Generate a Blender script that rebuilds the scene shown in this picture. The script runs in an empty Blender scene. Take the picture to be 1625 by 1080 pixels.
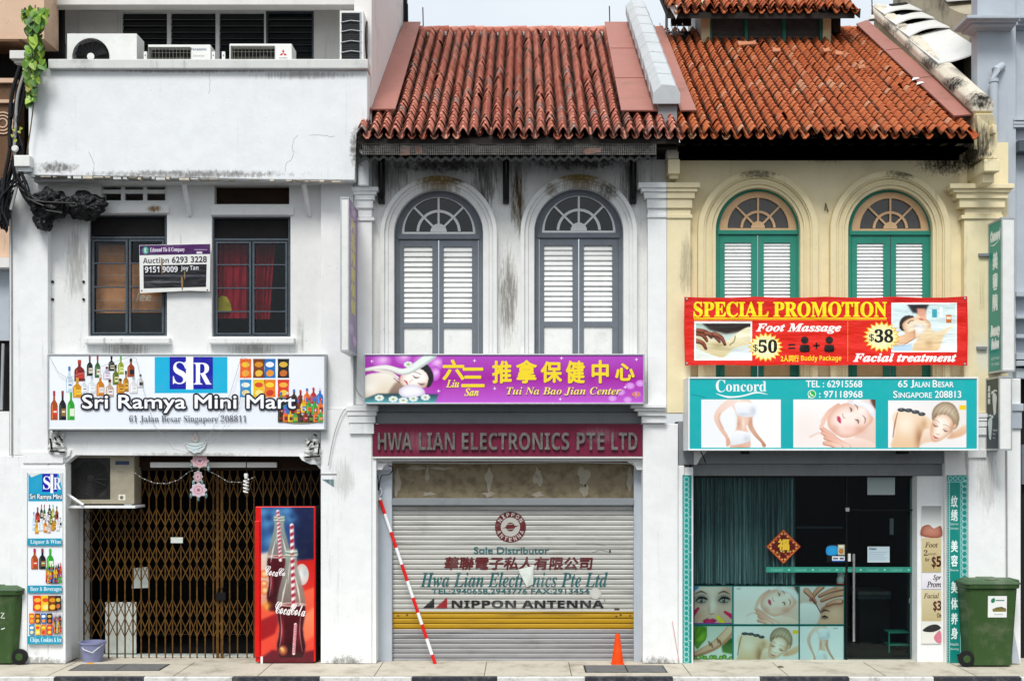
import bpy, bmesh, math, random
from mathutils import Vector, geometry, noise
random.seed(7)
R = math.radians
sc = bpy.context.scene
C = sc.collection

# ------------------------------------------------------------------ camera, sky, sun, exposure
PX, XC, YH, D = 120.0, 830.0, 720.0, 16.0     # facade plane y=0: 120 px of the photo to the metre, seen from 16 m
H = 332 / 120.0
cam = bpy.data.cameras.new('camera'); camo = bpy.data.objects.new('camera', cam); C.objects.link(camo)
camo.location = (0, -D, H); camo.rotation_euler = (R(90), 0, 0)
cam.sensor_width = 36; cam.lens = 36 * D / (1625 / PX)
cam.shift_x = (812.5 - XC) / 1625; cam.shift_y = (YH - 540) / 1625
cam.clip_end = 3000; sc.camera = camo
SUN_EL, SUN_AZ = 54, -14
world = bpy.data.worlds.new('World'); sc.world = world; world.use_nodes = True
nt = world.node_tree
sky = nt.nodes.new('ShaderNodeTexSky'); sky.sky_type = 'NISHITA'; sky.sun_disc = False
sky.sun_elevation = R(SUN_EL); sky.sun_rotation = R(180 + SUN_AZ)
sky.air_density = 1.0; sky.dust_density = 3.0; sky.ozone_density = 1.0
# thin bright overcast over the blue
tc = nt.nodes.new('ShaderNodeTexCoord'); cn = nt.nodes.new('ShaderNodeTexNoise'); cn.inputs['Scale'].default_value = 3.0; cn.inputs['Detail'].default_value = 5
nt.links.new(tc.outputs['Generated'], cn.inputs[0])
cr = nt.nodes.new('ShaderNodeMapRange'); nt.links.new(cn.outputs[0], cr.inputs[0])
for i_, v_ in enumerate((.3, .7, .74, .95)): cr.inputs[i_ + 1].default_value = v_
cx_ = nt.nodes.new('ShaderNodeMix'); cx_.data_type = 'RGBA'; nt.links.new(cr.outputs[0], cx_.inputs[0]); nt.links.new(sky.outputs[0], cx_.inputs[6])
# an overcast sky is brighter overhead than near the horizon
sz = nt.nodes.new('ShaderNodeSeparateXYZ'); nt.links.new(tc.outputs['Generated'], sz.inputs[0])
mz = nt.nodes.new('ShaderNodeMapRange'); nt.links.new(sz.outputs[2], mz.inputs[0])
for i_, v_ in enumerate((0., 1., .72, 1.3)): mz.inputs[i_ + 1].default_value = v_
vm = nt.nodes.new('ShaderNodeVectorMath'); vm.operation = 'SCALE'; vm.inputs[0].default_value = (5.75, 6.1, 6.35); nt.links.new(mz.outputs[0], vm.inputs['Scale']); nt.links.new(vm.outputs[0], cx_.inputs[7])
nt.links.new(cx_.outputs[2], nt.nodes['Background'].inputs[0])
nt.nodes['Background'].inputs[1].default_value = 0.15
sun = bpy.data.lights.new('sun', 'SUN'); suno = bpy.data.objects.new('sun', sun); C.objects.link(suno)
sun.energy = 2.5; sun.angle = R(20); sun.color = (1, .975, .94)
suno.rotation_euler = (R(90 - SUN_EL), 0, R(SUN_AZ)); suno.location = (0, -10, 20)
sc.view_settings.view_transform = 'Standard'; sc.view_settings.look = 'None'
sc.view_settings.exposure = 0.24; sc.view_settings.gamma = 1

# ------------------------------------------------------------------ materials
def lin(h):
    if isinstance(h, (tuple, list)): return tuple(h[:3])
    h = h.lstrip('#'); o = []
    for i in (0, 2, 4):
        c = int(h[i:i + 2], 16) / 255
        o.append(c / 12.92 if c <= .04045 else ((c + .055) / 1.055) ** 2.4)
    return tuple(o)

class NT:
    def __init__(s, name):
        s.m = bpy.data.materials.new(name); s.m.use_nodes = True
        s.t = s.m.node_tree; s.b = s.t.nodes['Principled BSDF']
        s.pos = s.t.nodes.new('ShaderNodeNewGeometry').outputs['Position']
    def n(s, ty): return s.t.nodes.new(ty)
    def l(s, a, b): s.t.links.new(a, b)
    def noise(s, scale, detail=6, rough=.6, vec=None, stretch=None, off=0.):
        mp = s.n('ShaderNodeMapping'); s.l(vec or s.pos, mp.inputs[0])
        mp.inputs[1].default_value = (off, off * .7, off * 1.3)
        if stretch: mp.inputs[3].default_value = stretch
        x = s.n('ShaderNodeTexNoise'); s.l(mp.outputs[0], x.inputs[0])
        x.inputs['Scale'].default_value = scale; x.inputs['Detail'].default_value = detail; x.inputs['Roughness'].default_value = rough
        return x.outputs[0]
    def ramp(s, v, a, b, o0=0., o1=1.):
        r = s.n('ShaderNodeMapRange'); r.interpolation_type = 'SMOOTHSTEP'; s.l(v, r.inputs[0])
        r.inputs[1].default_value = a; r.inputs[2].default_value = b; r.inputs[3].default_value = o0; r.inputs[4].default_value = o1
        return r.outputs[0]
    def math(s, op, a, b):
        x = s.n('ShaderNodeMath'); x.operation = op
        for i, v in enumerate((a, b)):
            if isinstance(v, (int, float)): x.inputs[i].default_value = v
            else: s.l(v, x.inputs[i])
        return x.outputs[0]
    def mix(s, f, a, b, mode='MIX'):
        x = s.n('ShaderNodeMix'); x.data_type = 'RGBA'; x.blend_type = mode
        for sock, v in ((x.inputs[0], f), (x.inputs[6], a), (x.inputs[7], b)):
            if isinstance(v, (int, float)): sock.default_value = v
            elif isinstance(v, (tuple, list)): sock.default_value = tuple(v[:3]) + (1,)
            else: s.l(v, sock)
        return x.outputs[2]
    def base(s, v):
        if isinstance(v, (tuple, list)): s.b.inputs['Base Color'].default_value = tuple(v[:3]) + (1,)
        else: s.l(v, s.b.inputs['Base Color'])
    def bump(s, v, strength=.2, dist=.01):
        x = s.n('ShaderNodeBump'); x.inputs['Strength'].default_value = strength; x.inputs['Distance'].default_value = dist
        s.l(v, x.inputs['Height']); s.l(x.outputs[0], s.b.inputs['Normal'])
    def set(s, rough=.6, metal=0., spec=.3):
        s.b.inputs['Roughness'].default_value = rough; s.b.inputs['Metallic'].default_value = metal
        s.b.inputs['Specular IOR Level'].default_value = spec
        return s

def M(name, col, rough=.6, metal=0., spec=.3, var=.12, scale=9., bump=0.):
    t = NT(name).set(rough, metal, spec); c = lin(col)
    f = t.noise(scale, 7, .65)
    t.base(t.mix(t.ramp(f, .3, .75), tuple(x * (1 + var * .5) for x in c), tuple(x * (1 - var) for x in c)))
    if bump: t.bump(t.noise(scale * 6, 4), bump, .006)
    return t.m

def W(px, py, Y=0.):
    k = (D + Y) / D / PX
    return Vector(((px - XC) * k, Y, H + (YH - py) * k))

def plaster(name, col, dirt='#4c4a42', patch=.35, streak=.35, speck=.5, spots=(), rough=.75, seed=0., pscale=1.3, bump=.18):
    """painted lime plaster: worn patches, rain streaks, mildew specks, and spots of mould and painted eave shade at their own places"""
    t = NT(name).set(rough, 0, .2); c = lin(col); d = lin(dirt)
    big = t.noise(pscale, 9, .68, off=seed)
    f1 = t.math('MULTIPLY', t.ramp(big, .5, .78), patch)
    st = t.noise(1., 7, .62, stretch=(11, 11, .55), off=seed + 3)
    brk = t.noise(3.2, 6, .6, off=seed + 9)
    f2 = t.math('MULTIPLY', t.math('MULTIPLY', t.ramp(st, .56, .74), t.ramp(brk, .4, .65)), streak)
    sp = t.noise(34., 3, .5, off=seed + 5)
    f3 = t.math('MULTIPLY', t.math('MULTIPLY', t.ramp(sp, .66, .74), t.ramp(brk, .48, .7)), speck)
    f = t.math('MAXIMUM', t.math('MAXIMUM', f1, f2), f3)
    colr = t.mix(t.ramp(t.noise(5., 5, .6, off=seed + 1), .3, .7), tuple(x * 1.02 for x in c), tuple(x * .96 for x in c))
    colr = t.mix(f, colr, d)
    for (p, rx, rz, sk, scol, kind) in spots:      # a spot of mould, under some eaves also painted shade: place, half-width, half-height
        sub = t.n('ShaderNodeVectorMath'); sub.operation = 'SUBTRACT'; t.l(t.pos, sub.inputs[0]); sub.inputs[1].default_value = p
        mul = t.n('ShaderNodeVectorMath'); mul.operation = 'MULTIPLY'; t.l(sub.outputs[0], mul.inputs[0]); mul.inputs[1].default_value = (1 / rx, .0, 1 / rz)
        ln = t.n('ShaderNodeVectorMath'); ln.operation = 'LENGTH'; t.l(mul.outputs[0], ln.inputs[0])
        m0 = t.ramp(ln.outputs['Value'], .1, 1., 1., 0.)
        n1 = t.noise(1., 9, .74, stretch=(38, 38, 4.) if kind == 's' else (24, 24, 17), off=seed + p[0])
        m1 = t.ramp(t.math('ADD', n1, t.math('MULTIPLY', m0, .45)), .66, 1.02)
        m1 = t.math('MULTIPLY', m1, t.ramp(m0, 0, .25))
        colr = t.mix(t.math('MULTIPLY', m1, sk), colr, lin(scol))
    t.base(colr)
    t.bump(t.math('ADD', t.noise(22., 5), t.math('MULTIPLY', big, 2.)), bump, .012)
    return t.m

def printm(name, rough=.35, fade=.06, spec=.3, wrinkle=0., trans=False):
    """ink on a printed sheet: the picture's own colours come from the mesh"""
    t = NT(name).set(rough, 0, spec)
    a = t.n('ShaderNodeVertexColor'); a.layer_name = 'ink'
    f = t.ramp(t.noise(6., 8, .7), .45, .8, 0, fade)
    t.base(t.mix(f, a.outputs[0], (.45, .45, .43)))
    if wrinkle: t.bump(t.noise(1., 4, .5, stretch=(1.6, 1, 5.)), wrinkle, .05)
    return t.m

def glassm(name, tint=(.85, .9, .9), refl=.06):
    m = bpy.data.materials.new(name); m.use_nodes = True; t = m.node_tree; t.nodes.clear()
    o = t.nodes.new('ShaderNodeOutputMaterial'); mx = t.nodes.new('ShaderNodeMixShader')
    a = t.nodes.new('ShaderNodeBsdfTransparent'); b = t.nodes.new('ShaderNodeBsdfGlossy')
    a.inputs[0].default_value = tint + (1,); b.inputs[0].default_value = (.9, .95, 1, 1); b.inputs[1].default_value = .04
    fr = t.nodes.new('ShaderNodeLayerWeight'); fr.inputs[0].default_value = .12
    mr = t.nodes.new('ShaderNodeMapRange'); t.links.new(fr.outputs['Fresnel'], mr.inputs[0]); mr.inputs[3].default_value = refl * .4; mr.inputs[4].default_value = .8
    t.links.new(mr.outputs[0], mx.inputs[0]); t.links.new(a.outputs[0], mx.inputs[1]); t.links.new(b.outputs[0], mx.inputs[2]); t.links.new(mx.outputs[0], o.inputs[0])
    return m

def tilem(name, c1, c2, c3, moss=.5, dark=.5):
    t = NT(name).set(.75, 0, .25)
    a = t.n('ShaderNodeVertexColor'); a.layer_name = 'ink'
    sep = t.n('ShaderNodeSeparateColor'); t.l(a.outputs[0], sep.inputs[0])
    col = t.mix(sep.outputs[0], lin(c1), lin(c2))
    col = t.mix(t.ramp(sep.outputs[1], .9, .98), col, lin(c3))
    col = t.mix(t.math('MULTIPLY', t.ramp(sep.outputs[2], .05, .7), t.ramp(t.noise(7., 5, .6), .25, .6, .55, 1.)), col, lin('#1d1714'))  # valley channel: crease shade painted in along with dirt
    n = t.noise(2.2, 8, .7)
    col = t.mix(t.math('MULTIPLY', t.ramp(n, .5, .72), moss), col, lin('#3a2c22'))
    n2 = t.noise(16., 6, .7)
    col = t.mix(t.math('MULTIPLY', t.ramp(n2, .5, .75), dark), col, lin('#2b2420'))
    col = t.mix(t.math('MULTIPLY', t.ramp(t.noise(28., 3, .6, off=4), .66, .74), .28), col, lin('#b9a99a'))
    t.base(col); t.bump(n2, .3, .008)
    return t.m

MAT = {}
MAT['white_a'] = plaster('white_plaster', '#e0e1df', patch=.1, streak=.6, speck=.6, seed=1, spots=[
    (W(120, 420, .1), .28, 1.0, .55, '#6f6c62', 's'), (W(535, 520, .1), .16, .7, .45, '#777266', 's'), (W(92, 330, .1), .2, .4, .6, '#55524a', 'b'), (W(200, 556, .1), .6, .18, .7, '#6a665a', 's'), (W(400, 556, .1), .6, .18, .7, '#6a665a', 's'), (W(246, 332, .1), .2, .1, 1., '#7a5a1c', 's'), (W(120, 650, .1), .3, .5, .4, '#77736a', 's')])
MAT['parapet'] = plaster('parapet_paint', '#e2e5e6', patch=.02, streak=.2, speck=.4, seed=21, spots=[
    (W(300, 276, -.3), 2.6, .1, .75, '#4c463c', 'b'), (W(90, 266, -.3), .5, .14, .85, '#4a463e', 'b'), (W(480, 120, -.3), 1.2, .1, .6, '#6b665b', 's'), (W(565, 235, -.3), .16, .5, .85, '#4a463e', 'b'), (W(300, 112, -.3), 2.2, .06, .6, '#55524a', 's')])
MAT['coping_a'] = plaster('old_coping', '#cfd0cd', '#3c3a34', patch=.6, streak=.5, speck=.9, seed=5)
MAT['pillar'] = plaster('pillar_paint', '#e7e9e8', patch=.07, streak=.26, speck=.55, seed=31, spots=[(W(550, 1052, 0), .5, .22, .8, '#55514a', 'b'), (W(1045, 1052, 0), .5, .2, .8, '#55514a', 'b'), (W(1565, 1050, 0), .5, .25, .8, '#55514a', 'b'), (W(70, 1052, 0), .6, .2, .7, '#55514a', 'b'), (W(1565, 760, 0), .3, .8, .45, '#77736a', 's'), (W(545, 760, 0), .3, .5, .35, '#77736a', 's'), (W(300, 722, 0), 1.6, .08, .5, '#6a665c', 'b')])
MAT['white_b'] = plaster('weathered_shaded_plaster', '#e2e2df', '#3a3932', patch=.18, streak=.6, speck=.9, seed=11, spots=[
    (W(822, 310, .1), .22, .95, 1., '#4a3816', 's'), (W(770, 290, .1), .36, .7, .85, '#33322a', 's'), (W(806, 470, .1), .25, 1.2, .75, '#4c4638', 's'), (W(620, 280, .1), .5, .5, .7, '#3a3a36', 's'), (W(1000, 290, .1), .34, .6, .75, '#3a382f', 's'), (W(800, 250, .1), 3.0, .4, .4, '#55554f', 's'), (W(700, 262, .1), 1.3, .2, .9, '#24231f', 'b'), (W(920, 258, .1), 1.3, .2, .9, '#24231f', 'b')])  # broad dark spots at the top also paint in awning shade
MAT['hood_b'] = plaster('arch_hood_plaster', '#dfe0de', '#57544a', patch=.2, streak=.3, speck=.7, seed=14, spots=[
    (W(697, 282, 0), .8, .16, 1., '#86743a', 'b'), (W(697, 290, 0), .6, .3, .8, '#6d5a28', 's'), (W(735, 282, 0), .35, .16, .9, '#3f3a22', 'b'), (W(920, 279, 0), .8, .16, 1., '#86743a', 'b'), (W(925, 288, 0), .6, .3, .8, '#6d5a28', 's'), (W(965, 300, 0), .3, .28, .9, '#3f3a22', 'b'), (W(875, 300, 0), .2, .2, .7, '#5a512c', 'b')])
MAT['white_wall'] = plaster('side_wall_paint', '#dcdad7', '#6d6a62', patch=.3, streak=.3, speck=.4, seed=40)
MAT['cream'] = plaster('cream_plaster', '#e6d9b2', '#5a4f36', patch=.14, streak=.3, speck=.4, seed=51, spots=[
    (W(1505, 258, .1), .8, .32, 1., '#1d1b16', 'b'), (W(1540, 240, .1), .3, .5, .9, '#1f1d18', 's'), (W(1250, 238, .1), 2.4, .16, .9, '#2a261c', 'b'), (W(1090, 420, -.05), .2, .7, .5, '#5d5440', 's'), (W(1310, 250, .1), .5, .14, .5, '#4a4330', 'b'), (W(1560, 560, 0), .25, .5, .7, '#d9d8d2', 'b')])  # long dark spot at the wall top also paints in eave shade
MAT['hood_c'] = plaster('cream_hood', '#e0d2a9', '#4c432e', patch=.2, streak=.3, speck=.5, seed=61, spots=[
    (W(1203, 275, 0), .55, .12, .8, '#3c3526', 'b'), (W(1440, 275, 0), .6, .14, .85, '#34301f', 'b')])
MAT['parapet_c'] = plaster('mouldy_coping', '#cfc7b6', '#24221d', patch=.85, streak=.6, speck=1., seed=71, pscale=2.6, spots=[(W(1556, 160, -.3), .35, .3, 1., '#1c1a16', 'b'), (W(1500, 140, .6), .3, .3, 1., '#1c1a16', 'b'), (W(1462, 108, 1.5), .35, .35, 1., '#1c1a16', 'b'), (W(1425, 80, 2.4), .3, .3, .9, '#1c1a16', 'b'), (W(1395, 50, 3.5), .3, .3, .9, '#2a2720', 'b')])
MAT['moss_wall'] = plaster('rain_blackened_wall', '#a89f8a', '#211f1a', patch=.9, streak=.9, speck=1., seed=73, pscale=1.6)
MAT['sheet_white'] = plaster('white_sheet_metal', '#cfcfcb', '#6a675e', patch=.15, streak=.2, speck=.5, seed=77, rough=.5)
MAT['grey_wall'] = plaster('blue_grey_plaster', '#b0b8c0', '#5b6068', patch=.15, streak=.2, speck=.2, seed=81)
MAT['peach'] = plaster('peach_plaster', '#d3b49a', '#3a2f27', patch=.6, streak=.5, speck=.8, seed=91)
MAT['brown_relief'] = plaster('brown_relief', '#6a4f3a', '#20180f', patch=.7, streak=.5, speck=.8, seed=95, pscale=3, bump=.6)
MAT['grey_coping'] = plaster('grey_coping_paint', '#b0b4b6', '#596067', patch=.2, streak=.25, speck=.3, seed=97)
MAT['soffit_dark'] = M('shade_dark_boards', '#211b16', .8, var=.4)  # boards near black: deep eave shade put into their colour
MAT['beam_grey'] = plaster('grey_beam', '#83888b', '#3a3c3d', patch=.4, streak=.3, seed=99)
MAT['rose_flash'] = plaster('rose_flashing', '#9c6a5f', '#6e5346', patch=.8, streak=.4, speck=.5, seed=101, rough=.6)
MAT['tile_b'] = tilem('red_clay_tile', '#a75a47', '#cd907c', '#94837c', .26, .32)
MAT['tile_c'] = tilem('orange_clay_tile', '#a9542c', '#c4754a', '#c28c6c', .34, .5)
MAT['frame_grey'] = M('grey_gloss_paint', '#6c727a', .45, var=.1)
MAT['slat_white'] = plaster('white_slat_paint', '#e6e7e4', '#6d6a60', patch=.25, streak=.2, speck=.6, seed=141, rough=.5, pscale=4)
MAT['white_paint'] = M('white_gloss_paint', '#e4e6e6', .45, var=.08)
MAT['green_paint'] = plaster('green_window_paint', '#328a76', '#12493c', patch=.4, streak=.3, speck=.3, seed=111, rough=.45)
MAT['green_teal'] = M('teal_film', '#12807a', .4)
MAT['peach_paint'] = M('peach_window_paint', '#e2b98c', .5, var=.1)
MAT['cream_panel'] = M('cream_panel_paint', '#d8bf8c', .6)
MAT['louvre_grey'] = M('grey_louvre', '#6e6a68', .4, var=.3)
MAT['dark_glass'] = M('dark_glass', '#171d21', .12, spec=.5, var=.3, scale=3)
MAT['grey_glass'] = M('dusty_glass', '#4a4744', .2, spec=.5, var=.2)
MAT['glass'] = glassm('window_glass', (.88, .92, .92), .03)
MAT['shop_glass'] = glassm('shop_glass', (.78, .87, .86), .03)
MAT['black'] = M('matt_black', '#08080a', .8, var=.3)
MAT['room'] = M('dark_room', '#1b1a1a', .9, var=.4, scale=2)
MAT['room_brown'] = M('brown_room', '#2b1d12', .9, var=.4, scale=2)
MAT['alu'] = M('aluminium_frame', '#b4b8ba', .4, .55, .5, var=.12)
MAT['steel_dark'] = M('blue_grey_steel', '#4b545c', .5, .2, var=.25, scale=20)
MAT['black_metal'] = M('black_metal', '#121213', .5, .3, var=.3)
MAT['rust_gate'] = M('rusty_gate_paint', '#5c3f12', .55, .2, var=.6, scale=14, bump=.3)
MAT['gate_post'] = M('brown_gate_post', '#2f1c0c', .6, .1, var=.5, scale=14)
MAT['plastic_white'] = M('white_plastic', '#dfe0dc', .4, var=.06)
MAT['plastic_aged'] = M('aged_plastic', '#98917e', .45, var=.12)
MAT['wire_dull'] = M('dull_wire', '#77756a', .5, .2)
MAT['fan_dark'] = M('dark_grille', '#1a1a1b', .5, var=.2)
MAT['fin'] = M('condenser_fin', '#26272a', .45, .4, var=.3)
MAT['blackbag'] = M('black_plastic_sheet', '#06070a', .45, spec=.3, var=.4, scale=8, bump=1.)
MAT['cable'] = M('black_cable', '#101013', .45, var=.3)
MAT['cable_grey'] = M('grey_cable', '#9a9a98', .5)
MAT['red'] = M('red_plastic', '#d21410', .35, var=.08)
MAT['orange'] = plaster('orange_cone', '#ea4a0a', '#6a2a14', patch=.35, streak=.3, speck=.5, seed=154, rough=.45, pscale=5, bump=.05)
MAT['bin_green'] = plaster('bin_green', '#36502a', '#8a8a76', patch=.3, streak=.35, speck=.5, seed=151, rough=.45, pscale=3, bump=.05)
MAT['bin_lid'] = plaster('bin_lid_green', '#485f44', '#9a9a88', patch=.35, streak=.3, speck=.5, seed=152, rough=.5, pscale=3, bump=.05)
MAT['rubber'] = M('black_rubber', '#111112', .7)
MAT['maroon'] = plaster('maroon_board', '#70203a', '#34121f', patch=.45, streak=.4, speck=.2, seed=121, rough=.5, spots=[(W(660, 700, 0), .5, .25, .3, '#a07884', 's'), (W(950, 690, 0), .5, .2, .25, '#b08c96', 's')])
MAT['letter_grey'] = M('weathered_letter', '#736e6a', .45, .3, var=.5, scale=12)
def stringm():
    t = NT('teal_string').set(.8, 0, .2); t.base(t.mix(t.ramp(t.noise(1., 5, .7, stretch=(34, 34, .25)), .38, .66), lin('#3c5256'), lin('#93abad'))); return t.m
MAT['curtain'] = stringm()
MAT['red_curtain'] = M('red_curtain', '#b0142a', .8, var=.35)
MAT['card'] = M('cardboard', '#d08a5c', .8, var=.25)
MAT['print'] = printm('printed_sheet')
MAT['print_vinyl'] = printm('printed_vinyl', .38, .04, wrinkle=.9)
MAT['print_paint'] = printm('sign_paint', .6, .25)
MAT['print_gloss'] = printm('glossy_print', .22, .03, .4)
MAT['lead'] = M('blackened_sheet', '#1a1c1c', .5, .2, var=.5, scale=10)
MAT['mesh_dark'] = M('dark_wire_mesh', '#6f6d69', .6, .2, var=.6, scale=30)
MAT['leaf'] = NT('vine_leaf').m
def _leaf():
    t = NT('vine_leaf_green').set(.45, 0, .4); a = t.n('ShaderNodeVertexColor'); a.layer_name = 'ink'
    t.base(a.outputs[0]); t.b.inputs['Transmission Weight'].default_value = 0.0
    return t.m
MAT['leaf'] = _leaf()
MAT['stem'] = M('vine_stem', '#6b5a45', .8)
MAT['bucket'] = plaster('lilac_bucket', '#8488a8', '#5a5c70', patch=.4, streak=.4, speck=.4, seed=153, rough=.5, pscale=4, bump=.05)
MAT['board_white'] = M('white_board', '#cfd6cf', .6, var=.15)
MAT['chrome'] = M('brushed_steel', '#c4c6c6', .25, .9, .5, var=.1)
MAT['glow'] = M('pale_strip_white', '#e8e8e4', .4, var=.03)
def groundm(name, col, d, scale=3., bump=.3, amt=.5):
    t = NT(name).set(.85, 0, .2); n = t.noise(scale, 9, .7); n2 = t.noise(scale * 14, 5, .6)
    c = t.mix(t.math('MULTIPLY', t.ramp(n, .45, .75), amt), lin(col), lin(d))
    c = t.mix(t.math('MULTIPLY', t.ramp(n2, .5, .75), .3), c, lin(d))
    t.base(c); t.bump(n2, bump, .006); return t.m
MAT['pavement'] = groundm('worn_concrete', '#bfb8a9', '#6d6558', 2.2, amt=.7)
MAT['asphalt'] = groundm('asphalt', '#47474a', '#2d2d2f', 8., .6)
MAT['kerb_white'] = groundm('kerb_white_paint', '#dcdcd6', '#6a665d', 7., amt=.75)
MAT['kerb_black'] = groundm('kerb_black_paint', '#30333a', '#85837d', 8., amt=.5)
MAT['manhole'] = groundm('steel_cover', '#6c6d6c', '#3f403f', 6.)
def shutterm():
    t = NT('shutter_paint').set(.5, .15, .35)
    sx = t.n('ShaderNodeSeparateXYZ'); t.l(t.pos, sx.inputs[0]); z = sx.outputs[2]
    za, zb = W(0, 969.5, .3).z, W(0, 997.5, .3).z
    band = t.math('MULTIPLY', t.math('LESS_THAN', z, za), t.math('GREATER_THAN', z, zb))
    low = t.math('LESS_THAN', z, zb)
    st = t.ramp(t.noise(1., 7, .65, stretch=(.9, 1, 14)), .45, .72)
    c = t.mix(st, lin('#b9b9b3'), lin('#94948e'))
    c = t.mix(low, c, t.mix(st, lin('#98989a'), lin('#737374')))
    c = t.mix(band, c, t.mix(st, lin('#b08a16'), lin('#8a6a14')))
    g = t.ramp(t.noise(2.2, 8, .7), .55, .8, 0, .5)
    t.base(t.mix(g, c, lin('#5e5b54'))); return t.m
MAT['shutter'] = shutterm()
def tornpanel():
    t = NT('stripped_board').set(.8, 0, .2)
    n = t.noise(1., 6, .6, stretch=(2.2, 1, 1.2)); n2 = t.noise(9., 5, .6)
    c = t.mix(t.ramp(n2, .4, .7), lin('#81765f'), lin('#665b49'))
    t.base(c); return t.m
MAT['torn'] = tornpanel(); MAT['torn_patch'] = plaster('stripped_patch', '#9a9384', '#6d6555', patch=.8, streak=.6, speck=.8, seed=131, pscale=7)

# ------------------------------------------------------------------ mesh helpers
ROOT = {}
class MB:
    """collects shapes; build() links them as ONE mesh object"""
    def __init__(s): s.v = []; s.f = []; s.m = []; s.sm = []; s.mats = []; s.col = {}
    def add(s, vs, fs, mat, smooth=False, col=None):
        m = MAT[mat] if isinstance(mat, str) else mat
        if m not in s.mats: s.mats.append(m)
        i = s.mats.index(m); o = len(s.v)
        s.v += [tuple(v) for v in vs]
        if col is not None:
            for k in range(len(vs)): s.col[o + k] = col[k] if isinstance(col, list) else col
        for f in fs: s.f.append(tuple(o + k for k in f)); s.m.append(i); s.sm.append(smooth)
    def box(s, a, b, mat, col=None):
        (x0, y0, z0), (x1, y1, z1) = a, b
        vs = [(x0, y0, z0), (x1, y0, z0), (x1, y0, z1), (x0, y0, z1), (x0, y1, z0), (x1, y1, z0), (x1, y1, z1), (x0, y1, z1)]
        s.add(vs, [(0, 1, 2, 3), (5, 4, 7, 6), (4, 0, 3, 7), (1, 5, 6, 2), (3, 2, 6, 7), (4, 5, 1, 0)], mat, col=col)
    def pbox(s, x0, y0, x1, y1, Y, d, mat):
        a = W(x0, y1, Y); b = W(x1, y0, Y); s.box((a.x, Y, a.z), (b.x, Y + d, b.z), mat)
    def prism(s, pts, Y, d, mat, holes=(), fn=None):
        fn = fn or (lambda p: W(p[0], p[1], Y))
        loops = [pts] + list(holes); loops3 = [[fn(p) for p in L] for L in loops]
        tri = geometry.tessellate_polygon([[Vector((v.x, v.z, 0)) for v in L] for L in loops3])
        allv = [v for L in loops3 for v in L]; n = len(allv)
        vs = allv + [Vector((v.x, v.y + d, v.z)) for v in allv]
        fs = [tuple(t) for t in tri] + [(t[2] + n, t[1] + n, t[0] + n) for t in tri]
        o = 0
        for L in loops3:
            k = len(L)
            for i in range(k): fs.append((o + i, o + (i + 1) % k, o + (i + 1) % k + n, o + i + n))
            o += k
        s.add(vs, fs, mat)
    def hull(s, A, B, mat, smooth=False):
        """loft between two equal loops of points, both ends closed"""
        n = len(A); s.add(list(A) + list(B), [(i, (i + 1) % n, n + (i + 1) % n, n + i) for i in range(n)] + [tuple(range(n - 1, -1, -1)), tuple(range(n, 2 * n))], mat, smooth)
    def tube(s, path, r, mat, n=8, col=None):
        path = [Vector(p) for p in path]; rings = []
        for i, p in enumerate(path):
            d = (path[min(i + 1, len(path) - 1)] - path[max(i - 1, 0)]).normalized()
            a = d.cross(Vector((0, 0, 1))); a = a if a.length > .05 else d.cross(Vector((0, 1, 0))); a.normalize(); b = d.cross(a)
            rr = r[i] if isinstance(r, (list, tuple)) else r
            rings.append([p + (a * math.cos(2 * math.pi * k / n) + b * math.sin(2 * math.pi * k / n)) * rr for k in range(n)])
        vs = [v for q in rings for v in q]; fs = []
        for i in range(len(path) - 1):
            for k in range(n): fs.append((i * n + k, i * n + (k + 1) % n, (i + 1) * n + (k + 1) % n, (i + 1) * n + k))
        fs += [tuple(range(n - 1, -1, -1)), tuple(range((len(path) - 1) * n, len(path) * n))]
        s.add(vs, fs, mat, True, col)
    def lathe(s, prof, c, mat, n=20, axis='z'):
        vs = []
        for (r, z) in prof:
            for k in range(n):
                a = 2 * math.pi * k / n; x, y = r * math.cos(a), r * math.sin(a)
                vs.append((c[0] + x, c[1] + y, c[2] + z) if axis == 'z' else ((c[0] + x, c[1] + z, c[2] + y) if axis == 'y' else (c[0] + z, c[1] + x, c[2] + y)))
        m = len(prof); fs = [(i * n + k, i * n + (k + 1) % n, (i + 1) * n + (k + 1) % n, (i + 1) * n + k) for i in range(m - 1) for k in range(n)]
        fs += [tuple(range(n)), tuple(range((m - 1) * n, m * n))]
        s.add(vs, fs, mat, True)
    def build(s, name, parent=None, bevel=0., recalc=True, autosmooth=True):
        me = bpy.data.meshes.new(name)
        off = ROOT.get(parent.name, Vector((0, 0, 0))) if parent else Vector((0, 0, 0))
        vs = s.v if not parent else [(x - off.x, y - off.y, z - off.z) for x, y, z in s.v]
        me.from_pydata(vs, [], s.f)
        for m in s.mats: me.materials.append(m)
        me.polygons.foreach_set('material_index', s.m); me.polygons.foreach_set('use_smooth', s.sm)
        if s.col:
            at = me.color_attributes.new('ink', 'FLOAT_COLOR', 'POINT')
            buf = [0.] * (4 * len(vs))
            for k in range(len(vs)):
                c = s.col.get(k, (1, 1, 1)); buf[4 * k:4 * k + 4] = [c[0], c[1], c[2], 1]
            at.data.foreach_set('color', buf)
        if recalc:
            bm = bmesh.new(); bm.from_mesh(me); bmesh.ops.recalc_face_normals(bm, faces=bm.faces); bm.to_mesh(me); bm.free()
        me.update()
        o = bpy.data.objects.new(name, me); C.objects.link(o)
        if any(s.sm):
            try: me.set_sharp_from_angle(angle=R(40))
            except Exception: pass
        if parent: o.parent = parent; ROOT[o.name] = off
        else: ROOT[o.name] = Vector((0, 0, 0))
        if bevel:
            b = o.modifiers.new('bevel', 'BEVEL'); b.width = bevel; b.segments = 2; b.limit_method = 'ANGLE'; b.angle_limit = R(40)
        return o

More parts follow.
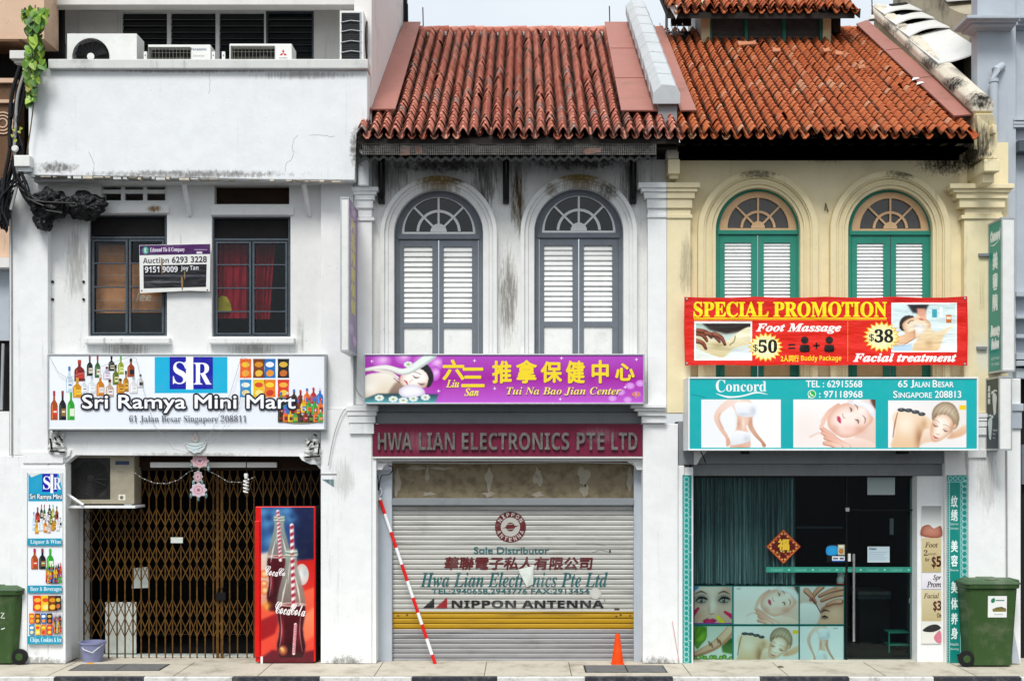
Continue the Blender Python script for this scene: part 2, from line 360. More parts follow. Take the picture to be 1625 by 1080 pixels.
def tag(o, label, cat, group=None, kind=None):
    if label: o['label'] = label
    if cat: o['category'] = cat
    if group: o['group'] = group
    if kind: o['kind'] = kind
    return o
def thing(name, label, cat, loc=(0, 0, 0), group=None):
    o = bpy.data.objects.new(name, None); o.empty_display_size = .2; C.objects.link(o); o.location = loc
    ROOT[o.name] = Vector(loc); return tag(o, label, cat, group)
def struct(mb, name, **k): return tag(mb.build(name, **k), None, None, kind='structure')
def copy_thing(root, loc, label, group=None):
    r = root.copy(); C.objects.link(r); r.location = loc; r['label'] = label
    if group: r['group'] = group
    def rec(a, b):
        for ch in list(a.children):
            c = ch.copy(); C.objects.link(c); c.parent = b; rec(ch, c)
    rec(root, r); return r

def circ(cx, cy, r, a0=0, a1=360, n=24, ry=None):
    ry = ry or r
    full = abs(a1 - a0) >= 360; m = n if full else n + 1
    return [(cx + r * math.cos(R(a0 + (a1 - a0) * i / n)), cy - ry * math.sin(R(a0 + (a1 - a0) * i / n))) for i in range(m)]
def ringpts(cx, cy, r0, r1, a0, a1, n=24):
    return circ(cx, cy, r1, a0, a1, n) + circ(cx, cy, r0, a1, a0, n)
def archpts(cx, cy, r, ybot, n=28):
    """arched opening: bottom-left, up, over, down"""
    return [(cx + r, ybot)] + circ(cx, cy, r, 0, 180, n) + [(cx - r, ybot)]

# ------------------------------------------------------------------ lettering
STY = {'b': (0x1d5d4, 0x1d5ee, 0x1d7ec), 'serif': (0x1d400, 0x1d41a, 0x1d7ce), 'si': (0x1d468, 0x1d482, 0x1d7ce), 'it': (0x1d434, 0x1d44e, None),
       'script': (0x1d4d0, 0x1d4ea, None), 'bi': (0x1d63c, 0x1d656, 0x1d7ec), 'i': (0x1d608, 0x1d622, None), 'mono': (0x1d670, 0x1d68a, 0x1d7f6)}
_tc = {}; _pen = {}
def styled(t, sty):
    if sty not in STY: return t
    U, L, N = STY[sty]; o = ''
    for c in t:
        if 'A' <= c <= 'Z': o += chr(U + ord(c) - 65)
        elif sty == 'it' and c == 'h': o += '\u210e'
        elif 'a' <= c <= 'z': o += chr(L + ord(c) - 97)
        elif N and '0' <= c <= '9': o += chr(N + ord(c) - 48)
        else: o += c
    return o
def text2d(t, sty='', extrude=0.):
    key = (t, sty, extrude)
    if key in _tc: return _tc[key]
    if 'cu' not in _pen: _pen['cu'] = bpy.data.curves.new('pen', 'FONT'); _pen['o'] = bpy.data.objects.new('pen', _pen['cu'])
    cu, o = _pen['cu'], _pen['o']; cu.body = styled(t, sty); cu.resolution_u = 3; cu.extrude = extrude
    cu.fill_mode = 'BOTH' if extrude else 'FRONT'
    me = o.to_mesh()
    v = [tuple(p.co) for p in me.vertices]; f = [tuple(p.vertices) for p in me.polygons]
    o.to_mesh_clear()
    xs = [p[0] for p in v]; ys = [p[1] for p in v]
    bb = (min(xs), min(ys), max(xs), max(ys)) if v else (0, 0, 1, 1)
    _tc[key] = (v, f, bb); return _tc[key]

class Art(MB):
    """printed artwork: flat shapes laid over each other a quarter of a millimetre apart, in photo-pixel units on the sheet"""
    def __init__(s, fn, mat='print', step=.0001):
        super().__init__(); s.fn = fn; s.mat = mat; s.l = 0; s.step = step
    def _put(s, pts, fs, cols):
        s.l += 1; s.add([s.fn(p[0], p[1], s.l * s.step) for p in pts], fs, s.mat, col=cols)
    def poly(s, pts, c, c2=None, horiz=False):
        c = lin(c); c2 = lin(c2) if c2 else c
        q = 0 if horiz else 1; lo = min(p[q] for p in pts); hi = max(p[q] for p in pts)
        cols = [tuple(a + (b - a) * (p[q] - lo) / max(hi - lo, 1e-6) for a, b in zip(c, c2)) for p in pts]
        tri = geometry.tessellate_polygon([[Vector((p[0], p[1], 0)) for p in pts]])
        s._put(pts, [tuple(t) for t in tri], cols)
    def rect(s, x0, y0, x1, y1, c, c2=None, horiz=False): s.poly([(x0, y0), (x1, y0), (x1, y1), (x0, y1)], c, c2, horiz)
    def fan(s, pts, cc, cr, centre=None):
        n = len(pts); cc = lin(cc); cr = lin(cr)
        cx, cy = centre or (sum(p[0] for p in pts) / n, sum(p[1] for p in pts) / n)
        mid = [(cx + (p[0] - cx) * .6, cy + (p[1] - cy) * .6) for p in pts]
        cm = tuple(a * .65 + b * .35 for a, b in zip(cc, cr))
        s._put([(cx, cy)] + mid + list(pts), [(0, 1 + i, 1 + (i + 1) % n) for i in range(n)] + [(1 + i, 1 + n + i, 1 + n + (i + 1) % n, 1 + (i + 1) % n) for i in range(n)], [cc] + [cm] * n + [cr] * n)
    def ell(s, cx, cy, rx, ry, c, cr=None, rot=0, n=20):
        a = R(rot); pts = []
        for i in range(n):
            t = 2 * math.pi * i / n; x, y = rx * math.cos(t), ry * math.sin(t)
            pts.append((cx + x * math.cos(a) - y * math.sin(a), cy + x * math.sin(a) + y * math.cos(a)))
        s.fan(pts, c, cr or c)
    def smooth(s, pts, k=4, closed=True):
        o = []; n = len(pts); rng = range(n if closed else n - 1)
        for i in rng:
            g = lambda j: pts[j % n] if closed else pts[max(0, min(n - 1, j))]
            p0, p1, p2, p3 = g(i - 1), g(i), g(i + 1), g(i + 2)
            for j in range(k):
                t = j / k
                o.append(tuple(.5 * (2 * b + (c - a) * t + (2 * a - 5 * b + 4 * c - d) * t * t + (3 * b - a - 3 * c + d) * t ** 3) for a, b, c, d in zip(p0, p1, p2, p3)))
        if not closed: o.append(pts[-1])
        return o
    def blob(s, pts, c, cr=None, k=4):
        q = s.smooth(pts, k)
        if cr: s.fan(q, c, cr)
        else: s.poly(q, c)
    def stroke(s, pts, w, c, k=4, c2=None):
        q = s.smooth(pts, k, False) if k > 1 and len(pts) > 2 else list(pts); n = len(q); L = []; Rr = []
        for i, p in enumerate(q):
            a = q[max(i - 1, 0)]; b = q[min(i + 1, n - 1)]; dx, dy = b[0] - a[0], b[1] - a[1]; d = math.hypot(dx, dy) or 1
            t = i / max(n - 1, 1)
            if isinstance(w, (list, tuple)):
                f = t * (len(w) - 1); j = min(int(f), len(w) - 2); ww = w[j] + (w[j + 1] - w[j]) * (f - j)
            else: ww = w
            L.append((p[0] - dy / d * ww / 2, p[1] + dx / d * ww / 2)); Rr.append((p[0] + dy / d * ww / 2, p[1] - dx / d * ww / 2))
        c = lin(c); c2 = lin(c2) if c2 else c
        s._put(L + Rr, [(i, i + 1, n + i + 1, n + i) for i in range(n - 1)], [c] * n + [c2] * n)
    def text(s, t, x0, y0, x1, y1, c, sty='', bold=0., shear=0., rot=0.):
        """lettering fitted to the box; bold repeats it a little to each side"""
        v, f, (a0, b0, a1, b1) = text2d(t, sty)
        if not v: return
        cx, cy = (x0 + x1) / 2, (y0 + y1) / 2; ca, sa = math.cos(R(rot)), math.sin(R(rot))
        shifts = [(0, 0)] if not bold else [(bold * math.cos(R(a)), bold * math.sin(R(a))) for a in range(0, 360, 45 if bold < 1.2 else 24)]
        for (sx, sy) in shifts:
            pts = []
            for p in v:
                X = x0 + (p[0] - a0) / (a1 - a0) * (x1 - x0); Yy = y1 - (p[1] - b0) / (b1 - b0) * (y1 - y0)
                X += shear * (y1 - Yy)
                dx, dy = X - cx, Yy - cy
                pts.append((cx + dx * ca - dy * sa + sx, cy + dx * sa + dy * ca + sy))
            s._put(pts, f, lin(c)); s.l -= .7 if len(shifts) > 1 else 0
        s.l = math.ceil(s.l + 1)
    def arc_text(s, t, cx, cy, r, a_mid, step, hgt, c, sty='b', inward=False):
        n = len(t)
        for i, ch in enumerate(t):
            if ch == ' ': continue
            off = (i - (n - 1) / 2) * step
            a = a_mid - off if not inward else a_mid + off
            x, y = cx + r * math.cos(R(a)), cy - r * math.sin(R(a))
            l0 = s.l
            s.text(ch, x - hgt * .38, y - hgt / 2, x + hgt * .38, y + hgt / 2, c, sty, rot=(90 - a) if not inward else (270 - a))
            s.l = l0
        s.l += 2
def sheet(Y): return lambda px, py, l: W(px, py, Y) + Vector((0, -l, 0))

# ---------------------------------------------------------------- soft photographs printed on the sheets: painted on a fine grid, one vertex colour per grid point
import numpy as np
def srgb(h):
    if isinstance(h, str): h = h.lstrip('#'); return np.array([int(h[i:i + 2], 16) / 255 for i in (0, 2, 4)])
    return np.array([1.055 * max(c, 0) ** (1 / 2.4) - .055 if c > .0031308 else 12.92 * c for c in h])
class Photo:
    def __init__(s, x0, y0, x1, y1, ss=1.3):
        s.x0, s.y0, s.x1, s.y1, s.ss = x0, y0, x1, y1, ss; s.w = int((x1 - x0) * ss) + 1; s.h = int((y1 - y0) * ss) + 1
        s.X, s.Y = np.meshgrid(np.linspace(x0, x1, s.w), np.linspace(y0, y1, s.h)); s.a = np.ones((s.h, s.w, 3)) * .9; s.l = 0; s.fe = .55
    smooth = Art.smooth
    def blur(s, m, sig):
        sig *= s.ss
        if sig < .3: return m
        r = int(sig * 3) + 1; k = np.exp(-.5 * (np.arange(-r, r + 1) / sig) ** 2); k /= k.sum()
        p = np.pad(m, ((r, r), (r, r)), 'edge'); p = np.apply_along_axis(lambda v: np.convolve(v, k, 'valid'), 1, p); return np.apply_along_axis(lambda v: np.convolve(v, k, 'valid'), 0, p)
    def mask(s, pts):
        m = np.zeros_like(s.X, bool); n = len(pts)
        for i in range(n):
            (xa, ya), (xb, yb) = pts[i], pts[(i + 1) % n]
            if ya == yb: continue
            c = ((s.Y < ya) != (s.Y < yb)) & (s.X < (xb - xa) * (s.Y - ya) / (yb - ya) + xa); m ^= c
        return m.astype(float)
    def comp(s, m, c): m = np.clip(m, 0, 1)[..., None]; s.a = s.a * (1 - m) + c * m
    def poly(s, pts, c, c2=None, horiz=False, fe=None, alpha=1.):
        m = s.blur(s.mask(pts), fe or s.fe); q = s.X if horiz else s.Y; v = [p[0 if horiz else 1] for p in pts]
        t = np.clip((q - min(v)) / max(max(v) - min(v), 1e-6), 0, 1)[..., None]; c = srgb(c); c2 = srgb(c2) if c2 is not None else c
        s.comp(m * alpha, c + (c2 - c) * t)
    def rect(s, x0, y0, x1, y1, c, c2=None, horiz=False): s.poly([(x0 - .01, y0 - .01), (x1 + .01, y0 - .01), (x1 + .01, y1 + .01), (x0 - .01, y1 + .01)], c, c2, horiz, .2)
    def fan(s, pts, cc, cr, centre=None, alpha=1.):
        k = s.mask(pts); w = (max(p[0] for p in pts) - min(p[0] for p in pts) + max(p[1] for p in pts) - min(p[1] for p in pts)) / 2
        t = np.clip(s.blur(k, max(w * .12, .5)) * 2 - 1, 0, 1)[..., None]; s.comp(s.blur(k, s.fe) * alpha, srgb(cr) + (srgb(cc) - srgb(cr)) * t)
    def blob(s, pts, c, cr=None, k=4):
        q = s.smooth(pts, k); s.fan(q, c, cr) if cr else s.poly(q, c)
    def ell(s, cx, cy, rx, ry, c, cr=None, rot=0, n=20, alpha=1.):
        a = R(rot); dx, dy = s.X - cx, s.Y - cy; u = (dx * math.cos(a) + dy * math.sin(a)) / rx; v = (-dx * math.sin(a) + dy * math.cos(a)) / ry; d = np.sqrt(u * u + v * v)
        m = np.clip((1 - d) * min(rx, ry) / max(s.fe * 1.6, .1) + .5, 0, 1); t = np.clip(1 - d, 0, 1)[..., None]; cr = srgb(cr or c); s.comp(m * alpha, cr + (srgb(c) - cr) * t)
    def shade(s, cx, cy, rx, ry, c, alpha=.5, rot=0):
        a = R(rot); dx, dy = s.X - cx, s.Y - cy; u = (dx * math.cos(a) + dy * math.sin(a)) / rx; v = (-dx * math.sin(a) + dy * math.cos(a)) / ry; s.comp(np.exp(-1.6 * (u * u + v * v)) * alpha, srgb(c))
    def stroke(s, pts, w, c, k=4, c2=None, alpha=1., fe=None):
        q = s.smooth(pts, k, False) if k > 1 and len(pts) > 2 else list(pts); n = len(q); m = np.zeros_like(s.X); tt = np.zeros_like(s.X); f = fe or s.fe
        W_ = lambda t: w if not isinstance(w, (list, tuple)) else float(np.interp(t * (len(w) - 1), range(len(w)), w))
        for i in range(n - 1):
            (xa, ya), (xb, yb) = q[i], q[i + 1]; L = (xb - xa) ** 2 + (yb - ya) ** 2 or 1e-9
            t = np.clip(((s.X - xa) * (xb - xa) + (s.Y - ya) * (yb - ya)) / L, 0, 1); d = np.hypot(s.X - xa - t * (xb - xa), s.Y - ya - t * (yb - ya))
            wa, wb = W_(i / (n - 1)), W_((i + 1) / (n - 1)); v = np.clip(((wa + (wb - wa) * t) / 2 - d) / (f * 1.6) + .5, 0, 1); u = v > m; tt = np.where(u, (i + t) / (n - 1), tt); m = np.maximum(m, v)
        c = srgb(c); c2 = srgb(c2) if c2 else c; s.comp(m * alpha, c + (c2 - c) * tt[..., None])
def photo(art, fn, x0, y0, x1, y1, ss=1.4):
    p = Photo(x0, y0, x1, y1, ss); fn(p, x0, y0, x1, y1); c = np.clip(p.a, 0, 1); c = np.where(c <= .04045, c / 12.92, ((c + .055) / 1.055) ** 2.4)
    pts = list(zip(p.X.ravel().tolist(), p.Y.ravel().tolist())); w, h = p.w, p.h
    art._put(pts, [(j * w + i, j * w + i + 1, (j + 1) * w + i + 1, (j + 1) * w + i) for j in range(h - 1) for i in range(w - 1)], [tuple(v) for v in c.reshape(-1, 3).tolist()])

# ---------------------------------------------------------------- the pictures (u,v inside their frame)
def frame_fn(x0, y0, x1, y1): return lambda u, v: (x0 + (x1 - x0) * u, y0 + (y1 - y0) * v)
SK1, SK2, SK3 = '#f1d6c6', '#e0b299', '#c08a6c'
def setup(x0, y0, x1, y1):
    g = frame_fn(x0, y0, x1, y1); return g, x1 - x0, y1 - y0, (lambda L: [g(u, v) for u, v in L])
def pic_body(a, x0, y0, x1, y1):
    g, w, h, P = setup(x0, y0, x1, y1)
    a.rect(x0, y0, x1, y1, '#eceef1', '#f6f6f6', True)
    a.stroke(P([(.62, .2), (.61, .5), (.68, .72), (.76, .87), (.79, .95)]), [w * .07, w * .065, w * .05, w * .035, w * .05], '#e6bfaa', c2='#b98263')
    a.poly(a.smooth(P([(.33, -.05), (.56, -.05), (.66, .14), (.66, .3), (.6, .46), (.565, .58), (.61, .74), (.6, 1.05), (.38, 1.05), (.37, .82), (.44, .6), (.455, .42), (.42, .24), (.38, .12)]), 3), SK1, SK2)
    a.shade(*g(.47, .5), w * .035, h * .16, '#c48f74', .6); a.shade(*g(.62, .46), w * .03, h * .2, '#b98466', .6); a.shade(*g(.53, .5), w * .02, h * .15, '#f8e6da', .7); a.shade(*g(.44, .02), w * .1, h * .06, '#f8ece4', .7)
    a.poly(a.smooth(P([(.42, .08), (.55, .05), (.665, .1), (.685, .25), (.63, .36), (.46, .33), (.43, .22)]), 3), '#f6f7fa', '#dfe3ea'); a.shade(*g(.65, .24), w * .05, h * .12, '#b9c0cc', .6); a.shade(*g(.52, .31), w * .1, h * .04, '#b9c0cc', .5)
    a.poly(a.smooth(P([(.43, .65), (.53, .66), (.615, .7), (.6, .86), (.5, .92), (.365, .95), (.365, .82)]), 3), '#f4f5f8', '#dde2e8'); a.shade(*g(.57, .82), w * .05, h * .1, '#bcc4ce', .6); a.shade(*g(.48, .99), w * .1, h * .05, '#c9977c', .6)
    a.stroke(P([(.4, .02), (.27, .17), (.19, .36), (.24, .58), (.32, .78), (.34, .9)]), [w * .1, w * .085, w * .065, w * .058, w * .042, w * .06], '#f2dace', c2='#ddac92')
    a.stroke(P([(.235, .3), (.225, .42), (.27, .6)]), w * .018, '#b98468', alpha=.5, fe=2); a.stroke(P([(.335, .84), (.33, .95)]), w * .035, '#d9a88e')
def pic_facial(a, x0, y0, x1, y1):
    g, w, h, P = setup(x0, y0, x1, y1)
    a.rect(x0, y0, x1, y1, '#f8f4f2', '#f2eae6'); a.shade(*g(.15, .6), w * .25, h * .4, '#efdfd6', .5)
    a.poly(a.smooth(P([(.66, .02), (.8, -.05), (1.02, -.05), (1.02, .9), (.8, .95), (.75, .85)]), 3), '#f1ddd2', '#e6c6b6', fe=1.5)
    a.poly(P([(.93, -.02), (1.02, -.02), (1.02, .25), (.96, .12)]), '#5b3d32', fe=1.5)
    a.fan(a.smooth(P([(.42, .36), (.48, .22), (.6, .09), (.78, .08), (.93, .2), (.97, .42), (.88, .6), (.76, .74), (.62, .8), (.5, .7), (.42, .54)]), 4), '#fae9df', '#e2b09a')
    a.shade(*g(.8, .62), w * .1, h * .12, '#d69a82', .6); a.shade(*g(.5, .62), w * .07, h * .12, '#d9a08a', .55); a.shade(*g(.66, .6), w * .1, h * .1, '#f2c0b0', .6); a.shade(*g(.84, .22), w * .08, h * .1, '#fdf4ee', .8)
    a.fan(a.smooth(P([(.66, .04), (.8, .0), (.96, .12), (1.0, .36), (.96, .36), (.86, .17), (.72, .12)]), 3), '#ffffff', '#e2e0e4')
    for q in ([(.685, .165), (.705, .21), (.7, .255)], [(.75, .415), (.785, .44), (.79, .5)]): a.shade(*g(*q[1]), w * .035, h * .07, '#c99480', .45); a.stroke(P(q), [h * .012, h * .032, h * .012], '#4a332c', alpha=.9)
    for q in ([(.74, .1), (.775, .15), (.78, .21)], [(.84, .33), (.875, .4), (.865, .5)]): a.stroke(P(q), [h * .008, h * .026, h * .01], '#7a5a4c', alpha=.85)
    a.stroke(P([(.72, .3), (.66, .32), (.615, .33)]), h * .05, '#fbeee6', alpha=.8, fe=1.2); a.stroke(P([(.6, .3), (.605, .36), (.625, .39)]), h * .018, '#b87c68', alpha=.8)
    a.fan(a.smooth(P([(.535, .35), (.565, .36), (.58, .43), (.575, .5), (.55, .47), (.53, .42)]), 3), '#d4486c', '#c04a66'); a.stroke(P([(.553, .37), (.562, .43), (.565, .48)]), h * .01, '#8e2440', alpha=.8)
    a.poly(a.smooth(P([(.46, 1.03), (.6, .84), (.8, .8), (.97, .9), (1.02, 1.05)]), 3), '#f4dccf', '#eac9b8')
    for (u, v, u2, v2) in ((.6, 1.0, .345, .6), (.64, 1.0, .36, .7), (.66, 1.0, .39, .8), (.56, 1.0, .38, .91)):
        q = P([(u, v), ((u + u2) / 2 + .01, (v + v2) / 2 - .02), (u2, v2)]); a.stroke(q, [h * .14, h * .115, h * .085], '#c88c74'); a.stroke([(x, y - h * .012) for x, y in q], [h * .11, h * .085, h * .055], '#f4d2c0', c2='#e6ae98')
    a.stroke(P([(.36, .45), (.44, .25), (.55, .1)]), [h * .1, h * .09, h * .05], '#f2cdbb', c2='#e0ac97'); a.stroke(P([(.34, .56), (.39, .4)]), [h * .08, h * .06], '#eec4b0')
    a.stroke(P([(.2, .78), (.3, .7), (.36, .72)]), h * .03, '#e0b8a6', alpha=.7, fe=1.5)
def pic_stones(a, x0, y0, x1, y1):
    g, w, h, P = setup(x0, y0, x1, y1)
    a.rect(x0, y0, x1, y1, '#f3f1f0', '#eae4de', True); a.rect(*g(.91, .1), *g(.995, .2), '#f2c91e')
    a.poly(a.smooth(P([(.05, .36), (.12, .22), (.3, .24), (.46, .32), (.56, .45), (.58, .8), (.5, 1.05), (.05, 1.05), (.09, .65)]), 3), '#f3dcc0', '#e6be94', fe=1.2)
    a.shade(*g(.22, .5), w * .14, h * .28, '#fbeeda', .8); a.shade(*g(.4, .8), w * .07, h * .3, '#9c6a44', .75); a.shade(*g(.46, .5), w * .05, h * .14, '#c08e66', .6)
    a.stroke(P([(.12, .26), (.085, .5), (.06, .78)]), [w * .012, w * .02, w * .012], '#a5714c', alpha=.9)
    a.poly(a.smooth(P([(.44, .68), (.52, .6), (.62, .78), (.55, 1.05), (.4, 1.05)]), 3), '#f6e4d2', '#dcb08a', fe=1.)
    a.poly(a.smooth(P([(.46, .9), (.7, .86), (.9, .66), (1.02, .58), (1.02, 1.05), (.44, 1.05)]), 3), '#f5f4f5', '#e9e4e0', fe=1.)
    a.poly(a.smooth(P([(.75, .8), (.9, .6), (1.02, .5), (1.02, .66), (.9, .78)]), 3), '#efcfb0', '#d9a985', fe=1.)
    a.fan(a.smooth(P([(.56, .46), (.6, .32), (.7, .25), (.8, .34), (.84, .5), (.8, .68), (.7, .82), (.62, .88), (.555, .84), (.535, .66)]), 4), '#fbeada', '#d9ac8c'); a.shade(*g(.81, .62), w * .035, h * .16, '#c08a6a', .6); a.shade(*g(.57, .6), w * .02, h * .14, '#cf9f80', .5); a.shade(*g(.66, .45), w * .05, h * .1, '#fff6ea', .7)
    a.fan(a.smooth(P([(.565, .42), (.565, .24), (.62, .1), (.72, .03), (.83, .08), (.9, .26), (.905, .46), (.865, .6), (.835, .58), (.82, .42), (.74, .3), (.64, .31)]), 4), '#d3c2a6', '#8f795e'); a.ell(*g(.85, .55), w * .022, h * .07, '#eac4a6', '#c08e70', 15)
    for k in range(9): a.stroke(P([(.57 + .03 * k, .36 - .01 * k), (.63 + .028 * k, .17), (.74 + .018 * k, .08 + .02 * k), (.86, .3)]), h * .01, '#6f5a44' if k % 2 else '#e2d5bd', alpha=.45)
    for (u, v) in ((.605, .535), (.735, .64)): a.shade(*g(u, v - .02), w * .035, h * .06, '#b98468', .45); a.stroke(P([(u - .032, v - .035), (u - .005, v + .012), (u + .034, v + .015)]), [h * .008, h * .026, h * .008], '#4a352b', alpha=.85); a.stroke(P([(u - .03, v - .125), (u + .01, v - .115), (u + .05, v - .065)]), h * .014, '#8a6850', alpha=.6)
    a.stroke(P([(.675, .55), (.64, .66), (.625, .69)]), h * .04, '#fdf2e6', alpha=.7, fe=1.2); a.stroke(P([(.615, .7), (.63, .72), (.655, .72)]), h * .014, '#a8745c', alpha=.7)
    a.stroke(P([(.575, .745), (.605, .79), (.645, .805)]), [h * .012, h * .042, h * .012], '#c0485a', alpha=.85)
    for (u, v, r) in ((.17, .2, .05), (.26, .21, .05), (.35, .245, .05), (.43, .29, .045)): a.ell(*g(u, v), w * r, h * .04, '#5c656c', '#1c2024'); a.shade(*g(u - .01, v - .015), w * .02, h * .012, '#aab4ba', .7)
def pic_feet(a, x0, y0, x1, y1):
    g, w, h, P = setup(x0, y0, x1, y1)
    a.rect(x0, y0, x1, y1, '#a9c4b8', '#dfe4dc'); a.poly(P([(.1, -.02), (1.02, -.02), (1.02, .2), (.55, .3), (.25, .18)]), '#211819', '#33251f', fe=1.5)
    a.poly(a.smooth(P([(.0, .4), (.1, .24), (.2, .35), (.42, .52), (.62, .46), (.8, .22), (1.02, .1), (1.02, .55), (.7, .7), (.5, .97), (.25, .87), (.05, .7)]), 3), '#ece6c4', '#cdbd90'); a.shade(*g(.4, .62), w * .15, h * .12, '#8f7f4c', .5); a.shade(*g(.8, .35), w * .15, h * .1, '#f8f4dc', .7)
    for (u, v, u2, v2) in ((.0, .28, .2, .5), (.03, .2, .28, .4), (.18, .28, .43, .52), (.33, .3, .53, .6), (.0, .5, .18, .72)):
        q = P([(u, v), ((u + u2) / 2 + .03, (v + v2) / 2 - .05), (u2, v2)]); a.stroke(q, [h * .13, h * .12, h * .08], '#4a2018'); a.stroke([(x, y - h * .015) for x, y in q], [h * .09, h * .08, h * .04], '#9c5a42', c2='#7a3c2a')
    a.stroke(P([(.62, .62), (.7, .5), (.72, .36)]), h * .03, '#6a5a30', alpha=.8); a.poly(P([(.55, 1.02), (.7, .78), (1.02, .72), (1.02, 1.02)]), '#dfe8ec', fe=1.)
def pic_spa(a, x0, y0, x1, y1):
    g, w, h, P = setup(x0, y0, x1, y1)
    a.rect(x0, y0, x1, y1, '#cfe6e6', '#e9eff0'); a.poly(P([(.22, -.02), (.58, -.02), (.5, .2), (.32, .18)]), '#26272b', fe=1.2); a.poly(P([(.38, .08), (.52, .08), (.54, .36), (.42, .36)]), '#d6957a', '#e8b498', fe=1.)
    a.rect(*g(.63, .1), *g(.71, .28), '#3aa3b4'); a.rect(*g(.85, .22), *g(.94, .4), '#d67c3c'); a.rect(*g(.75, .04), *g(.79, .28), '#f2f8f8'); a.rect(*g(.86, .26), *g(.93, .32), '#f0e0c8')
    a.fan(a.smooth(P([(.11, .52), (.12, .34), (.21, .24), (.34, .26), (.24, .4), (.2, .57)]), 3), '#3a2a24', '#1d1512')
    a.fan(a.smooth(P([(.15, .46), (.22, .33), (.36, .27), (.5, .3), (.6, .4), (.58, .58), (.42, .72), (.24, .68)]), 4), '#f7e8ca', '#d8ab86')
    a.stroke(P([(.24, .41), (.28, .355), (.33, .345)]), h * .018, '#4a3428', alpha=.9); a.stroke(P([(.42, .3), (.45, .32), (.48, .325)]), h * .03, '#b84848', alpha=.9); a.stroke(P([(.36, .29), (.39, .24), (.42, .28)]), h * .04, '#eecdaa')
    a.poly(a.smooth(P([(.4, .75), (.58, .5), (.7, .6), (1.0, .42), (.82, .66), (.7, 1.03), (.3, 1.03)]), 3), '#f2e2ba', '#dcb98c', fe=1.); a.shade(*g(.58, .85), w * .08, h * .12, '#b08a58', .5)
    a.ell(*g(.42, .52), w * .1, h * .13, '#fbf8f2', '#e4dacc')
    for k in range(4): q = P([(.03, .8 + .05 * k), (.2, .67 + .05 * k), (.34, .58 + .045 * k)]); a.stroke(q, [h * .08, h * .07, h * .055], '#b07a54'); a.stroke([(x, y - h * .01) for x, y in q], [h * .06, h * .05, h * .03], '#f0cca4', c2='#e0b088')
    a.poly(P([(-.02, .88), (.3, .86), (.32, 1.02), (-.02, 1.02)]), '#b5d0e4', fe=1.)
def pic_eyes(a, x0, y0, x1, y1):
    g, w, h, P = setup(x0, y0, x1, y1)
    a.rect(x0, y0, x1, y1, '#e4d0c4', '#cda892'); a.shade(*g(.5, .45), w * .12, h * .4, '#f4e6dc', .8); a.shade(*g(.12, .75), w * .15, h * .2, '#c98e7c', .5); a.shade(*g(.9, .1), w * .2, h * .2, '#b98f7a', .6)
    for u in (.2, .79):
        a.shade(*g(u, .33), w * .2, h * .15, '#4a4040', .8); a.ell(*g(u, .37), w * .11, h * .055, '#e9ecea', '#8a8684'); a.ell(*g(u, .365), w * .045, h * .055, '#3f5a52', '#1c2320'); a.ell(*g(u - .01, .35), w * .01, h * .012, '#ffffff')
        a.stroke(P([(u - .15, .4), (u - .04, .295), (u + .1, .31), (u + .16, .35)]), [h * .015, h * .05, h * .055, h * .02], '#0f0d0e'); a.stroke(P([(u - .1, .41), (u, .435), (u + .1, .41)]), h * .018, '#2a2222', alpha=.8)
        a.stroke(P([(u - .15, .19), (u, .13), (u + .15, .2)]), [h * .02, h * .05, h * .012], '#5a4034', alpha=.9)
    a.shade(*g(.4, .6), w * .03, h * .16, '#b08470', .5); a.stroke(P([(.42, .72), (.47, .745), (.5, .73), (.54, .72)]), h * .025, '#8e5e50', alpha=.7)
    a.fan(a.smooth(P([(.24, .92), (.36, .85), (.43, .88), (.5, .85), (.6, .92), (.45, 1.0), (.32, .99)]), 3), '#d62468', '#9a1048')
    for (u, v, u2, v2, c) in ((-.02, .75, .12, .58, '#c2185b'), (1.0, .8, .82, .68, '#d81b60'), (.78, 1.0, .63, .8, '#d9d322'), (-.02, .08, .1, .02, '#3a8fd0')): a.stroke(P([(u, v), (u2, v2)]), [h * .12, h * .07], c)
    a.rect(x0, y0 + h * .965, x1, y1, '#7b3fa0')
def pic_brow(a, x0, y0, x1, y1):
    g, w, h, P = setup(x0, y0, x1, y1)
    a.rect(x0, y0, x1, y1, '#e6dedb', '#c4967a'); a.fan(a.smooth(P([(.28, 1.04), (.4, .7), (.6, .5), (.85, .42), (1.04, .4), (1.04, 1.04)]), 3), '#e0b094', '#94604a')
    a.shade(*g(.8, .7), w * .15, h * .2, '#f0cbb0', .6); a.poly(a.smooth(P([(-.02, .5), (.2, .44), (.4, .52), (.48, .7), (.35, 1.04), (-.02, 1.04)]), 3), '#f4f1f0', '#d6d0ce', fe=1.2)
    a.stroke(P([(.47, .7), (.56, .63), (.68, .66)]), [h * .02, h * .05, h * .015], '#3d271c', alpha=.9); a.stroke(P([(.5, .82), (.57, .79), (.64, .83)]), [h * .02, h * .05, h * .02], '#1d1512'); a.shade(*g(.57, .84), w * .08, h * .05, '#4a342a', .6)
    for (u, v, u2, v2) in ((1.0, .02, .45, .26), (1.0, .18, .5, .38), (.5, .0, .25, .35), (.92, .4, .62, .5), (.15, .12, .35, .42)):
        q = P([(u, v), ((u + u2) / 2, (v + v2) / 2 - .03), (u2, v2)]); a.stroke(q, [h * .16, h * .13, h * .09], '#8a5240'); a.stroke([(x, y - h * .015) for x, y in q], [h * .11, h * .09, h * .05], '#e2ac90', c2='#c48468')
    a.stroke(P([(.28, .3), (.48, .7)]), h * .025, '#5a1c2c')
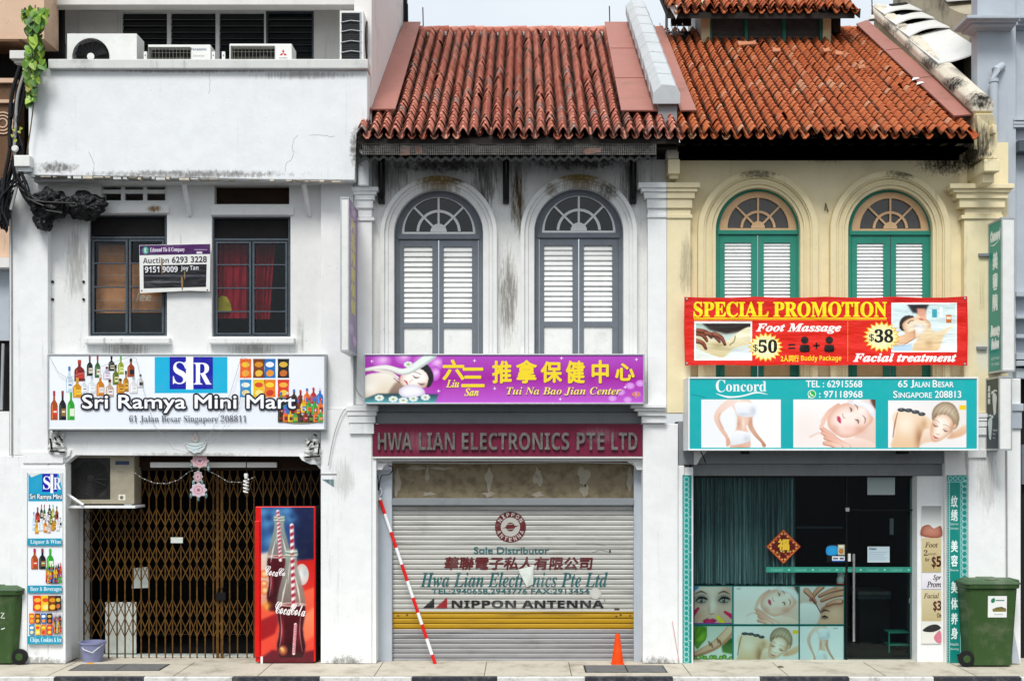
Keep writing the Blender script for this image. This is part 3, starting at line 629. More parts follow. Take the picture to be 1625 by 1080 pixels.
def pic_arm(a, x0, y0, x1, y1):
    g, w, h, P = setup(x0, y0, x1, y1)
    a.rect(x0, y0, x1, y1, '#cdd6ca', '#e9ece6')
    for k in range(7): a.blob(P([(-.02 + .05 * k, .1), (.1 + .04 * k, -.02), (.22 + .02 * k, .3), (.1 + .02 * k, .62 - .03 * k), (.0, .4)]), ['#86bd2f', '#5f9420', '#9ad03a'][k % 3], '#4f8418')
    a.poly(P([(.72, .4), (1.02, .3), (1.02, .76), (.75, .7)]), '#2f5a24', '#4f8a2e', fe=1.)
    a.stroke(P([(1.02, .02), (.8, .3), (.5, .55), (.15, .72), (-.02, .8)]), [h * .24, h * .28, h * .24, h * .18, h * .12], '#c79474', c2='#a87254'); a.stroke(P([(1.02, -.02), (.8, .26), (.5, .51), (.15, .69), (-.02, .78)]), [h * .16, h * .18, h * .15, h * .1, h * .06], '#eccbae', c2='#d6a484', fe=1.5)
    for (u, v) in ((.4, .42), (.46, .46), (.62, .34), (.68, .38)): a.stroke(P([(u, v), (u + .03, v + .1)]), h * .045, '#7a4a34', alpha=.8)
    for k in range(12): a.ell(*g(.04 + .085 * k, .87 + .06 * math.sin(k * 2)), w * .06, h * .06, ['#9ad04a', '#76b030', '#c2e670'][k % 3], '#3f7a1e')
def pic_sleep(a, x0, y0, x1, y1):
    g, w, h, P = setup(x0, y0, x1, y1); Q = lambda L: L
    a.rect(x0, y0, x1, y0 + h * .48, '#b34ac0', '#a01a9a'); a.rect(x0, y0 + h * .48, x1, y1, '#a01a9a', '#c05ad0')
    for (x, y, r) in ((606, 572, 16), (640, 566, 14), (670, 572, 15), (692, 576, 13), (690, 592, 9)): a.ell(x, y, r, 12, '#e7a6ec', '#b850c4'); a.shade(x + 3, y - 2, r * .5, 5, '#f6d6f8', .6)
    a.poly(a.smooth([(576, 600), (598, 591), (618, 592), (634, 603), (640, 612), (628, 628), (600, 642), (576, 642)], 3), '#f3efe4', '#d6bd9e', fe=1.); a.shade(586, 615, 16, 14, '#fdfaf2', .8)
    a.poly(a.smooth([(612, 640), (626, 608), (648, 602), (664, 622), (640, 640)], 3), '#b09480', '#5d4a42', fe=1.5)
    a.fan(a.smooth([(634, 602), (642, 588), (658, 579), (676, 583), (684, 598), (678, 612), (660, 617), (642, 613)], 3), '#fcf6f0', '#dcbcaa'); a.shade(672, 611, 9, 5, '#b98f7c', .6)
    a.fan(a.smooth([(654, 580), (668, 574), (681, 581), (688, 597), (684, 611), (677, 614), (680, 599), (672, 587)], 3), '#2a2630', '#121017')
    for q in ([(655, 595), (660, 599.5), (666, 598)], [(663, 607), (669, 610), (674, 608)]): a.shade(q[1][0], q[1][1] - 1, 5, 2.5, '#a58474', .5); a.stroke(q, [.4, 1.5, .4], '#2a2022')
    a.stroke([(656, 590), (662, 591), (668, 594)], .9, '#5a4440', alpha=.8); a.stroke([(655, 602), (651, 605), (650, 607)], 1.2, '#c39c8c', alpha=.8); a.stroke([(641, 603), (645, 606), (647, 610.5)], [.8, 2.8, .8], '#c4384c')
    a.stroke([(578, 587), (612, 583), (640, 590), (662, 580), (686, 562)], [5, 8, 10, 13, 15], '#c9c6b8', c2='#b9cac6'); a.stroke([(578, 586), (612, 582), (640, 588.5), (662, 578), (686, 560)], [3, 6, 7, 9, 11], '#f4f2ea', c2='#e6f2ee', fe=1.5)
    a.stroke([(594, 587), (618, 591), (632, 599)], [3, 5, 3], '#e6e0d2'); a.stroke([(625, 600), (634, 607)], 1.4, '#5a463c', alpha=.7)
    a.poly([(576, 633), (600, 624), (696, 625), (690, 642), (576, 642)], '#1d3a44', '#6cc2ca', fe=1.)
    a.fan(a.smooth([(634, 617), (650, 610), (668, 614), (674, 625), (650, 631), (635, 627)], 3), '#f6f4fa', '#d2cade')
    for (x, y) in ((602, 631), (624, 633), (656, 632), (675, 630), (640, 635), (648, 578)):
        for k in range(7): a.ell(x + 4.6 * math.cos(k * .9), y + 3 * math.sin(k * .9), 3.2, 2.2, '#fbfcfa', '#c9d6d6')
        a.ell(x, y, 1.8, 1.6, '#c9d22a', '#8a9c1c')
def pic_cola(a, x0, y0, x1, y1):
    a.fe = .7
    a.rect(x0, y0, x1, 892, '#1b3f7a', '#2a4f86'); a.poly([(464, 800), (502, 800), (502, 889), (470, 889)], '#141f48', '#0d1738', fe=3)
    for (x, y, r) in ((425, 830, 16), (440, 813, 14), (462, 822, 12), (430, 858, 16), (455, 810, 11), (418, 812, 12)): a.shade(x, y, r, r * .8, '#5a9ccc', .75); a.shade(x + 9, y + 9, r * .6, r * .6, '#16305e', .7)
    a.poly([(410, 878), (432, 874), (432, 1000), (410, 1000)], '#e0d2c4', '#d87a54', fe=2); a.poly([(432, 892), (502, 886), (502, 965), (432, 965)], '#c41c1a', '#dc3a2a', fe=1.5); a.poly([(410, 962), (502, 930), (502, 1054), (410, 1054)], '#ea6242', '#d83e2e', fe=1.5)
    a.poly([(410, 985), (448, 968), (436, 1005), (410, 1018)], '#9a1a1e', fe=1.5); a.poly([(410, 1046), (432, 1030), (470, 1036), (502, 1030), (502, 1054), (410, 1054)], '#6a1020', '#520c1a', fe=1.5); a.poly([(470, 985), (502, 960), (502, 1005), (478, 1022)], '#f28a60', '#ea6a46', fe=2)
    a.ell(479, 911, 11, 17, '#f2eeea', '#cdbcb2'); a.shade(483, 908, 5, 9, '#8ab0c0', .5)
    for (x, y, r) in ((420, 910, 8), (421, 936, 9), (428, 962, 8), (419, 925, 6)): a.ell(x, y, r, r * .8, '#fbe0a0', '#d8703c')
    PR = [(.2, -.02), (.23, .03), (.19, .06), (.21, .14), (.32, .26), (.44, .4), (.49, .54), (.46, .63), (.41, .71), (.43, .8), (.49, .88), (.46, .96), (.4, 1.)]
    def cola(cx, t, b, w, liq, straw):
        h = b - t; q = a.smooth([(cx - p * w, t + h * v) for p, v in PR], 4, False); full = q + [(2 * cx - x, y) for x, y in reversed(q)]
        a.poly(full, '#90a596', '#6a3a3a', alpha=.85); a.poly(full, '#c4d8c6', '#5a2026', fe=4, alpha=.25)
        lq = [p for p in q if p[1] >= t + h * liq]; lq = [(cx + (x - cx) * .96, y) for x, y in lq]; a.poly(lq + [(2 * cx - x, y) for x, y in reversed(lq)], '#4c0d16', '#34080f'); a.ell(cx, t + h * liq, w * .46, h * .018, '#7a2a2c', '#e0d0c4')
        if straw: straw()
        a.shade(cx - w * .3, t + h * .75, w * .08, h * .16, '#a8303c', .7); a.shade(cx + w * .25, t + h * .78, w * .1, h * .14, '#7a1824', .7); a.shade(cx, t + h * .9, w * .2, h * .06, '#1a0408', .8)
        for (u, v0, v1, wd, al) in ((-.32, .26, .52, .05, .8), (.3, .24, .5, .06, .75), (-.1, .1, .3, .04, .6), (.36, .56, .94, .03, .5), (-.4, .56, .94, .035, .5)):
            a.stroke([(cx + u * w * (.45 if v0 < .3 else .95), t + h * v0), (cx + u * w * .8, t + h * (v0 + v1) / 2), (cx + u * w * 1.05, t + h * v1)], [.4, w * wd, .4], '#f2f4ea', alpha=al, fe=.9)
        for i in range(4): a.stroke([(cx - w * .19, t + h * (.0 + .016 * i)), (cx, t + h * (.006 + .016 * i)), (cx + w * .19, t + h * (.0 + .016 * i))], h * .008, '#e2ecdc' if i % 2 == 0 else '#6a7a6a', alpha=.85)
    def straw(xa, ya, xb, yb, w):
        n = 12; a.stroke([(xa, ya), (xb, yb)], w, '#f2e8e6', 1)
        for i in range(n):
            u0, u1 = i / n, (i + .5) / n; xm0, ym0 = xa + (xb - xa) * u0, ya + (yb - ya) * u0; xm1, ym1 = xa + (xb - xa) * u1, ya + (yb - ya) * u1
            a.poly([(xm0 - w / 2, ym0 + 2), (xm0 + w / 2, ym0 - 1), (xm1 + w / 2, ym1 - 1), (xm1 - w / 2, ym1 + 2)], '#a81e34')
        a.stroke([(xa + w * .3, ya), (xb + w * .3, yb)], w * .25, '#8a5a60', 1, alpha=.4)
    cola(443, 820, 958, 40, .45, lambda: straw(441, 811, 445, 888, 5)); a.poly([(424, 945), (464, 950), (458, 972), (426, 968)], '#3a0a12', fe=1.5)
    a.shade(424, 960, 9, 8, '#e8a03a', .7); cola(462, 874, 1043, 47, .5, lambda: straw(463, 833, 466, 962, 6.2)); straw(469, 990, 466, 1036, 4.6); a.ell(449, 1031, 8, 9, '#e0a850', '#5a1420'); a.shade(447, 1028, 3, 3, '#fae0a0', .8)

def bottle(a, cx, y0, y1, w, col, lab, cap, lab2=None):
    h = y1 - y0; n = w * .28
    a.poly([(cx - n / 2, y0), (cx + n / 2, y0), (cx + n / 2, y0 + h * .3), (cx + w * .42, y0 + h * .42), (cx + w / 2, y0 + h * .5), (cx + w / 2, y1), (cx - w / 2, y1), (cx - w / 2, y0 + h * .5), (cx - w * .42, y0 + h * .42), (cx - n / 2, y0 + h * .3)], col)
    a.rect(cx - n * .6, y0 - h * .01, cx + n * .6, y0 + h * .16, cap)
    a.rect(cx - w * .34, y0 + h * .46, cx - w * .2, y1 - h * .04, tuple(min(1, x * 1.8 + .05) for x in lin(col)))
    a.l -= 1; a.rect(cx - w * .46 + w * .3, y0 + h * .6, cx + w * .46, y0 + h * .86, lab)
    a.rect(cx - w * .1, y0 + h * .68, cx + w * .36, y0 + h * .74, lab2 or cap)
def snack(a, x0, y0, x1, y1, c, c2, c3):
    h = y1 - y0; w = x1 - x0
    a.poly([(x0, y0), (x1, y0), (x1 - w * .04, y0 + h * .5), (x1, y1), (x0, y1), (x0 + w * .04, y0 + h * .5)], c)
    a.ell((x0 + x1) / 2, y0 + h * .3, w * .36, h * .14, c2); a.l -= 1
    a.blob([(x0 + w * .2, y0 + h * .7), (x0 + w * .5, y0 + h * .58), (x0 + w * .82, y0 + h * .68), (x0 + w * .7, y0 + h * .88), (x0 + w * .3, y0 + h * .9)], c3)
def bottle_cluster(a, f, s):
    """the picture of spirits bottles, f maps its own units (zoomed sign photo) to the sheet"""
    L = [(535, 35, 268, 70, '#1f2a20', '#d8d2b8', '#8a4a3a'), (627, 35, 290, 66, '#2f5a2a', '#dfe6c8', '#b02a2a'), (790, 38, 210, 72, '#1b221a', '#c8c0a0', '#101010'),
         (900, 38, 250, 66, '#93a02c', '#e6e0a0', '#4aa82e'), (1018, 65, 280, 84, '#8e3a18', '#1e1e22', '#14161c'), (415, 82, 330, 120, '#7a1f1c', '#d43a34', '#b23a28'),
         (297, 160, 460, 76, '#b9cfdc', '#dfe9f0', '#2a6fb0'), (735, 160, 310, 80, '#b9b2c0', '#f0eef2', '#7a1f3a'), (840, 140, 370, 70, '#5a6a22', '#dcd88a', '#1a1a14'), (960, 210, 450, 62, '#a8741c', '#e0b030', '#181410'),
         (390, 290, 520, 100, '#c88a12', '#e8c23a', '#d8a04a'), (470, 300, 470, 70, '#cfd4d8', '#eef0f2', '#3a3a3e'), (560, 270, 470, 84, '#d3d9de', '#e9f0f6', '#b8c0c8'), (660, 250, 500, 90, '#c07818', '#ded8d0', '#cfcac4'),
         (770, 310, 510, 90, '#b9a294', '#ece8e6', '#5a2018'), (895, 300, 470, 90, '#b8781a', '#d8a83c', '#16181c'), (1050, 280, 470, 90, '#d6d6d8', '#eeeeee', '#b0b0b4'), (1130, 250, 400, 70, '#c9c9c9', '#1c1c1c', '#1c1c1c')]
    for (cx, t, b, w, c, lb, cp) in L:
        p = f(cx, t); q = f(cx, b); bottle(a, p[0], p[1], q[1], w * s, c, lb, cp)
def three_beers(a, f, s):
    l0 = a.l
    for (cx, c, lb, cp, l2) in ((118, '#a04a1c', '#c83a24', '#b0264a', '#e8d8c0'), (217, '#15171c', '#8a6a2a', '#7a3030', '#e0d8b0'), (316, '#2f9a2e', '#dfe8d0', '#3fae3a', '#d8e8c8')):
        p = f(cx, 445); q = f(cx, 785); a.l = l0; bottle(a, p[0], p[1], q[1], 84 * s, c, lb, cp, l2)
def soft_drinks(a, x0, y0, x1, y1, rnd):
    w = x1 - x0; h = y1 - y0
    a.ell((x0 + x1) / 2, y1 - h * .1, w * .5, h * .12, '#8a8a70')
    cs = ['#20242c', '#b0302a', '#2a6fc0', '#7a2a1a', '#e06a1c', '#3a9a3a', '#d8b020', '#3a2a1c']
    for row, (t, n) in enumerate(((0.0, 7), (.3, 8), (.6, 9))):
        for i in range(n):
            cx = x0 + w * (i + .5) / n; top = y0 + h * (t + .08 * rnd.random()) + (h * .12 * (1 - i / n) if row == 0 else 0)
            bottle(a, cx, top, min(y1 - h * .03, top + h * .42), w / n * .95, cs[rnd.randrange(8)], cs[rnd.randrange(8)], ['#d0d0d0', '#2a6fc0', '#c03030'][rnd.randrange(3)])
SNK = [('#e8641c', '#f4c23c', '#f0a83c'), ('#7a3a14', '#d8901c', '#e8b83c'), ('#1f6fb8', '#f2f2f2', '#e8962a'), ('#1c1c20', '#d8b040', '#c86a2a'), ('#2a8fc8', '#f0f0e0', '#e8d8a0'), ('#e8c01c', '#d84a2a', '#f4e08a'), ('#e87a1c', '#f4d03c', '#c83a24'), ('#d83a20', '#f0b03c', '#f0c83c')]

# ------------------------------------------------------------------ ground
GZ = 0.0
g = MB(); g.box((-60, -900, -.30), (60, -1.0, -.135), 'asphalt'); g.box((-900, -900, -.6), (900, 900, -.31), 'asphalt'); struct(g, 'road')
g = MB(); g.box((-30, -.93, -.3), (30, 0.12, 0), 'pavement'); 
for px_ in (-60, 95, 290, 420, 600, 770, 905, 1090, 1240, 1390, 1530, 1690): x_ = (px_ - XC) / PX * .97; g.box((x_ - .004, -.92, -.02), (x_ + .004, .1, .0012), 'black_metal')
g.box((-30, -.925, -.02), (30, -.9, .0012), 'manhole')
struct(g, 'pavement')
g = MB(); g.box((-30, .12, -.3), (30, 6, -.012), 'pavement'); struct(g, 'walkway_floor')
g = MB()
edges = [-190, -52, 88, 230, 370, 508, 654, 789, 928, 1067, 1205, 1346, 1480, 1618, 1760, 1900]
for i in range(len(edges) - 1):
    a = (edges[i] - XC) / PX * .941; b = (edges[i + 1] - XC) / PX * .941
    g.box((a + .002, -1.0, -.3), (b - .002, -.93, .003), 'kerb_white' if i % 2 == 1 else 'kerb_black')
g.box((-30, -1.0, -.3), ((edges[0] - XC) / PX * .941, -.93, .003), 'kerb_white'); g.box(((edges[-1] - XC) / PX * .941, -1.0, -.3), (30, -.93, .003), 'kerb_white')
struct(g, 'kerb', bevel=.008)
def ground_y(py): return (YH - py) and (H * PX * D / (py - YH)) - D
def manhole(px0, px1, py0, py1, label):
    y0, y1 = ground_y(py1), ground_y(py0); k = (D + y1) / D / PX
    x0, x1 = (px0 - XC) * k, (px1 - XC) * k; xm = x0 + (x1 - x0) * .52
    t = thing('drain_cover', label, 'drain cover', ((x0 + x1) / 2, y0, 0), 'steel drain covers in the pavement')
    m = MB(); m.box((x0, y0, .001), (xm - .008, y1, .006), 'manhole'); m.box((xm + .008, y0, .001), (x1, y1, .006), 'manhole'); m.build('cover_plate', t, .002)
    m = MB(); 
    for a, b in (((x0 - .02, y0 - .02), (x1 + .02, y0)), ((x0 - .02, y1), (x1 + .02, y1 + .02)), ((x0 - .02, y0), (x0, y1)), ((x1, y0), (x1 + .02, y1)), ((xm - .008, y0), (xm + .008, y1))): m.box((a[0], a[1], .0005), (b[0], b[1], .004), 'black_metal')
    m.build('cover_rim', t)
manhole(131, 267, 1053.6, 1063, 'steel drain cover in the pavement before the brown folding gate')
manhole(928, 1050, 1055.5, 1066, 'steel drain cover in the pavement near the orange cone')

# ------------------------------------------------------------------ building parts used more than once
def capital(mb, x0, x1, y0, y1, Y, d, mat, over=10, steps=4, left=True, right=True):
    """stepped moulding: widest at the top"""
    hs = [.2, .16, .26, .38] if steps == 4 else [1 / steps] * steps
    y = y0
    for i in range(steps):
        o = over * (1 - i / (steps - .35)); h = (y1 - y0) * hs[i]
        mb.pbox(x0 - (o if left else 0), y + (0.6 if i else 0), x1 + (o if right else 0), y + h, Y - .012 * o * .5, d, mat); y += h
def louvre_leaf(parent, x0, x1, y0, y1, lx0, lx1, ly0, ly1, Y, frame, slat, n, gap, lower=None):
    f = MB(); holes = [[(lx0, ly0), (lx1, ly0), (lx1, ly1), (lx0, ly1)]]
    if lower: holes.append([(lx0, lower[0]), (lx1, lower[0]), (lx1, lower[1]), (lx0, lower[1])])
    f.prism([(x0, y0), (x1, y0), (x1, y1), (x0, y1)], Y, .045, frame, holes)
    h = (ly1 - ly0) / n
    for i in range(n):
        a = W(lx0 - .5, ly0 + h * (i + 1), Y); b = W(lx1 + .5, ly0 + h * i, Y); t = gap
        z0, z1 = a.z, a.z + (b.z - a.z) * 1.0
        ya, yb = Y + .006 + random.uniform(0, .008), Y + .036 + random.uniform(-.004, .004)
        if random.random() < .12: z1 -= .008 * random.random(); z0 -= .006 * random.random()
        f.add([(a.x, ya, z0 + t), (b.x, ya, z0 + t), (b.x, yb, z1 + .008), (a.x, yb, z1 + .008), (a.x, ya, z0 + t + .006), (b.x, ya, z0 + t + .006), (b.x, yb, z1 + .014), (a.x, yb, z1 + .014)],
              [(0, 1, 2, 3), (7, 6, 5, 4), (0, 4, 5, 1), (2, 6, 7, 3), (0, 3, 7, 4), (1, 5, 6, 2)], slat)
    if lower: f.pbox(lx0 - .5, lower[0] - .5, lx1 + .5, lower[1] + .5, Y + .02, .02, slat if frame == 'frame_grey' else 'cream_panel')
    return f.build('shutter_leaf', parent)
def fanlight(parent, cx, cy, r1, r0, rin, hub, Y, mat, glass, w=2.6, botw=4):
    f = MB()
    f.prism(ringpts(cx, cy, r0, r1, 0, 180, 28), Y, .03, mat)
    f.pbox(cx - r1, cy, cx + r1, cy + botw, Y + .001, .03, mat)
    f.prism(circ(cx, cy - .2, hub, 0, 180, 14), Y - .004, .03, mat)
    f.prism(ringpts(cx, cy, rin - w / 2 - .5, rin + w / 2 + .5, 2, 178, 24), Y + .006, .02, mat)
    for a in (45, 90, 135):
        c, s_ = math.cos(R(a)), math.sin(R(a)); q = []
        for (rr, sg) in ((hub - 1, 1), (r0 + 1, 1), (r0 + 1, -1), (hub - 1, -1)): q.append((cx + rr * c - sg * w / 2 * s_, cy - rr * s_ - sg * w / 2 * c))
        f.prism(q, Y + .003, .02, mat)
    f.build('fanlight_frame', parent)
    p = MB(); p.prism(circ(cx, cy + .5, r0 + 2, 0, 180, 24), Y + .032, .006, glass); p.build('pane', parent)
def roof_tiles(name, parent, X0, ncol, cw, Ye, ze, Yr, zr, nrow, mat, keep=lambda c, r, y: True, jit=1.):
    """overlapping V-shaped clay tiles: every tile is a little ridge with its own lift, slip and colour"""
    m = MB(); L = math.hypot(Yr - Ye, zr - ze); dy, dz = (Yr - Ye) / L, (zr - ze) / L; e = L / nrow
    ny, nz = -dz, dy
    rnd = random.Random(name + str(X0)); hgt = .085
    prof = [(-.47, -.1), (-.25, .5), (-.07, .97), (.07, .97), (.25, .5), (.47, -.1)]
    sl = [rnd.uniform(-.012, .012) for _ in range(ncol)]; bow = [rnd.uniform(-.012, .012) for _ in range(ncol)]
    for c in range(ncol):
        ct = rnd.random()
        for r in range(nrow):
            y = Ye + dy * e * r
            if not keep(c, r, y): continue
            u = r / nrow; xo = X0 + (c + .5) * cw + sl[c] * .4 + bow[c] * math.sin(u * 5 + c) + rnd.gauss(0, .0025) * jit
            odd = rnd.random() < .02 * jit
            s0 = e * r - .004 + rnd.gauss(0, .007) * jit - (.05 * rnd.random() if odd else 0) + (rnd.uniform(-.05, .02) if r == 0 else 0)
            s1 = e * (r + 1) + .05
            lf = .028 + rnd.gauss(0, .003) * jit + (.02 if odd else 0); t = .015
            tw = rnd.gauss(0, .006) * jit + (rnd.uniform(-.03, .03) if odd else 0)
            col = (min(1, max(0, .3 * ct + .45 * rnd.random())), rnd.random(), 0); lip = (min(1, col[0] + .5), col[1], 0)  # lip tone raised: light on the front edges put into the colour
            vs = []; cs = []
            for (s, l0) in ((s0, lf), (s1, .004)):
                for (q, hh) in prof:
                    hh2 = l0 + hh * hgt; xx = xo + q * cw * (1. if s == s0 else .97) + (tw if s == s0 else 0)
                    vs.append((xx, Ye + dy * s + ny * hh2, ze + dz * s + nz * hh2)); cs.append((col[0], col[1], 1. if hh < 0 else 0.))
            for (q, hh) in prof: hh2 = lf + hh * hgt; vs.append((xo + q * cw + tw, Ye + dy * s0 + ny * hh2, ze + dz * s0 + nz * hh2)); cs.append(lip)
            for (q, hh) in prof:
                hh2 = lf + hh * hgt - t; cs.append(lip); vs.append((xo + q * cw + tw, Ye + dy * (s0 + .003) + ny * hh2, ze + dz * (s0 + .003) + nz * hh2))
            fs = [(i, i + 1, 7 + i, 6 + i) for i in range(5)] + [(18 + i, 19 + i, 13 + i, 12 + i) for i in range(5)]
            m.add(vs, fs, mat, False, cs)
        # concave under-tile showing between the ridges at the eave
        for r in range(2):
            if not keep(c, r, Ye) or rnd.random() < .12: continue
            xo = X0 + (c + 1.0) * cw; s0 = e * r - .02 + rnd.uniform(-.03, .02); d = .028 + .01 * rnd.random()
            col = (rnd.random(), rnd.random(), 0); vs = []
            for s in (s0, s0 + .3):
                for (q, hh) in ((-.36, .045), (-.12, 0), (.12, 0), (.36, .045)): vs.append((xo + q * cw, Ye + dy * s + ny * (hh - d), ze + dz * s + nz * (hh - d)))
            for (q, hh) in ((-.36, .045), (-.12, 0), (.12, 0), (.36, .045)): vs.append((xo + q * cw, Ye + dy * s0 + ny * (hh - d - .014), ze + dz * s0 + nz * (hh - d - .014)))
            m.add(vs, [(i, i + 1, 5 + i, 4 + i) for i in range(3)] + [(8 + i, 9 + i, i + 1, i) for i in range(3)], mat, False, col)
    return m.build(name, parent, recalc=False)
Ye, Yr = -.55, 4.0
ze = W(0, 214, Ye).z; zr = W(0, 52, Yr).z; SL = (zr - ze) / (Yr - Ye)
def roofz(y): return ze + SL * (y - Ye)
def roof_y(py):
    a = (YH - py) / PX; return (ze - SL * Ye - H - a) / (a / D - SL)
RN = Vector((0, -SL, 1)).normalized()
def on_roof(px, py, lift=0.): 
    y = roof_y(py); p = W(px, py, y); return p + RN * lift
def sheet_on_roof(mb, q, lift, th, mat):
    A = [on_roof(x, y, lift) for x, y in q]; mb.hull([p - RN * th for p in A], A, mat)

def Art_smooth(p, k): return Art.smooth(None, p, k, False)
# ================================================================== white shophouse with the balcony (number 61)
t61 = thing('white_shophouse', 'white shophouse with a big plain balcony parapet and brown folding gate', 'building', (W(300, 1052, 0).x, 0, 0))
YA = .1
w = MB()
win1 = [(140, 340), (265, 340), (265, 533), (140, 533)]; win2 = [(336, 343), (461, 343), (461, 534), (336, 534)]
v1 = [(160, 288), (265, 288), (265, 322), (160, 322)]; v2 = [(340, 290), (459, 290), (459, 324), (340, 324)]
w.prism([(74, 262), (562, 262), (562, 722), (74, 722)], YA, .22, 'white_a', [win1, win2, v1, v2])
w.pbox(112, 722.5, 134, 1052, .535, .2, 'white_a')
w.build('wall', t61)
w = MB(); w.pbox(15, 276, 76, 722, -.02, .5, 'pillar'); w.pbox(-4, 722.5, 76, 1052, -.02, .5, 'pillar'); w.pbox(36, 716, 100, 735, -.04, .1, 'pillar')
w.prism([(76.3, 735.5), (103, 735.5), (103, 1052), (76.3, 1052)], -.02, .5, 'pillar'); w.build('pillar', t61, .008)
w = MB(); w.prism([(35, 741), (104, 741), (104, 1052), (35, 1052)], -.045, .03, 'pillar', [[(43, 750), (100, 750), (100, 1040), (43, 1040)]]); w.build('panel_moulding', t61, .004)
w = MB(); w.pbox(509, 650, 590, 1052, -.02, .5, 'pillar'); w.pbox(509, 285, 561, 649.5, 0.02, .3, 'pillar'); w.build('pillar', t61, .008)
# lintel with its curled corner brackets
w = MB()
w.prism([(76, 683), (509, 683), (509, 745), (500, 735), (488, 724), (120, 722), (112, 728), (98, 740), (84, 728), (76, 716)], 0.03, .2, 'pillar'); w.build('lintel', t61, .006)
# balcony
w = MB()
w.prism([(45, 108), (583, 112), (583, 188), (578, 196), (566, 212), (563, 286), (420, 285), (200, 280), (45, 278)], -.3, .14, 'parapet'); 
w.box((W(583, 0, -.3).x - .14, -.16, W(0, 290, -.3).z), (W(583, 0, -.3).x, 1.2, W(0, 112, -.3).z), 'parapet'); w.build('balcony_parapet', t61, .012)
w = MB(); w.pbox(76, 93.5, 584, 109, -.37, .28, 'coping_a'); w.build('balcony_coping', t61, .012)
w = MB(); w.box((W(45, 0, -.3).x + .01, -.15, W(0, 284, -.3).z), (W(560, 0, -.3).x, 1.2, W(0, 266, -.3).z), 'coping_a')
w.pbox(84, 150, 580, 160, 0., .9, 'coping_a'); w.build('balcony_floor', t61)
# ragged plaster drips along the balcony's lower edge
w = MB(); rd = random.Random(3)
x = 48
while x < 560:
    L = rd.uniform(4, 16); yb = 278 + (x - 45) * .014
    w.pbox(x, yb - 2, x + L, yb + rd.uniform(.5, 4.5), -.298 + rd.random() * .01, .09, 'parapet_c' if rd.random() < .6 else 'coping_a'); x += L + rd.uniform(.5, 5)
w.build('broken_edge', t61)
w = MB()
for pts in ([(490, 216), (508, 213), (520, 217), (531, 216)], [(472, 214), (463, 230), (466, 246), (455, 262), (452, 274)], [(140, 240), (150, 262), (146, 275)], [(330, 108), (333, 130), (331, 150)]):
    q = [(x + rd.uniform(-1.5, 1.5), y + rd.uniform(-1.5, 1.5)) for x, y in Art_smooth(pts, 4)]; w.tube([W(x, y, -.3) for x, y in q], .0022, 'beam_grey', 4)
w.build('plaster_crack', t61)
# upper floor set back behind the balcony
Yu = 1.2
w = MB(); uw = [(191, 17), (498, 17), (498, 101), (191, 101)]
w.prism([(98, -260), (590, -260), (590, 290), (98, 290)], Yu, .2, 'white_wall', [uw]); w.build('upper_wall', t61)
w = MB(); w.pbox(-10, -40, 590, 8, .55, .2, 'white_wall'); w.box((W(-10, 0, .55).x, .55, W(0, -40, .55).z), (-2.25, 4.2, W(0, -52, .55).z), 'white_wall'); w.pbox(125, 17, 187, 100, Yu - .015, .02, 'white_wall'); w.build('eaves_beam', t61, .01)
for (a, b) in ((193, 266), (270, 343), (347, 420), (424, 496)):
    f = MB(); f.prism([(a - 2, 17), (b + 2, 17), (b + 2, 101), (a - 2, 101)], Yu + .02, .06, 'steel_dark' if a > 400 else 'white_paint', [[(a + 1, 20), (b - 1, 20), (b - 1, 100), (a + 1, 100)]]); wf = f.build('window', t61)
    p = MB()
    for i in range(8): 
        q0 = W(a + 1, 20 + i * 10, Yu + .04); q1 = W(b - 1, 31 + i * 10, Yu + .04)
        p.add([(q0.x, Yu + .05, q1.z), (q1.x, Yu + .05, q1.z), (q1.x, Yu + .08, q0.z), (q0.x, Yu + .08, q0.z)], [(0, 1, 2, 3)], 'dark_glass')
    p.build('louvre_panes', wf)
w = MB(); w.box((-2.23, -.02, roofz(0) - 1.2), (-2.0, 4.25, 13.), 'white_wall'); w.build('party_wall', t61)
w = MB(); w.box((-2.05, 4.2, 9.), (-1.94, 4.32, 13.), 'black_metal'); w.tube([(-2.23 + .3, -.3 + 4.3, 10.2), (-1.93, 4.1, 9.6)], .03, 'black_metal'); w.build('downpipe', t61)
# vent grilles under the balcony
w = MB(); hs = []
for r_ in range(2):
    for c_ in range(3): 
        x0 = 163 + c_ * 35; y0 = 290 + r_ * 17; hs.append([(x0, y0), (x0 + 29, y0), (x0 + 29, y0 + 11), (x0, y0 + 11)])
w.prism([(160, 288), (265, 288), (265, 322), (160, 322)], YA + .06, .05, 'white_a', hs); w.build('vent_block', t61)
w = MB(); w.pbox(340, 290, 459, 324, YA + .12, .03, 'room_brown'); w.build('vent_board', t61)
w = MB(); w.pbox(160, 326, 268, 338, YA - .03, .05, 'white_a'); w.pbox(334, 328, 466, 341, YA - .03, .05, 'white_a'); w.build('window_head', t61, .006)
for (xa, xb) in ((133, 269), (331, 467)):
    w = MB(); w.pbox(xa, 534.5, xb, 546, YA - .1, .16, 'white_a'); w.build('sill', t61, .02)
for bx in (292, 482):
    w = MB(); a = W(bx, 292, -.15); b = W(bx + 9, 342, YA - .01)
    w.tube([a, b], .032, 'white_paint', 4); w.tube([W(bx - 3, 289, -.15), W(bx + 2, 287, YA)], .03, 'white_paint', 4); w.build('balcony_bracket', t61)
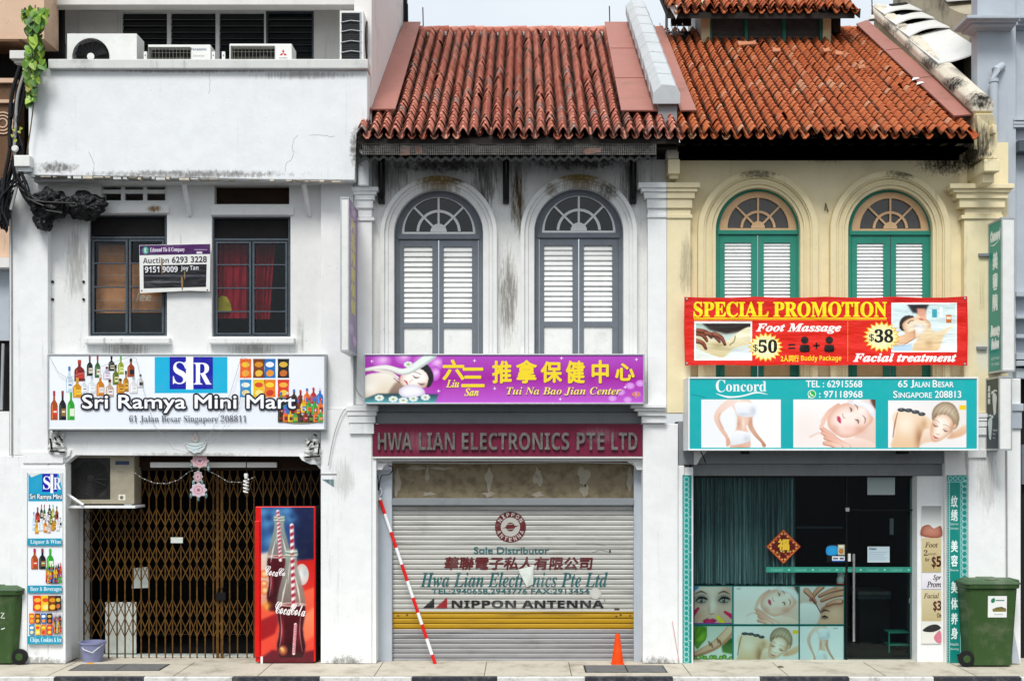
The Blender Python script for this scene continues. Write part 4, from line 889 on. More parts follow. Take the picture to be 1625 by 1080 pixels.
# casement windows
for (x0, x1, y0, y1, op) in ((140, 265, 340, 533, 0), (336, 461, 343, 534, 1)):
    Yw = YA + .08
    f = MB(); xm = (x0 + x1) / 2 + 1; ym = y0 + 38; holes = []
    f.prism([(x0, y0), (x1, y0), (x1, y1), (x0, y1)], Yw, .06, 'steel_dark', [[(x0 + 4, y0 + 4), (x1 - 4, y0 + 4), (x1 - 4, ym - 3), (x0 + 4, ym - 3)], [(x0 + 5, ym + 1), (x1 - 4, ym + 1), (x1 - 4, y1 - 3), (x0 + 5, y1 - 3)]])
    f.pbox(x0 + 5, y0 + 4, x1 - 5, ym - 4, Yw + .03, .01, 'room'); wn = f.build('window', t61, .004)
    for (la, lb) in ((x0 + 6, xm - 1), (xm + 1, x1 - 5)):
        s = MB(); rows = [ym + 2 + i * (y1 - 5 - ym) / 4 for i in range(5)]
        s.prism([(la, ym + 2), (lb, ym + 2), (lb, y1 - 4), (la, y1 - 4)], Yw - .012, .04, 'steel_dark', [[(la + 3.2, rows[i] + (3 if i == 0 else 1)), (lb - 3.2, rows[i] + (3 if i == 0 else 1)), (lb - 3.2, rows[i + 1] - (3 if i == 3 else 1)), (la + 3.2, rows[i + 1] - (3 if i == 3 else 1))] for i in range(4)])
        s.build('casement', wn)
    p = MB(); p.pbox(x0 + 6, ym + 2, x1 - 5, y1 - 3, Yw + .02, .003, 'glass'); p.build('pane', wn)
# rooms behind
def room(parent, x0, x1, y0, y1, Ya, Yb, mat='room'):
    a = W(x0, y1, Ya); b = W(x1, y0, Ya); r = MB(); t = .05
    r.box((a.x - .3, Yb, a.z - .2), (b.x + .3, Yb + t, b.z + .3), mat); r.box((a.x - .3 - t, Ya, a.z - .2), (a.x - .3, Yb, b.z + .3), mat); r.box((b.x + .3, Ya, a.z - .2), (b.x + .3 + t, Yb, b.z + .3), mat)
    r.box((a.x - .3, Ya, b.z + .3), (b.x + .3, Yb, b.z + .3 + t), mat); r.box((a.x - .3, Ya, a.z - .2 - t), (b.x + .3, Yb, a.z - .2), mat); return r.build('room', parent)
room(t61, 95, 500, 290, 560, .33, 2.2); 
# shop opening: ceiling, dark inside and the folding gate
w = MB(); a = W(106, 1052, .3); b = W(509, 722, .3)
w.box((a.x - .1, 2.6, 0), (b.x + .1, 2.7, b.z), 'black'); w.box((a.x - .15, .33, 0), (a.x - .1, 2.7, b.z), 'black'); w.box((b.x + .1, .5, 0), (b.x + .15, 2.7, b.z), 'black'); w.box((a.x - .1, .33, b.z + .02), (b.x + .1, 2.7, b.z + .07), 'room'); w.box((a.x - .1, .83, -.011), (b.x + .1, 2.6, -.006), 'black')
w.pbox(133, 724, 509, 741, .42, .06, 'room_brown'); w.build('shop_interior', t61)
w = MB(); w.pbox(133, 1040, 510, 1050.5, .62, .2, 'board_white'); w.build('tiled_step', t61)
gate = MB(); Yg = .5
def gx(px): return W(px, 0, Yg).x
gxs = [133 + 12.9 * i for i in range(30)]
gate.pbox(133, 741, 510, 746, Yg - .03, .07, 'gate_post'); gate.pbox(133, 1044, 510, 1049, Yg - .02, .05, 'gate_post')
gt = gate.build('folding_gate', t61)
vb = MB()
for i, x in enumerate(gxs): 
    x += rd.uniform(-1.2, 1.2); gxs[i] = x
    vb.pbox(x - 1.0, 746.5, x + 1.0, 1043.5, Yg - .008, .016, 'rust_gate' if 2 < i < 26 else 'gate_post')
for x in (345, 352): vb.pbox(x - 2, 747, x + 2, 1043.5, Yg - .025, .03, 'rust_gate')
vb.build('gate_bars', gt)
lb = MB()
for (ya, yb) in ((752, 790), (806, 834), (834, 862), (866, 894), (894, 922), (950, 980), (980, 1010)):
    for i in range(len(gxs) - 1):
        for (u, v) in (((gxs[i], ya), (gxs[i + 1], yb)), ((gxs[i], yb), (gxs[i + 1], ya))):
            m_ = ((u[0] + v[0]) / 2, (u[1] + v[1]) / 2); yy = Yg - .014 if u[1] < v[1] else Yg - .019
            dx, dy = v[0] - u[0], v[1] - u[1]; n_ = math.hypot(dx, dy); ox, oy = -dy / n_ * .75, dx / n_ * .75
            lb.prism([(u[0] + ox, u[1] + oy), (v[0] + ox, v[1] + oy), (v[0] - ox, v[1] - oy), (u[0] - ox, u[1] - oy)], yy, .004, 'rust_gate')
lb.build('gate_lattice', gt)
w = MB(); w.box(tuple(W(342, 952, Yg - .06)), tuple(W(358, 940, Yg - .06) + Vector((0, .04, 0))), 'black_metal'); w.tube([W(346, 940, Yg - .04), W(347, 932, Yg - .04), W(353, 932, Yg - .04), W(354, 940, Yg - .04)], .008, 'black_metal'); w.build('gate_lock', gt, .004)

# ================================================================== white shophouse with grey arched windows (number 63)
t63 = thing('arched_shophouse', 'white shophouse with two grey arched windows and a roller shutter', 'building', (W(808, 1052, 0).x, 0, 0))
YB = .1
w = MB(); c1, c2, ra = (696, 371), (918.5, 369), 70.5
w.prism([(561.5, 226), (1058.2, 226), (1058.2, 655), (561.5, 655)], YB, .25, 'white_b', [archpts(c1[0], c1[1], ra, 600), archpts(c2[0], c2[1], ra, 600)]); w.build('wall', t63)
for (cx, cy) in (c1, c2):
    h = MB()
    def leg(r0, r1, Y, d):
        h.prism([(cx + r1, 602)] + circ(cx, cy, r1, 0, 180, 40) + [(cx - r1, 602), (cx - r0, 602)] + circ(cx, cy, r0, 180, 0, 40) + [(cx + r0, 602)], Y, d, 'hood_b')
    leg(71, 80, .04, .06); leg(80.2, 86, .02, .08); leg(86.2, 92.5, -.015, .115); h.build('arch_hood', t63, .006)
    f = MB(); fr = [(cx + 70.3, 601)] + circ(cx, cy, 70.3, 0, 180, 36) + [(cx - 70.3, 601)]
    f.prism(fr, .19, .07, 'frame_grey', [circ(cx, cy, 58.5, 0, 180, 28), [(cx - 63, cy + 9), (cx + 63, cy + 9), (cx + 63, 600), (cx - 63, 600)]]); f.pbox(cx - 66, cy + 1, cx + 66, cy + 8, .175, .03, 'frame_grey')
    wn = f.build('window', t63, .004)
    fanlight(wn, cx, cy - 3, 59.5, 54.5, 33, 13, .2, 'white_paint', 'dark_glass', 3.2)
    louvre_leaf(wn, cx - 62.5, cx - .8, cy + 10, 600, cx - 55, cx - 10, cy + 20, cy + 141, .2, 'frame_grey', 'slat_white', 15, .006, (cy + 149, 596))
    louvre_leaf(wn, cx + .8, cx + 62.5, cy + 10, 600, cx + 8, cx + 53, cy + 20, cy + 141, .2, 'frame_grey', 'slat_white', 15, .006, (cy + 149, 596))
w = MB()
w.pbox(566, 345, 590, 655, -.02, .13, 'pillar'); w.pbox(562, 345, 594, 350, -.04, .15, 'pillar'); capital(w, 568, 590, 296, 330, -.03, .15, 'pillar', 10, 4, True); w.pbox(568, 330.5, 590, 344.5, -.015, .13, 'pillar')
w.build('pilaster', t63, .006)
w = MB(); w.pbox(1028, 330.5, 1058, 655, -.02, .13, 'pillar'); w.pbox(1027, 340, 1058, 345, -.04, .05, 'pillar'); capital(w, 1030, 1058, 289, 330, -.03, .15, 'pillar', 17, 4, True, False); w.build('pilaster', t63, .006)
# shopfront piers, their mouldings, beams
w = MB(); w.pbox(590.5, 688, 597, 1052, -.02, .5, 'pillar'); capital(w, 556, 592, 643, 688, -.05, .4, 'pillar', 7, 4); w.build('pier_moulding', t63, .006)
w = MB(); w.pbox(1020, 672, 1076, 1052, -.02, .5, 'pillar'); w.pbox(1076.3, 668, 1100, 737, .03, .4, 'beam_grey'); w.pbox(1076.3, 738, 1086, 1052, .0, .4, 'pillar'); capital(w, 1022, 1058, 641, 671, -.06, .4, 'pillar', 20, 4, True, False); w.build('pier', t63, .008)
w = MB(); w.pbox(597.3, 640, 1020, 654, .06, .2, 'beam_grey'); w.pbox(597.3, 654.3, 1020, 672, .03, .2, 'beam_grey'); w.build('beam', t63, .01)
w = MB(); w.pbox(597.3, 722, 1019.8, 731, .05, .35, 'pillar'); w.prism([(597.3, 731.3), (622, 731.3), (610, 738), (606, 745), (597.3, 745)], .06, .2, 'pillar'); w.prism([(1019.8, 731.3), (995, 731.3), (1007, 738), (1011, 745), (1019.8, 745)], .06, .2, 'pillar')
w.tube([W(600, 733, .04), W(750, 735, .04), W(900, 733, .04), W(1005, 735, .04)], .006, 'cable_grey'); w.build('lintel', t63, .006)
w = MB(); w.pbox(622, 731.5, 1006, 790, .3, .05, 'torn'); 
for (x, y, sx, sy) in ((678, 752, 3, 12), (680, 783, 9, 3), (776, 760, 6, 16), (776, 784, 9, 4), (854, 756, 7, 14), (854, 784, 8, 4), (926, 756, 9, 15), (928, 778, 7, 9), (1000, 760, 6, 16), (660, 742, 14, 3), (700, 743, 16, 2.5), (630, 765, 5, 20)):
    pts = [(x + sx * (1 + .35 * math.sin(3 * a + x)) * math.cos(a), y + sy * (1 + .3 * math.cos(4 * a + y)) * math.sin(a)) for a in [2 * math.pi * i / 18 for i in range(18)]]
    w.prism(pts, .296, .004, 'torn_patch')
w.build('fascia_board', t63)
w = MB(); w.pbox(597.3, 745.3, 622, 1052, .22, .3, 'grey_wall'); w.pbox(1006, 745.3, 1019.8, 1052, .22, .3, 'grey_wall'); w.pbox(622, 790.3, 1006, 801, .2, .2, 'beam_grey'); w.build('shutter_frame', t63, .006)
# roller shutter: interlocking curved slats
w = MB(); Ys = .3; n = 32
for i in range(n):
    ya = 801.5 + i * (1051 - 801.5) / n; yb = ya + (1051 - 801.5) / n; A = W(622, yb, Ys); B = W(1006, ya, Ys); h = B.z - A.z; vs = []
    prof = [(0., .016), (.05, .004), (.12, -.003), (.4, -.006), (.75, -.005), (.88, -.001), (.93, .016), (1, .018)]
    for (u, d) in prof: vs += [(A.x, Ys + d, A.z + h * u), (B.x, Ys + d, A.z + h * u)]
    w.add(vs, [(2 * k, 2 * k + 1, 2 * k + 3, 2 * k + 2) for k in range(len(prof) - 1)], 'shutter')
sh = w.build('roller_shutter', t63, recalc=False)
a = Art(sheet(Ys - .0075), 'print_paint'); MRN, TL, BK = '#5a1a1c', '#1c5a5c', '#1c1c1e'
a.fan(circ(810, 835.7, 24.6, n=40), MRN, MRN); a.fan(circ(810, 835.7, 15.2, n=32), '#aeada6', '#aeada6')
a.arc_text('NIPPON', 810, 835.7, 19.8, 90, 23, 6.4, '#b5b3ad'); a.arc_text('ANTENNA', 810, 835.7, 19.8, 270, 22, 6.4, '#b5b3ad', inward=True)
a.fan(circ(810, 835.5, 7), MRN, MRN); a.poly([(797, 838), (811, 831), (809, 834.5), (824, 833), (810, 840), (812, 836.5)], MRN); a.stroke([(803, 832), (814, 831)], .8, '#aeada6', 1); a.stroke([(805, 839.5), (816, 838.5)], .8, '#aeada6', 1)
a.text('Sole Distributor', 752, 867.5, 871, 878, TL, '', .35)
a.text('華聯電子私人有限公司', 705, 883.5, 938, 903, MRN, '', .7, .12)
a.text('Hwa Lian Electronics Pte Ltd', 667, 907, 964, 931, TL, 'si', 0, .03)
a.text('TEL:2940658,2943776 FAX:2913454', 685, 933.5, 935, 942.5, TL, '', .25)
a.poly([(671, 964), (689, 948), (689, 964)], BK); a.poly([(691, 964), (709.5, 947), (709.5, 964)], '#8a2224')
a.text('NIPPON ANTENNA', 717, 951.8, 958, 964, BK, 'b', .3); a.text('R', 958.5, 950.5, 961, 953.5, BK)
a.fan(circ(945, 941, 9, n=18), '#c4c3be', '#b6b5af'); a.rect(975, 964, 983, 967, '#3a2018')
for (x, y) in ((632, 976), (646, 975), (985, 975), (1000, 976), (978, 977)): a.ell(x, y, 1.6, 1.2, '#4a2a12')
a.stroke([(914, 862), (945, 862), (962, 864)], .5, '#3f4a48', 1); a.stroke([(940, 876), (952, 872), (968, 875)], .6, '#3f4a48', 1); a.ell(968, 874, 1.5, 2.5, '#2c2c2a')
a.build('lettering', sh, recalc=False)
w = MB(); q = [(822, 903), (847, 897), (846, 926), (836, 931)]
A = [W(x, y, Ys - .016 - .02 * (i % 2)) for i, (x, y) in enumerate(q)]; w.hull(A, [p + Vector((0, .003, 0)) for p in A], 'board_white'); tag(w.build('torn_notice'), 'loose torn pale notice stuck on the roller shutter lettering', 'notice')
# awning under the eave
w = MB(); ns = 34
vs = []
for j, (Y, zpy) in enumerate(((-.52, 250), (.1, 236))):
    for i in range(ns * 4 + 1):
        px = 567 + (1042 - 567) * i / (ns * 4); p = W(px, zpy, -.52 if j == 0 else .1); p.z += .02 * math.cos(i * math.pi / 2) + (.0 if j else -.01 * math.sin(i * .37)); vs.append(p)
m_ = ns * 4 + 1; off = [(p.x, p.y, p.z - .035) for p in vs]
w.add(vs + off, [(i, i + 1, m_ + i + 1, m_ + i) for i in range(m_ - 1)] + [(2 * m_ + i, 2 * m_ + i + 1, i + 1, i) for i in range(m_ - 1)], 'lead'); w.build('awning_sheet', t63)
for x in (605, 803, 1005): w = MB(); w.pbox(x - 5, 252, x + 5, 322, .02, .075, 'black_metal'); w.tube([W(x, 256, -.45), W(x, 318, .05)], .012, 'black_metal'); w.build('awning_bracket', t63)
w = MB()
for i in range(156): x = 575 + i * 3; w.pbox(x, 228.5, x + .9, 246, -.49 + .01 * math.sin(i * .31), .004, 'mesh_dark')
for y in (229, 232, 235, 238, 241, 244): w.pbox(575, y, 1042, y + .8, -.485, .004, 'mesh_dark')
w.pbox(574, 227.5, 1042, 229, -.495, .02, 'mesh_dark'); tag(w.build('gutter_mesh', t63), None, None)
# roof
r = MB(); cw = .1429; X0 = W(565, 0, Ye).x
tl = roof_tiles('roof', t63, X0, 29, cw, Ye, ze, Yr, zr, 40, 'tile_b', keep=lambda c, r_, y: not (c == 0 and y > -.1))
f = MB(); f.hull([(X0 + .02, Ye + .05, ze - .03), (2.0, Ye + .05, ze - .03), (2.0, Yr, zr - .03), (X0 + .02, Yr, zr - .03)], [(X0 + .02, Ye + .05, ze - .1), (2.0, Ye + .05, ze - .1), (2.0, Yr, zr - .1), (X0 + .02, Yr, zr - .1)], 'soffit_dark')
f.box((X0 + .02, -.3, ze - .1), (2.0, YB - .003, ze - .06), 'soffit_dark'); f.box((X0 + .02, YB - .06, ze - .16), (2.0, YB - .004, ze - .1), 'soffit_dark'); f.build('eaves_boards', tl)
f = MB(); sheet_on_roof(f, [(585, 190), (628, 190), (668, 49), (642, 49)], .145, .02, 'rose_flash'); f.build('flashing', tl); f = MB(); sheet_on_roof(f, [(985, 192), (1046, 192), (1012, 49), (959, 49)], .145, .02, 'rose_flash')
for (xa, xb, y) in ((968, 1020, 92), (975, 1032, 140)): f.tube([on_roof(xa, y, .147), on_roof(xb, y, .147)], .008, 'rose_flash', 5)
f.build('flashing', tl)
f = MB()
for i in range(26):
    xa = -1.95 + i * (2.12 + 1.95 - .35) / 26; xb = xa + .15; zz = zr + .03 + random.uniform(-.008, .008)
    f.lathe([(.075, 0), (.085, .152)], (xa, Yr + .02, zz), MAT['tile_b'], 10, 'x')
f.col = {k: (random.random(), random.random(), 0) for k in range(len(f.v))}
f.build('ridge_cap', tl)
f = MB(); f.box((-1.95, Yr - .05, zr - .25), (1.75, Yr + .12, zr + .01), 'coping_a'); f.build('ridge_mortar', tl)
# party wall with the grey coping
Yp0, Yp1 = -.17, 4.15
pw = MB(); xa, xb = W(1045, 0, Yp0).x, W(1075, 0, Yp0).x
pw.hull([(xa, Yp0 + .04, roofz(Yp0) - .3), (xb, Yp0 + .04, roofz(Yp0) - .3), (xb, Yp0 + .04, roofz(Yp0) + .3), (xa, Yp0 + .04, roofz(Yp0) + .3)], [(xa, Yp1, roofz(Yp1) - .3), (xb, Yp1, roofz(Yp1) - .3), (xb, Yp1, roofz(Yp1) + .3), (xa, Yp1, roofz(Yp1) + .3)], 'beam_grey'); pwo = pw.build('party_wall', t63)
pw = MB(); xa, xb = W(1037, 0, Yp0).x, W(1078, 0, Yp0).x; nseg = 9
for i in range(nseg):
    y0 = Yp0 - .03 + (Yp1 - Yp0) * i / nseg; y1 = Yp0 - .03 + (Yp1 - Yp0) * (i + 1) / nseg - .006; L = []
    for y, g_ in ((y0, 0.012), (y1, 0)):
        b0 = roofz(y) + .27; L.append([(xa - g_, y, b0), (xb + g_, y, b0), (xb + g_, y, b0 + .13), (xb - .05, y, b0 + .235 + g_), (xa + .1, y, b0 + .25 + g_), (xa - g_, y, b0 + .15)])
    pw.hull(L[0], L[1], 'grey_coping')
pw.build('coping', pwo, .01)

# ================================================================== cream shophouse with green arched windows (number 65)
t65 = thing('arched_shophouse', 'cream shophouse with green arched windows above a glass salon front', 'building', (W(1310, 1052, 0).x, 0, 0))
w = MB(); c1, c2, ra = (1203, 365), (1413, 366), 67
w.prism([(1058.4, 226), (1600, 226), (1600, 655), (1058.4, 655)], YB, .25, 'cream', [archpts(c1[0], c1[1], ra, 612), archpts(c2[0], c2[1], ra, 612)]); w.build('wall', t65)
for (cx, cy) in (c1, c2):
    h = MB()
    for (r0, r1, Y) in ((67.3, 73, .06), (73.2, 76, .035), (76.2, 83, .05), (83.2, 86, .02), (86.2, 95, .0)):
        h.prism([(cx + r1, 612)] + circ(cx, cy, r1, 0, 180, 40) + [(cx - r1, 612), (cx - r0, 612)] + circ(cx, cy, r0, 180, 0, 40) + [(cx + r0, 612)], Y, YB - Y, 'hood_c')
    h.build('arch_hood', t65, .005)
    f = MB(); f.prism([(cx + 66.8, 611)] + circ(cx, cy, 66.8, 0, 180, 36) + [(cx - 66.8, 611)], .18, .08, 'green_paint', [circ(cx, cy, 61.5, 0, 180, 28), [(cx - 62, cy + 7), (cx + 62, cy + 7), (cx + 62, 610), (cx - 62, 610)]])
    f.pbox(cx - 64, cy + 1.2, cx + 64, cy + 6.5, .165, .03, 'green_paint'); wn = f.build('window', t65, .004)
    fanlight(wn, cx, cy - 3, 61.2, 48.5, 26, 11, .2, 'peach_paint', 'grey_glass', 3, 3.5)
    louvre_leaf(wn, cx - 61.5, cx - .8, cy + 8, 609, cx - 53, cx - 11, cy + 20, cy + 130, .19, 'green_paint', 'slat_white', 20, .0125, (cy + 142, 604))
    louvre_leaf(wn, cx + .8, cx + 61.5, cy + 8, 609, cx + 9, cx + 51, cy + 20, cy + 130, .19, 'green_paint', 'slat_white', 20, .0125, (cy + 142, 604))
w = MB(); w.pbox(1058.4, 330.5, 1096, 655, -.02, .13, 'cream'); w.pbox(1058.4, 340, 1099, 346, -.04, .05, 'cream'); capital(w, 1058.4, 1096, 289, 330, -.03, .15, 'cream', 15, 4, False, True); w.build('pilaster', t65, .006)
w = MB(); w.pbox(1530, 348, 1590, 655, -.02, .13, 'cream'); w.pbox(1526, 341, 1592, 347, -.045, .15, 'cream'); w.pbox(1531, 330, 1590, 341, -.02, .13, 'cream'); capital(w, 1526, 1592, 291, 329, -.05, .2, 'cream', 18, 4); w.build('pilaster', t65, .006)
w = MB(); w.pbox(1058.6, 228, 1077, 252, -.18, .3, 'parapet_c'); w.pbox(1060, 252.3, 1079, 275, -.22, .34, 'cream'); w.pbox(1062, 275.3, 1076, 283, -.16, .28, 'cream'); w.build('corbel', t65, .01)
w = MB(); A_ = [W(1549, 180, -.4), W(1577, 180, -.4), W(1583, 210, -.3), W(1583, 252, -.3), W(1553, 252, -.3), W(1549, 210, -.3)]
w.hull(A_, [p + Vector((0, .45, 0)) for p in A_], 'cream'); w.pbox(1562, 252.3, 1587, 272, -.5, .6, 'cream'); w.pbox(1560, 272.3, 1578, 290, -.4, .5, 'cream'); w.pbox(1575, 198, 1582, 212, -.42, .12, 'cream'); w.build('corbel', t65, .012)
w = MB(); w.pbox(1090, 600, 1600, 655, .09, .01, 'cream'); w.build('wall_strip', t65)
# ground floor
w = MB(); w.pbox(1100.3, 655.5, 1500, 735, .12, .3, 'beam_grey'); w.pbox(1100.3, 735.3, 1500, 754.5, .2, .3, 'beam_grey'); w.prism([(1100.3, 700), (1125, 712), (1112, 726), (1106, 737), (1100.3, 737)], .05, .07, 'pillar'); w.build('lintel', t65, .008)
w = MB(); w.pbox(1455.5, 755, 1501, 1052, .16, .3, 'pillar'); w.build('wall', t65)
w = MB(); w.pbox(1537, 655.5, 1598, 1052, -.02, .5, 'pillar'); w.pbox(1500, 655.5, 1536.7, 1052, .07, .4, 'pillar'); w.pbox(1536, 713, 1566, 726, -.05, .1, 'pillar'); capital(w, 1545, 1600, 655.5, 690, -.04, .1, 'pillar', 5, 4); w.build('pier', t65, .008)
w = MB(); w.pbox(1086.3, 741, 1100, 1052, .02, .4, 'pillar'); w.build('door_jamb', t65)
# roof
X1 = W(1080, 0, Ye).x; cw2 = (W(1545, 0, Ye).x - X1) / 26; ydorm = roof_y(71)
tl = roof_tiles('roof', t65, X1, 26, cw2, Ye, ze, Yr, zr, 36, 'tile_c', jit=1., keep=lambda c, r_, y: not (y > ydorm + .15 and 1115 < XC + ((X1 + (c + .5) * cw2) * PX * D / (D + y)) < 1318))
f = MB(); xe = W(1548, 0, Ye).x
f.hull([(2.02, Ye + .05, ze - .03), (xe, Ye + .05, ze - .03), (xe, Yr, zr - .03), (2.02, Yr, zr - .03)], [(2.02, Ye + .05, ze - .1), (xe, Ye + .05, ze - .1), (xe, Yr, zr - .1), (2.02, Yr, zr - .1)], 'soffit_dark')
f.box((2.02, -.3, ze - .12), (xe, YB - .003, ze - .08), 'soffit_dark'); f.box((2.02, YB - .08, ze - .17), (xe, YB - .004, ze - .12), 'soffit_dark')  # dark band at the wall top also stands for eave shade
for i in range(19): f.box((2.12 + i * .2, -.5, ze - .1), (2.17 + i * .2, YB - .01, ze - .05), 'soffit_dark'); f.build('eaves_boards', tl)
f = MB(); sheet_on_roof(f, [(1078, 192), (1104, 192), (1052, 58), (1036, 58)], .145, .02, 'rose_flash'); f.build('flashing', tl); f = MB(); sheet_on_roof(f, [(1511, 201), (1547, 198), (1374, 46), (1357, 52)], .145, .02, 'rose_flash')
for (xa, xb, y) in ((1404, 1430, 95), (1456, 1478, 140)): f.tube([on_roof(xa, y, .147), on_roof(xb, y - 3, .147)], .008, 'rose_flash', 5)
f.build('flashing', tl); f = MB(); f.pbox(1112, 70, 1320, 74, ydorm - .06, .08, 'rose_flash'); f.build('flashing', tl)
f = MB()
for (xa, xb) in ((W(1036, 0, Yr).x, W(1062, 0, Yr).x), (W(1318, 0, Yr).x, W(1380, 0, Yr).x)):
    n_ = max(1, int((xb - xa) / .16))
    for i in range(n_): f.lathe([(.075, 0), (.088, .165)], (xa + i * .16, Yr + .02, zr + .03), 'tile_c', 10, 'x')
f.col = {k: (random.random(), random.random(), 0) for k in range(len(f.v))}; f.build('ridge_cap', tl)
# raised jack roof
dm = MB(); Yd = ydorm
dm.pbox(1113, -14, 1127, 73, Yd, .12, 'cream'); dm.pbox(1306, -14, 1319, 73, Yd, .12, 'cream'); dm.pbox(1127.3, -14, 1305.7, 12, Yd + .03, .1, 'soffit_dark')
xl, xr = W(1113, 0, Yd).x, W(1319, 0, Yd).x
dm.box((xl, Yd + .125, zr - .6), (xl + .08, Yd + 1.6, W(0, -14, Yd).z), 'white_wall'); dm.box((xr - .08, Yd + .125, zr - .6), (xr, Yd + 1.6, W(0, -14, Yd).z), 'rose_flash'); dmo = dm.build('jack_roof', t65, .006)
f = MB(); f.prism([(1127.3, 12.2), (1305.7, 12.2), (1305.7, 71), (1127.3, 71)], Yd + .02, .06, 'green_paint', [[(1130, 13), (1182, 13), (1182, 69), (1130, 69)], [(1186.5, 13), (1242, 13), (1242, 69), (1186.5, 69)], [(1247, 13), (1301, 13), (1301, 69), (1247, 69)]])
for i in range(9):
    q0 = W(1129, 11 + i * 6.6, Yd); q1 = W(1304, 19.5 + i * 6.6, Yd)
    f.add([(q0.x, Yd + .05, q1.z), (q1.x, Yd + .05, q1.z), (q1.x, Yd + .1, q0.z), (q0.x, Yd + .1, q0.z)], [(0, 1, 2, 3)], 'louvre_grey')
f.build('louvre_window', dmo)
ye2 = Yd - .42; z2 = W(0, 16, ye2).z
X2 = W(1059, 0, ye2).x; cw3 = .147; nc = int((W(1365, 0, ye2).x - X2) / cw3)
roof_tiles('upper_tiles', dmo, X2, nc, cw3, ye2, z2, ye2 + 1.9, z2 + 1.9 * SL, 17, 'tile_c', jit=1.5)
f = MB(); xa, xb = X2, X2 + nc * cw3
f.hull([(xa, ye2 + .04, z2 - .03), (xb, ye2 + .04, z2 - .03), (xb, ye2 + 1.9, z2 - .03 + 1.9 * SL), (xa, ye2 + 1.9, z2 - .03 + 1.9 * SL)], [(xa, ye2 + .04, z2 - .12), (xb, ye2 + .04, z2 - .12), (xb, ye2 + 1.9, z2 - .12 + 1.9 * SL), (xa, ye2 + 1.9, z2 - .12 + 1.9 * SL)], 'soffit_dark')
f.prism([(1062, 10), (1075, 8), (1075, 24), (1073, 30)], ye2 + .01, .04, 'white_wall'); f.prism([(1335, 14), (1366, 14), (1365, 28), (1350, 16)], ye2 + .01, .04, 'room_brown')
f.pbox(1056, -5, 1060, 60, Yr + .2, .05, 'white_wall'); f.pbox(1322, 15, 1334, 52, Yd + .2, .5, 'room_brown'); f.pbox(1065, 28, 1097, 40, Yr, .06, 'room_brown'); f.build('barge_board', dmo)
# right party wall with its mouldy coping
cp = MB(); Y0, Y1 = -.34, 4.2; xa, xb = W(1540, 0, -.3).x, W(1576, 0, -.3).x
for i in range(7):
    y0 = Y0 + (Y1 - Y0) * i / 7; y1 = Y0 + (Y1 - Y0) * (i + 1) / 7; L = []
    for y in (y0, y1 - .008): 
        b0 = roofz(y); L.append([(xa, y, b0 + .22), (xb, y, b0 + .22), (xb, y, b0 + .34), (xb - .07, y, b0 + .42), (xa + .07, y, b0 + .43), (xa, y, b0 + .34)])
    cp.hull(L[0], L[1], 'parapet_c')
pwo = MB(); pwo.hull([(xa + .05, Y0 + .05, roofz(Y0) - .25), (xb - .02, Y0 + .05, roofz(Y0) - .25), (xb - .02, Y0 + .05, roofz(Y0) + .25), (xa + .05, Y0 + .05, roofz(Y0) + .25)], [(xa + .05, Y1, roofz(Y1) - .25), (xb - .02, Y1, roofz(Y1) - .25), (xb - .02, Y1, roofz(Y1) + .25), (xa + .05, Y1, roofz(Y1) + .25)], 'cream')
pwo = pwo.build('party_wall', t65); cp.build('coping', pwo, .02)
ws = MB()
for i, (y0, y1) in enumerate(((1.0, 2.5), (2.3, 3.1), (2.95, 3.7), (3.55, 4.35))):
    A_, B_ = [], []; n_ = 17; wd = .58
    for k in range(n_):
        u = k / (n_ - 1); x = xa + .03 + u * wd; sag = math.sin(u * math.pi)
        A_.append(Vector((x, y0 - .1 * u + .1 * sag, roofz(y0) + .4 + (.15 - .04 * i) * u + .03 + (.09 if i else .0) * sag))); B_.append(Vector((x, y1 - .1 * u, roofz(y1) + .38 + (.11 - .04 * i) * u - .03 * sag)))
    ws.add(A_ + B_ + [p - Vector((0, 0, .02)) for p in A_] + [p - Vector((0, 0, .02)) for p in B_],
           [(k, k + 1, n_ + k + 1, n_ + k) for k in range(n_ - 1)] + [(2 * n_ + k, 2 * n_ + k + 1, 3 * n_ + k + 1, 3 * n_ + k) for k in range(n_ - 1)] + [(k, 2 * n_ + k, 2 * n_ + k + 1, k + 1) for k in range(n_ - 1)], 'sheet_white', True)
ws.build('wall_sheeting', pwo)
ws = MB(); ws.hull([(xb + .01, 1.6, roofz(1.6) - .5), (xb + .3, 1.6, roofz(1.6) - .5), (xb + .3, 1.6, roofz(1.6) + .45), (xb + .01, 1.6, roofz(1.6) + .42)], [(xb + .01, 4.2, roofz(4.2) - .5), (xb + .3, 4.2, roofz(4.2) - .5), (xb + .3, 4.2, roofz(4.2) + .45), (xb + .01, 4.2, roofz(4.2) + .42)], 'black'); ws.build('gutter_void', pwo)  # solid black block stands for the shaded gap beneath the sheets

# glass salon front of number 65
Yq = .35
w = MB(); w.prism([(1099, 754.7), (1456, 754.7), (1456, 1052.5), (1099, 1052.5)], Yq, .05, 'black_metal', [[(1102, 757), (1342, 757), (1342, 1050), (1102, 1050)], [(1344.5, 757), (1452, 757), (1452, 808), (1344.5, 808)], [(1344.5, 810), (1452, 810), (1452, 1050), (1344.5, 1050)]]); gf = w.build('shop_front', t65)
w = MB(); w.pbox(1101, 756, 1342.5, 1051, Yq + .02, .008, 'shop_glass'); w.pbox(1344, 756, 1453, 1051, Yq + .02, .008, 'shop_glass'); w.build('shop_window', gf)
w = MB(); w.tube([W(1355, 878, Yq - .06), W(1355, 1017, Yq - .06)], .017, 'chrome', 12); w.tube([W(1355, 884, Yq - .06), W(1355, 884, Yq + .02)], .01, 'chrome'); w.tube([W(1355, 1008, Yq - .06), W(1355, 1008, Yq + .02)], .01, 'chrome'); w.build('door_handle', gf)
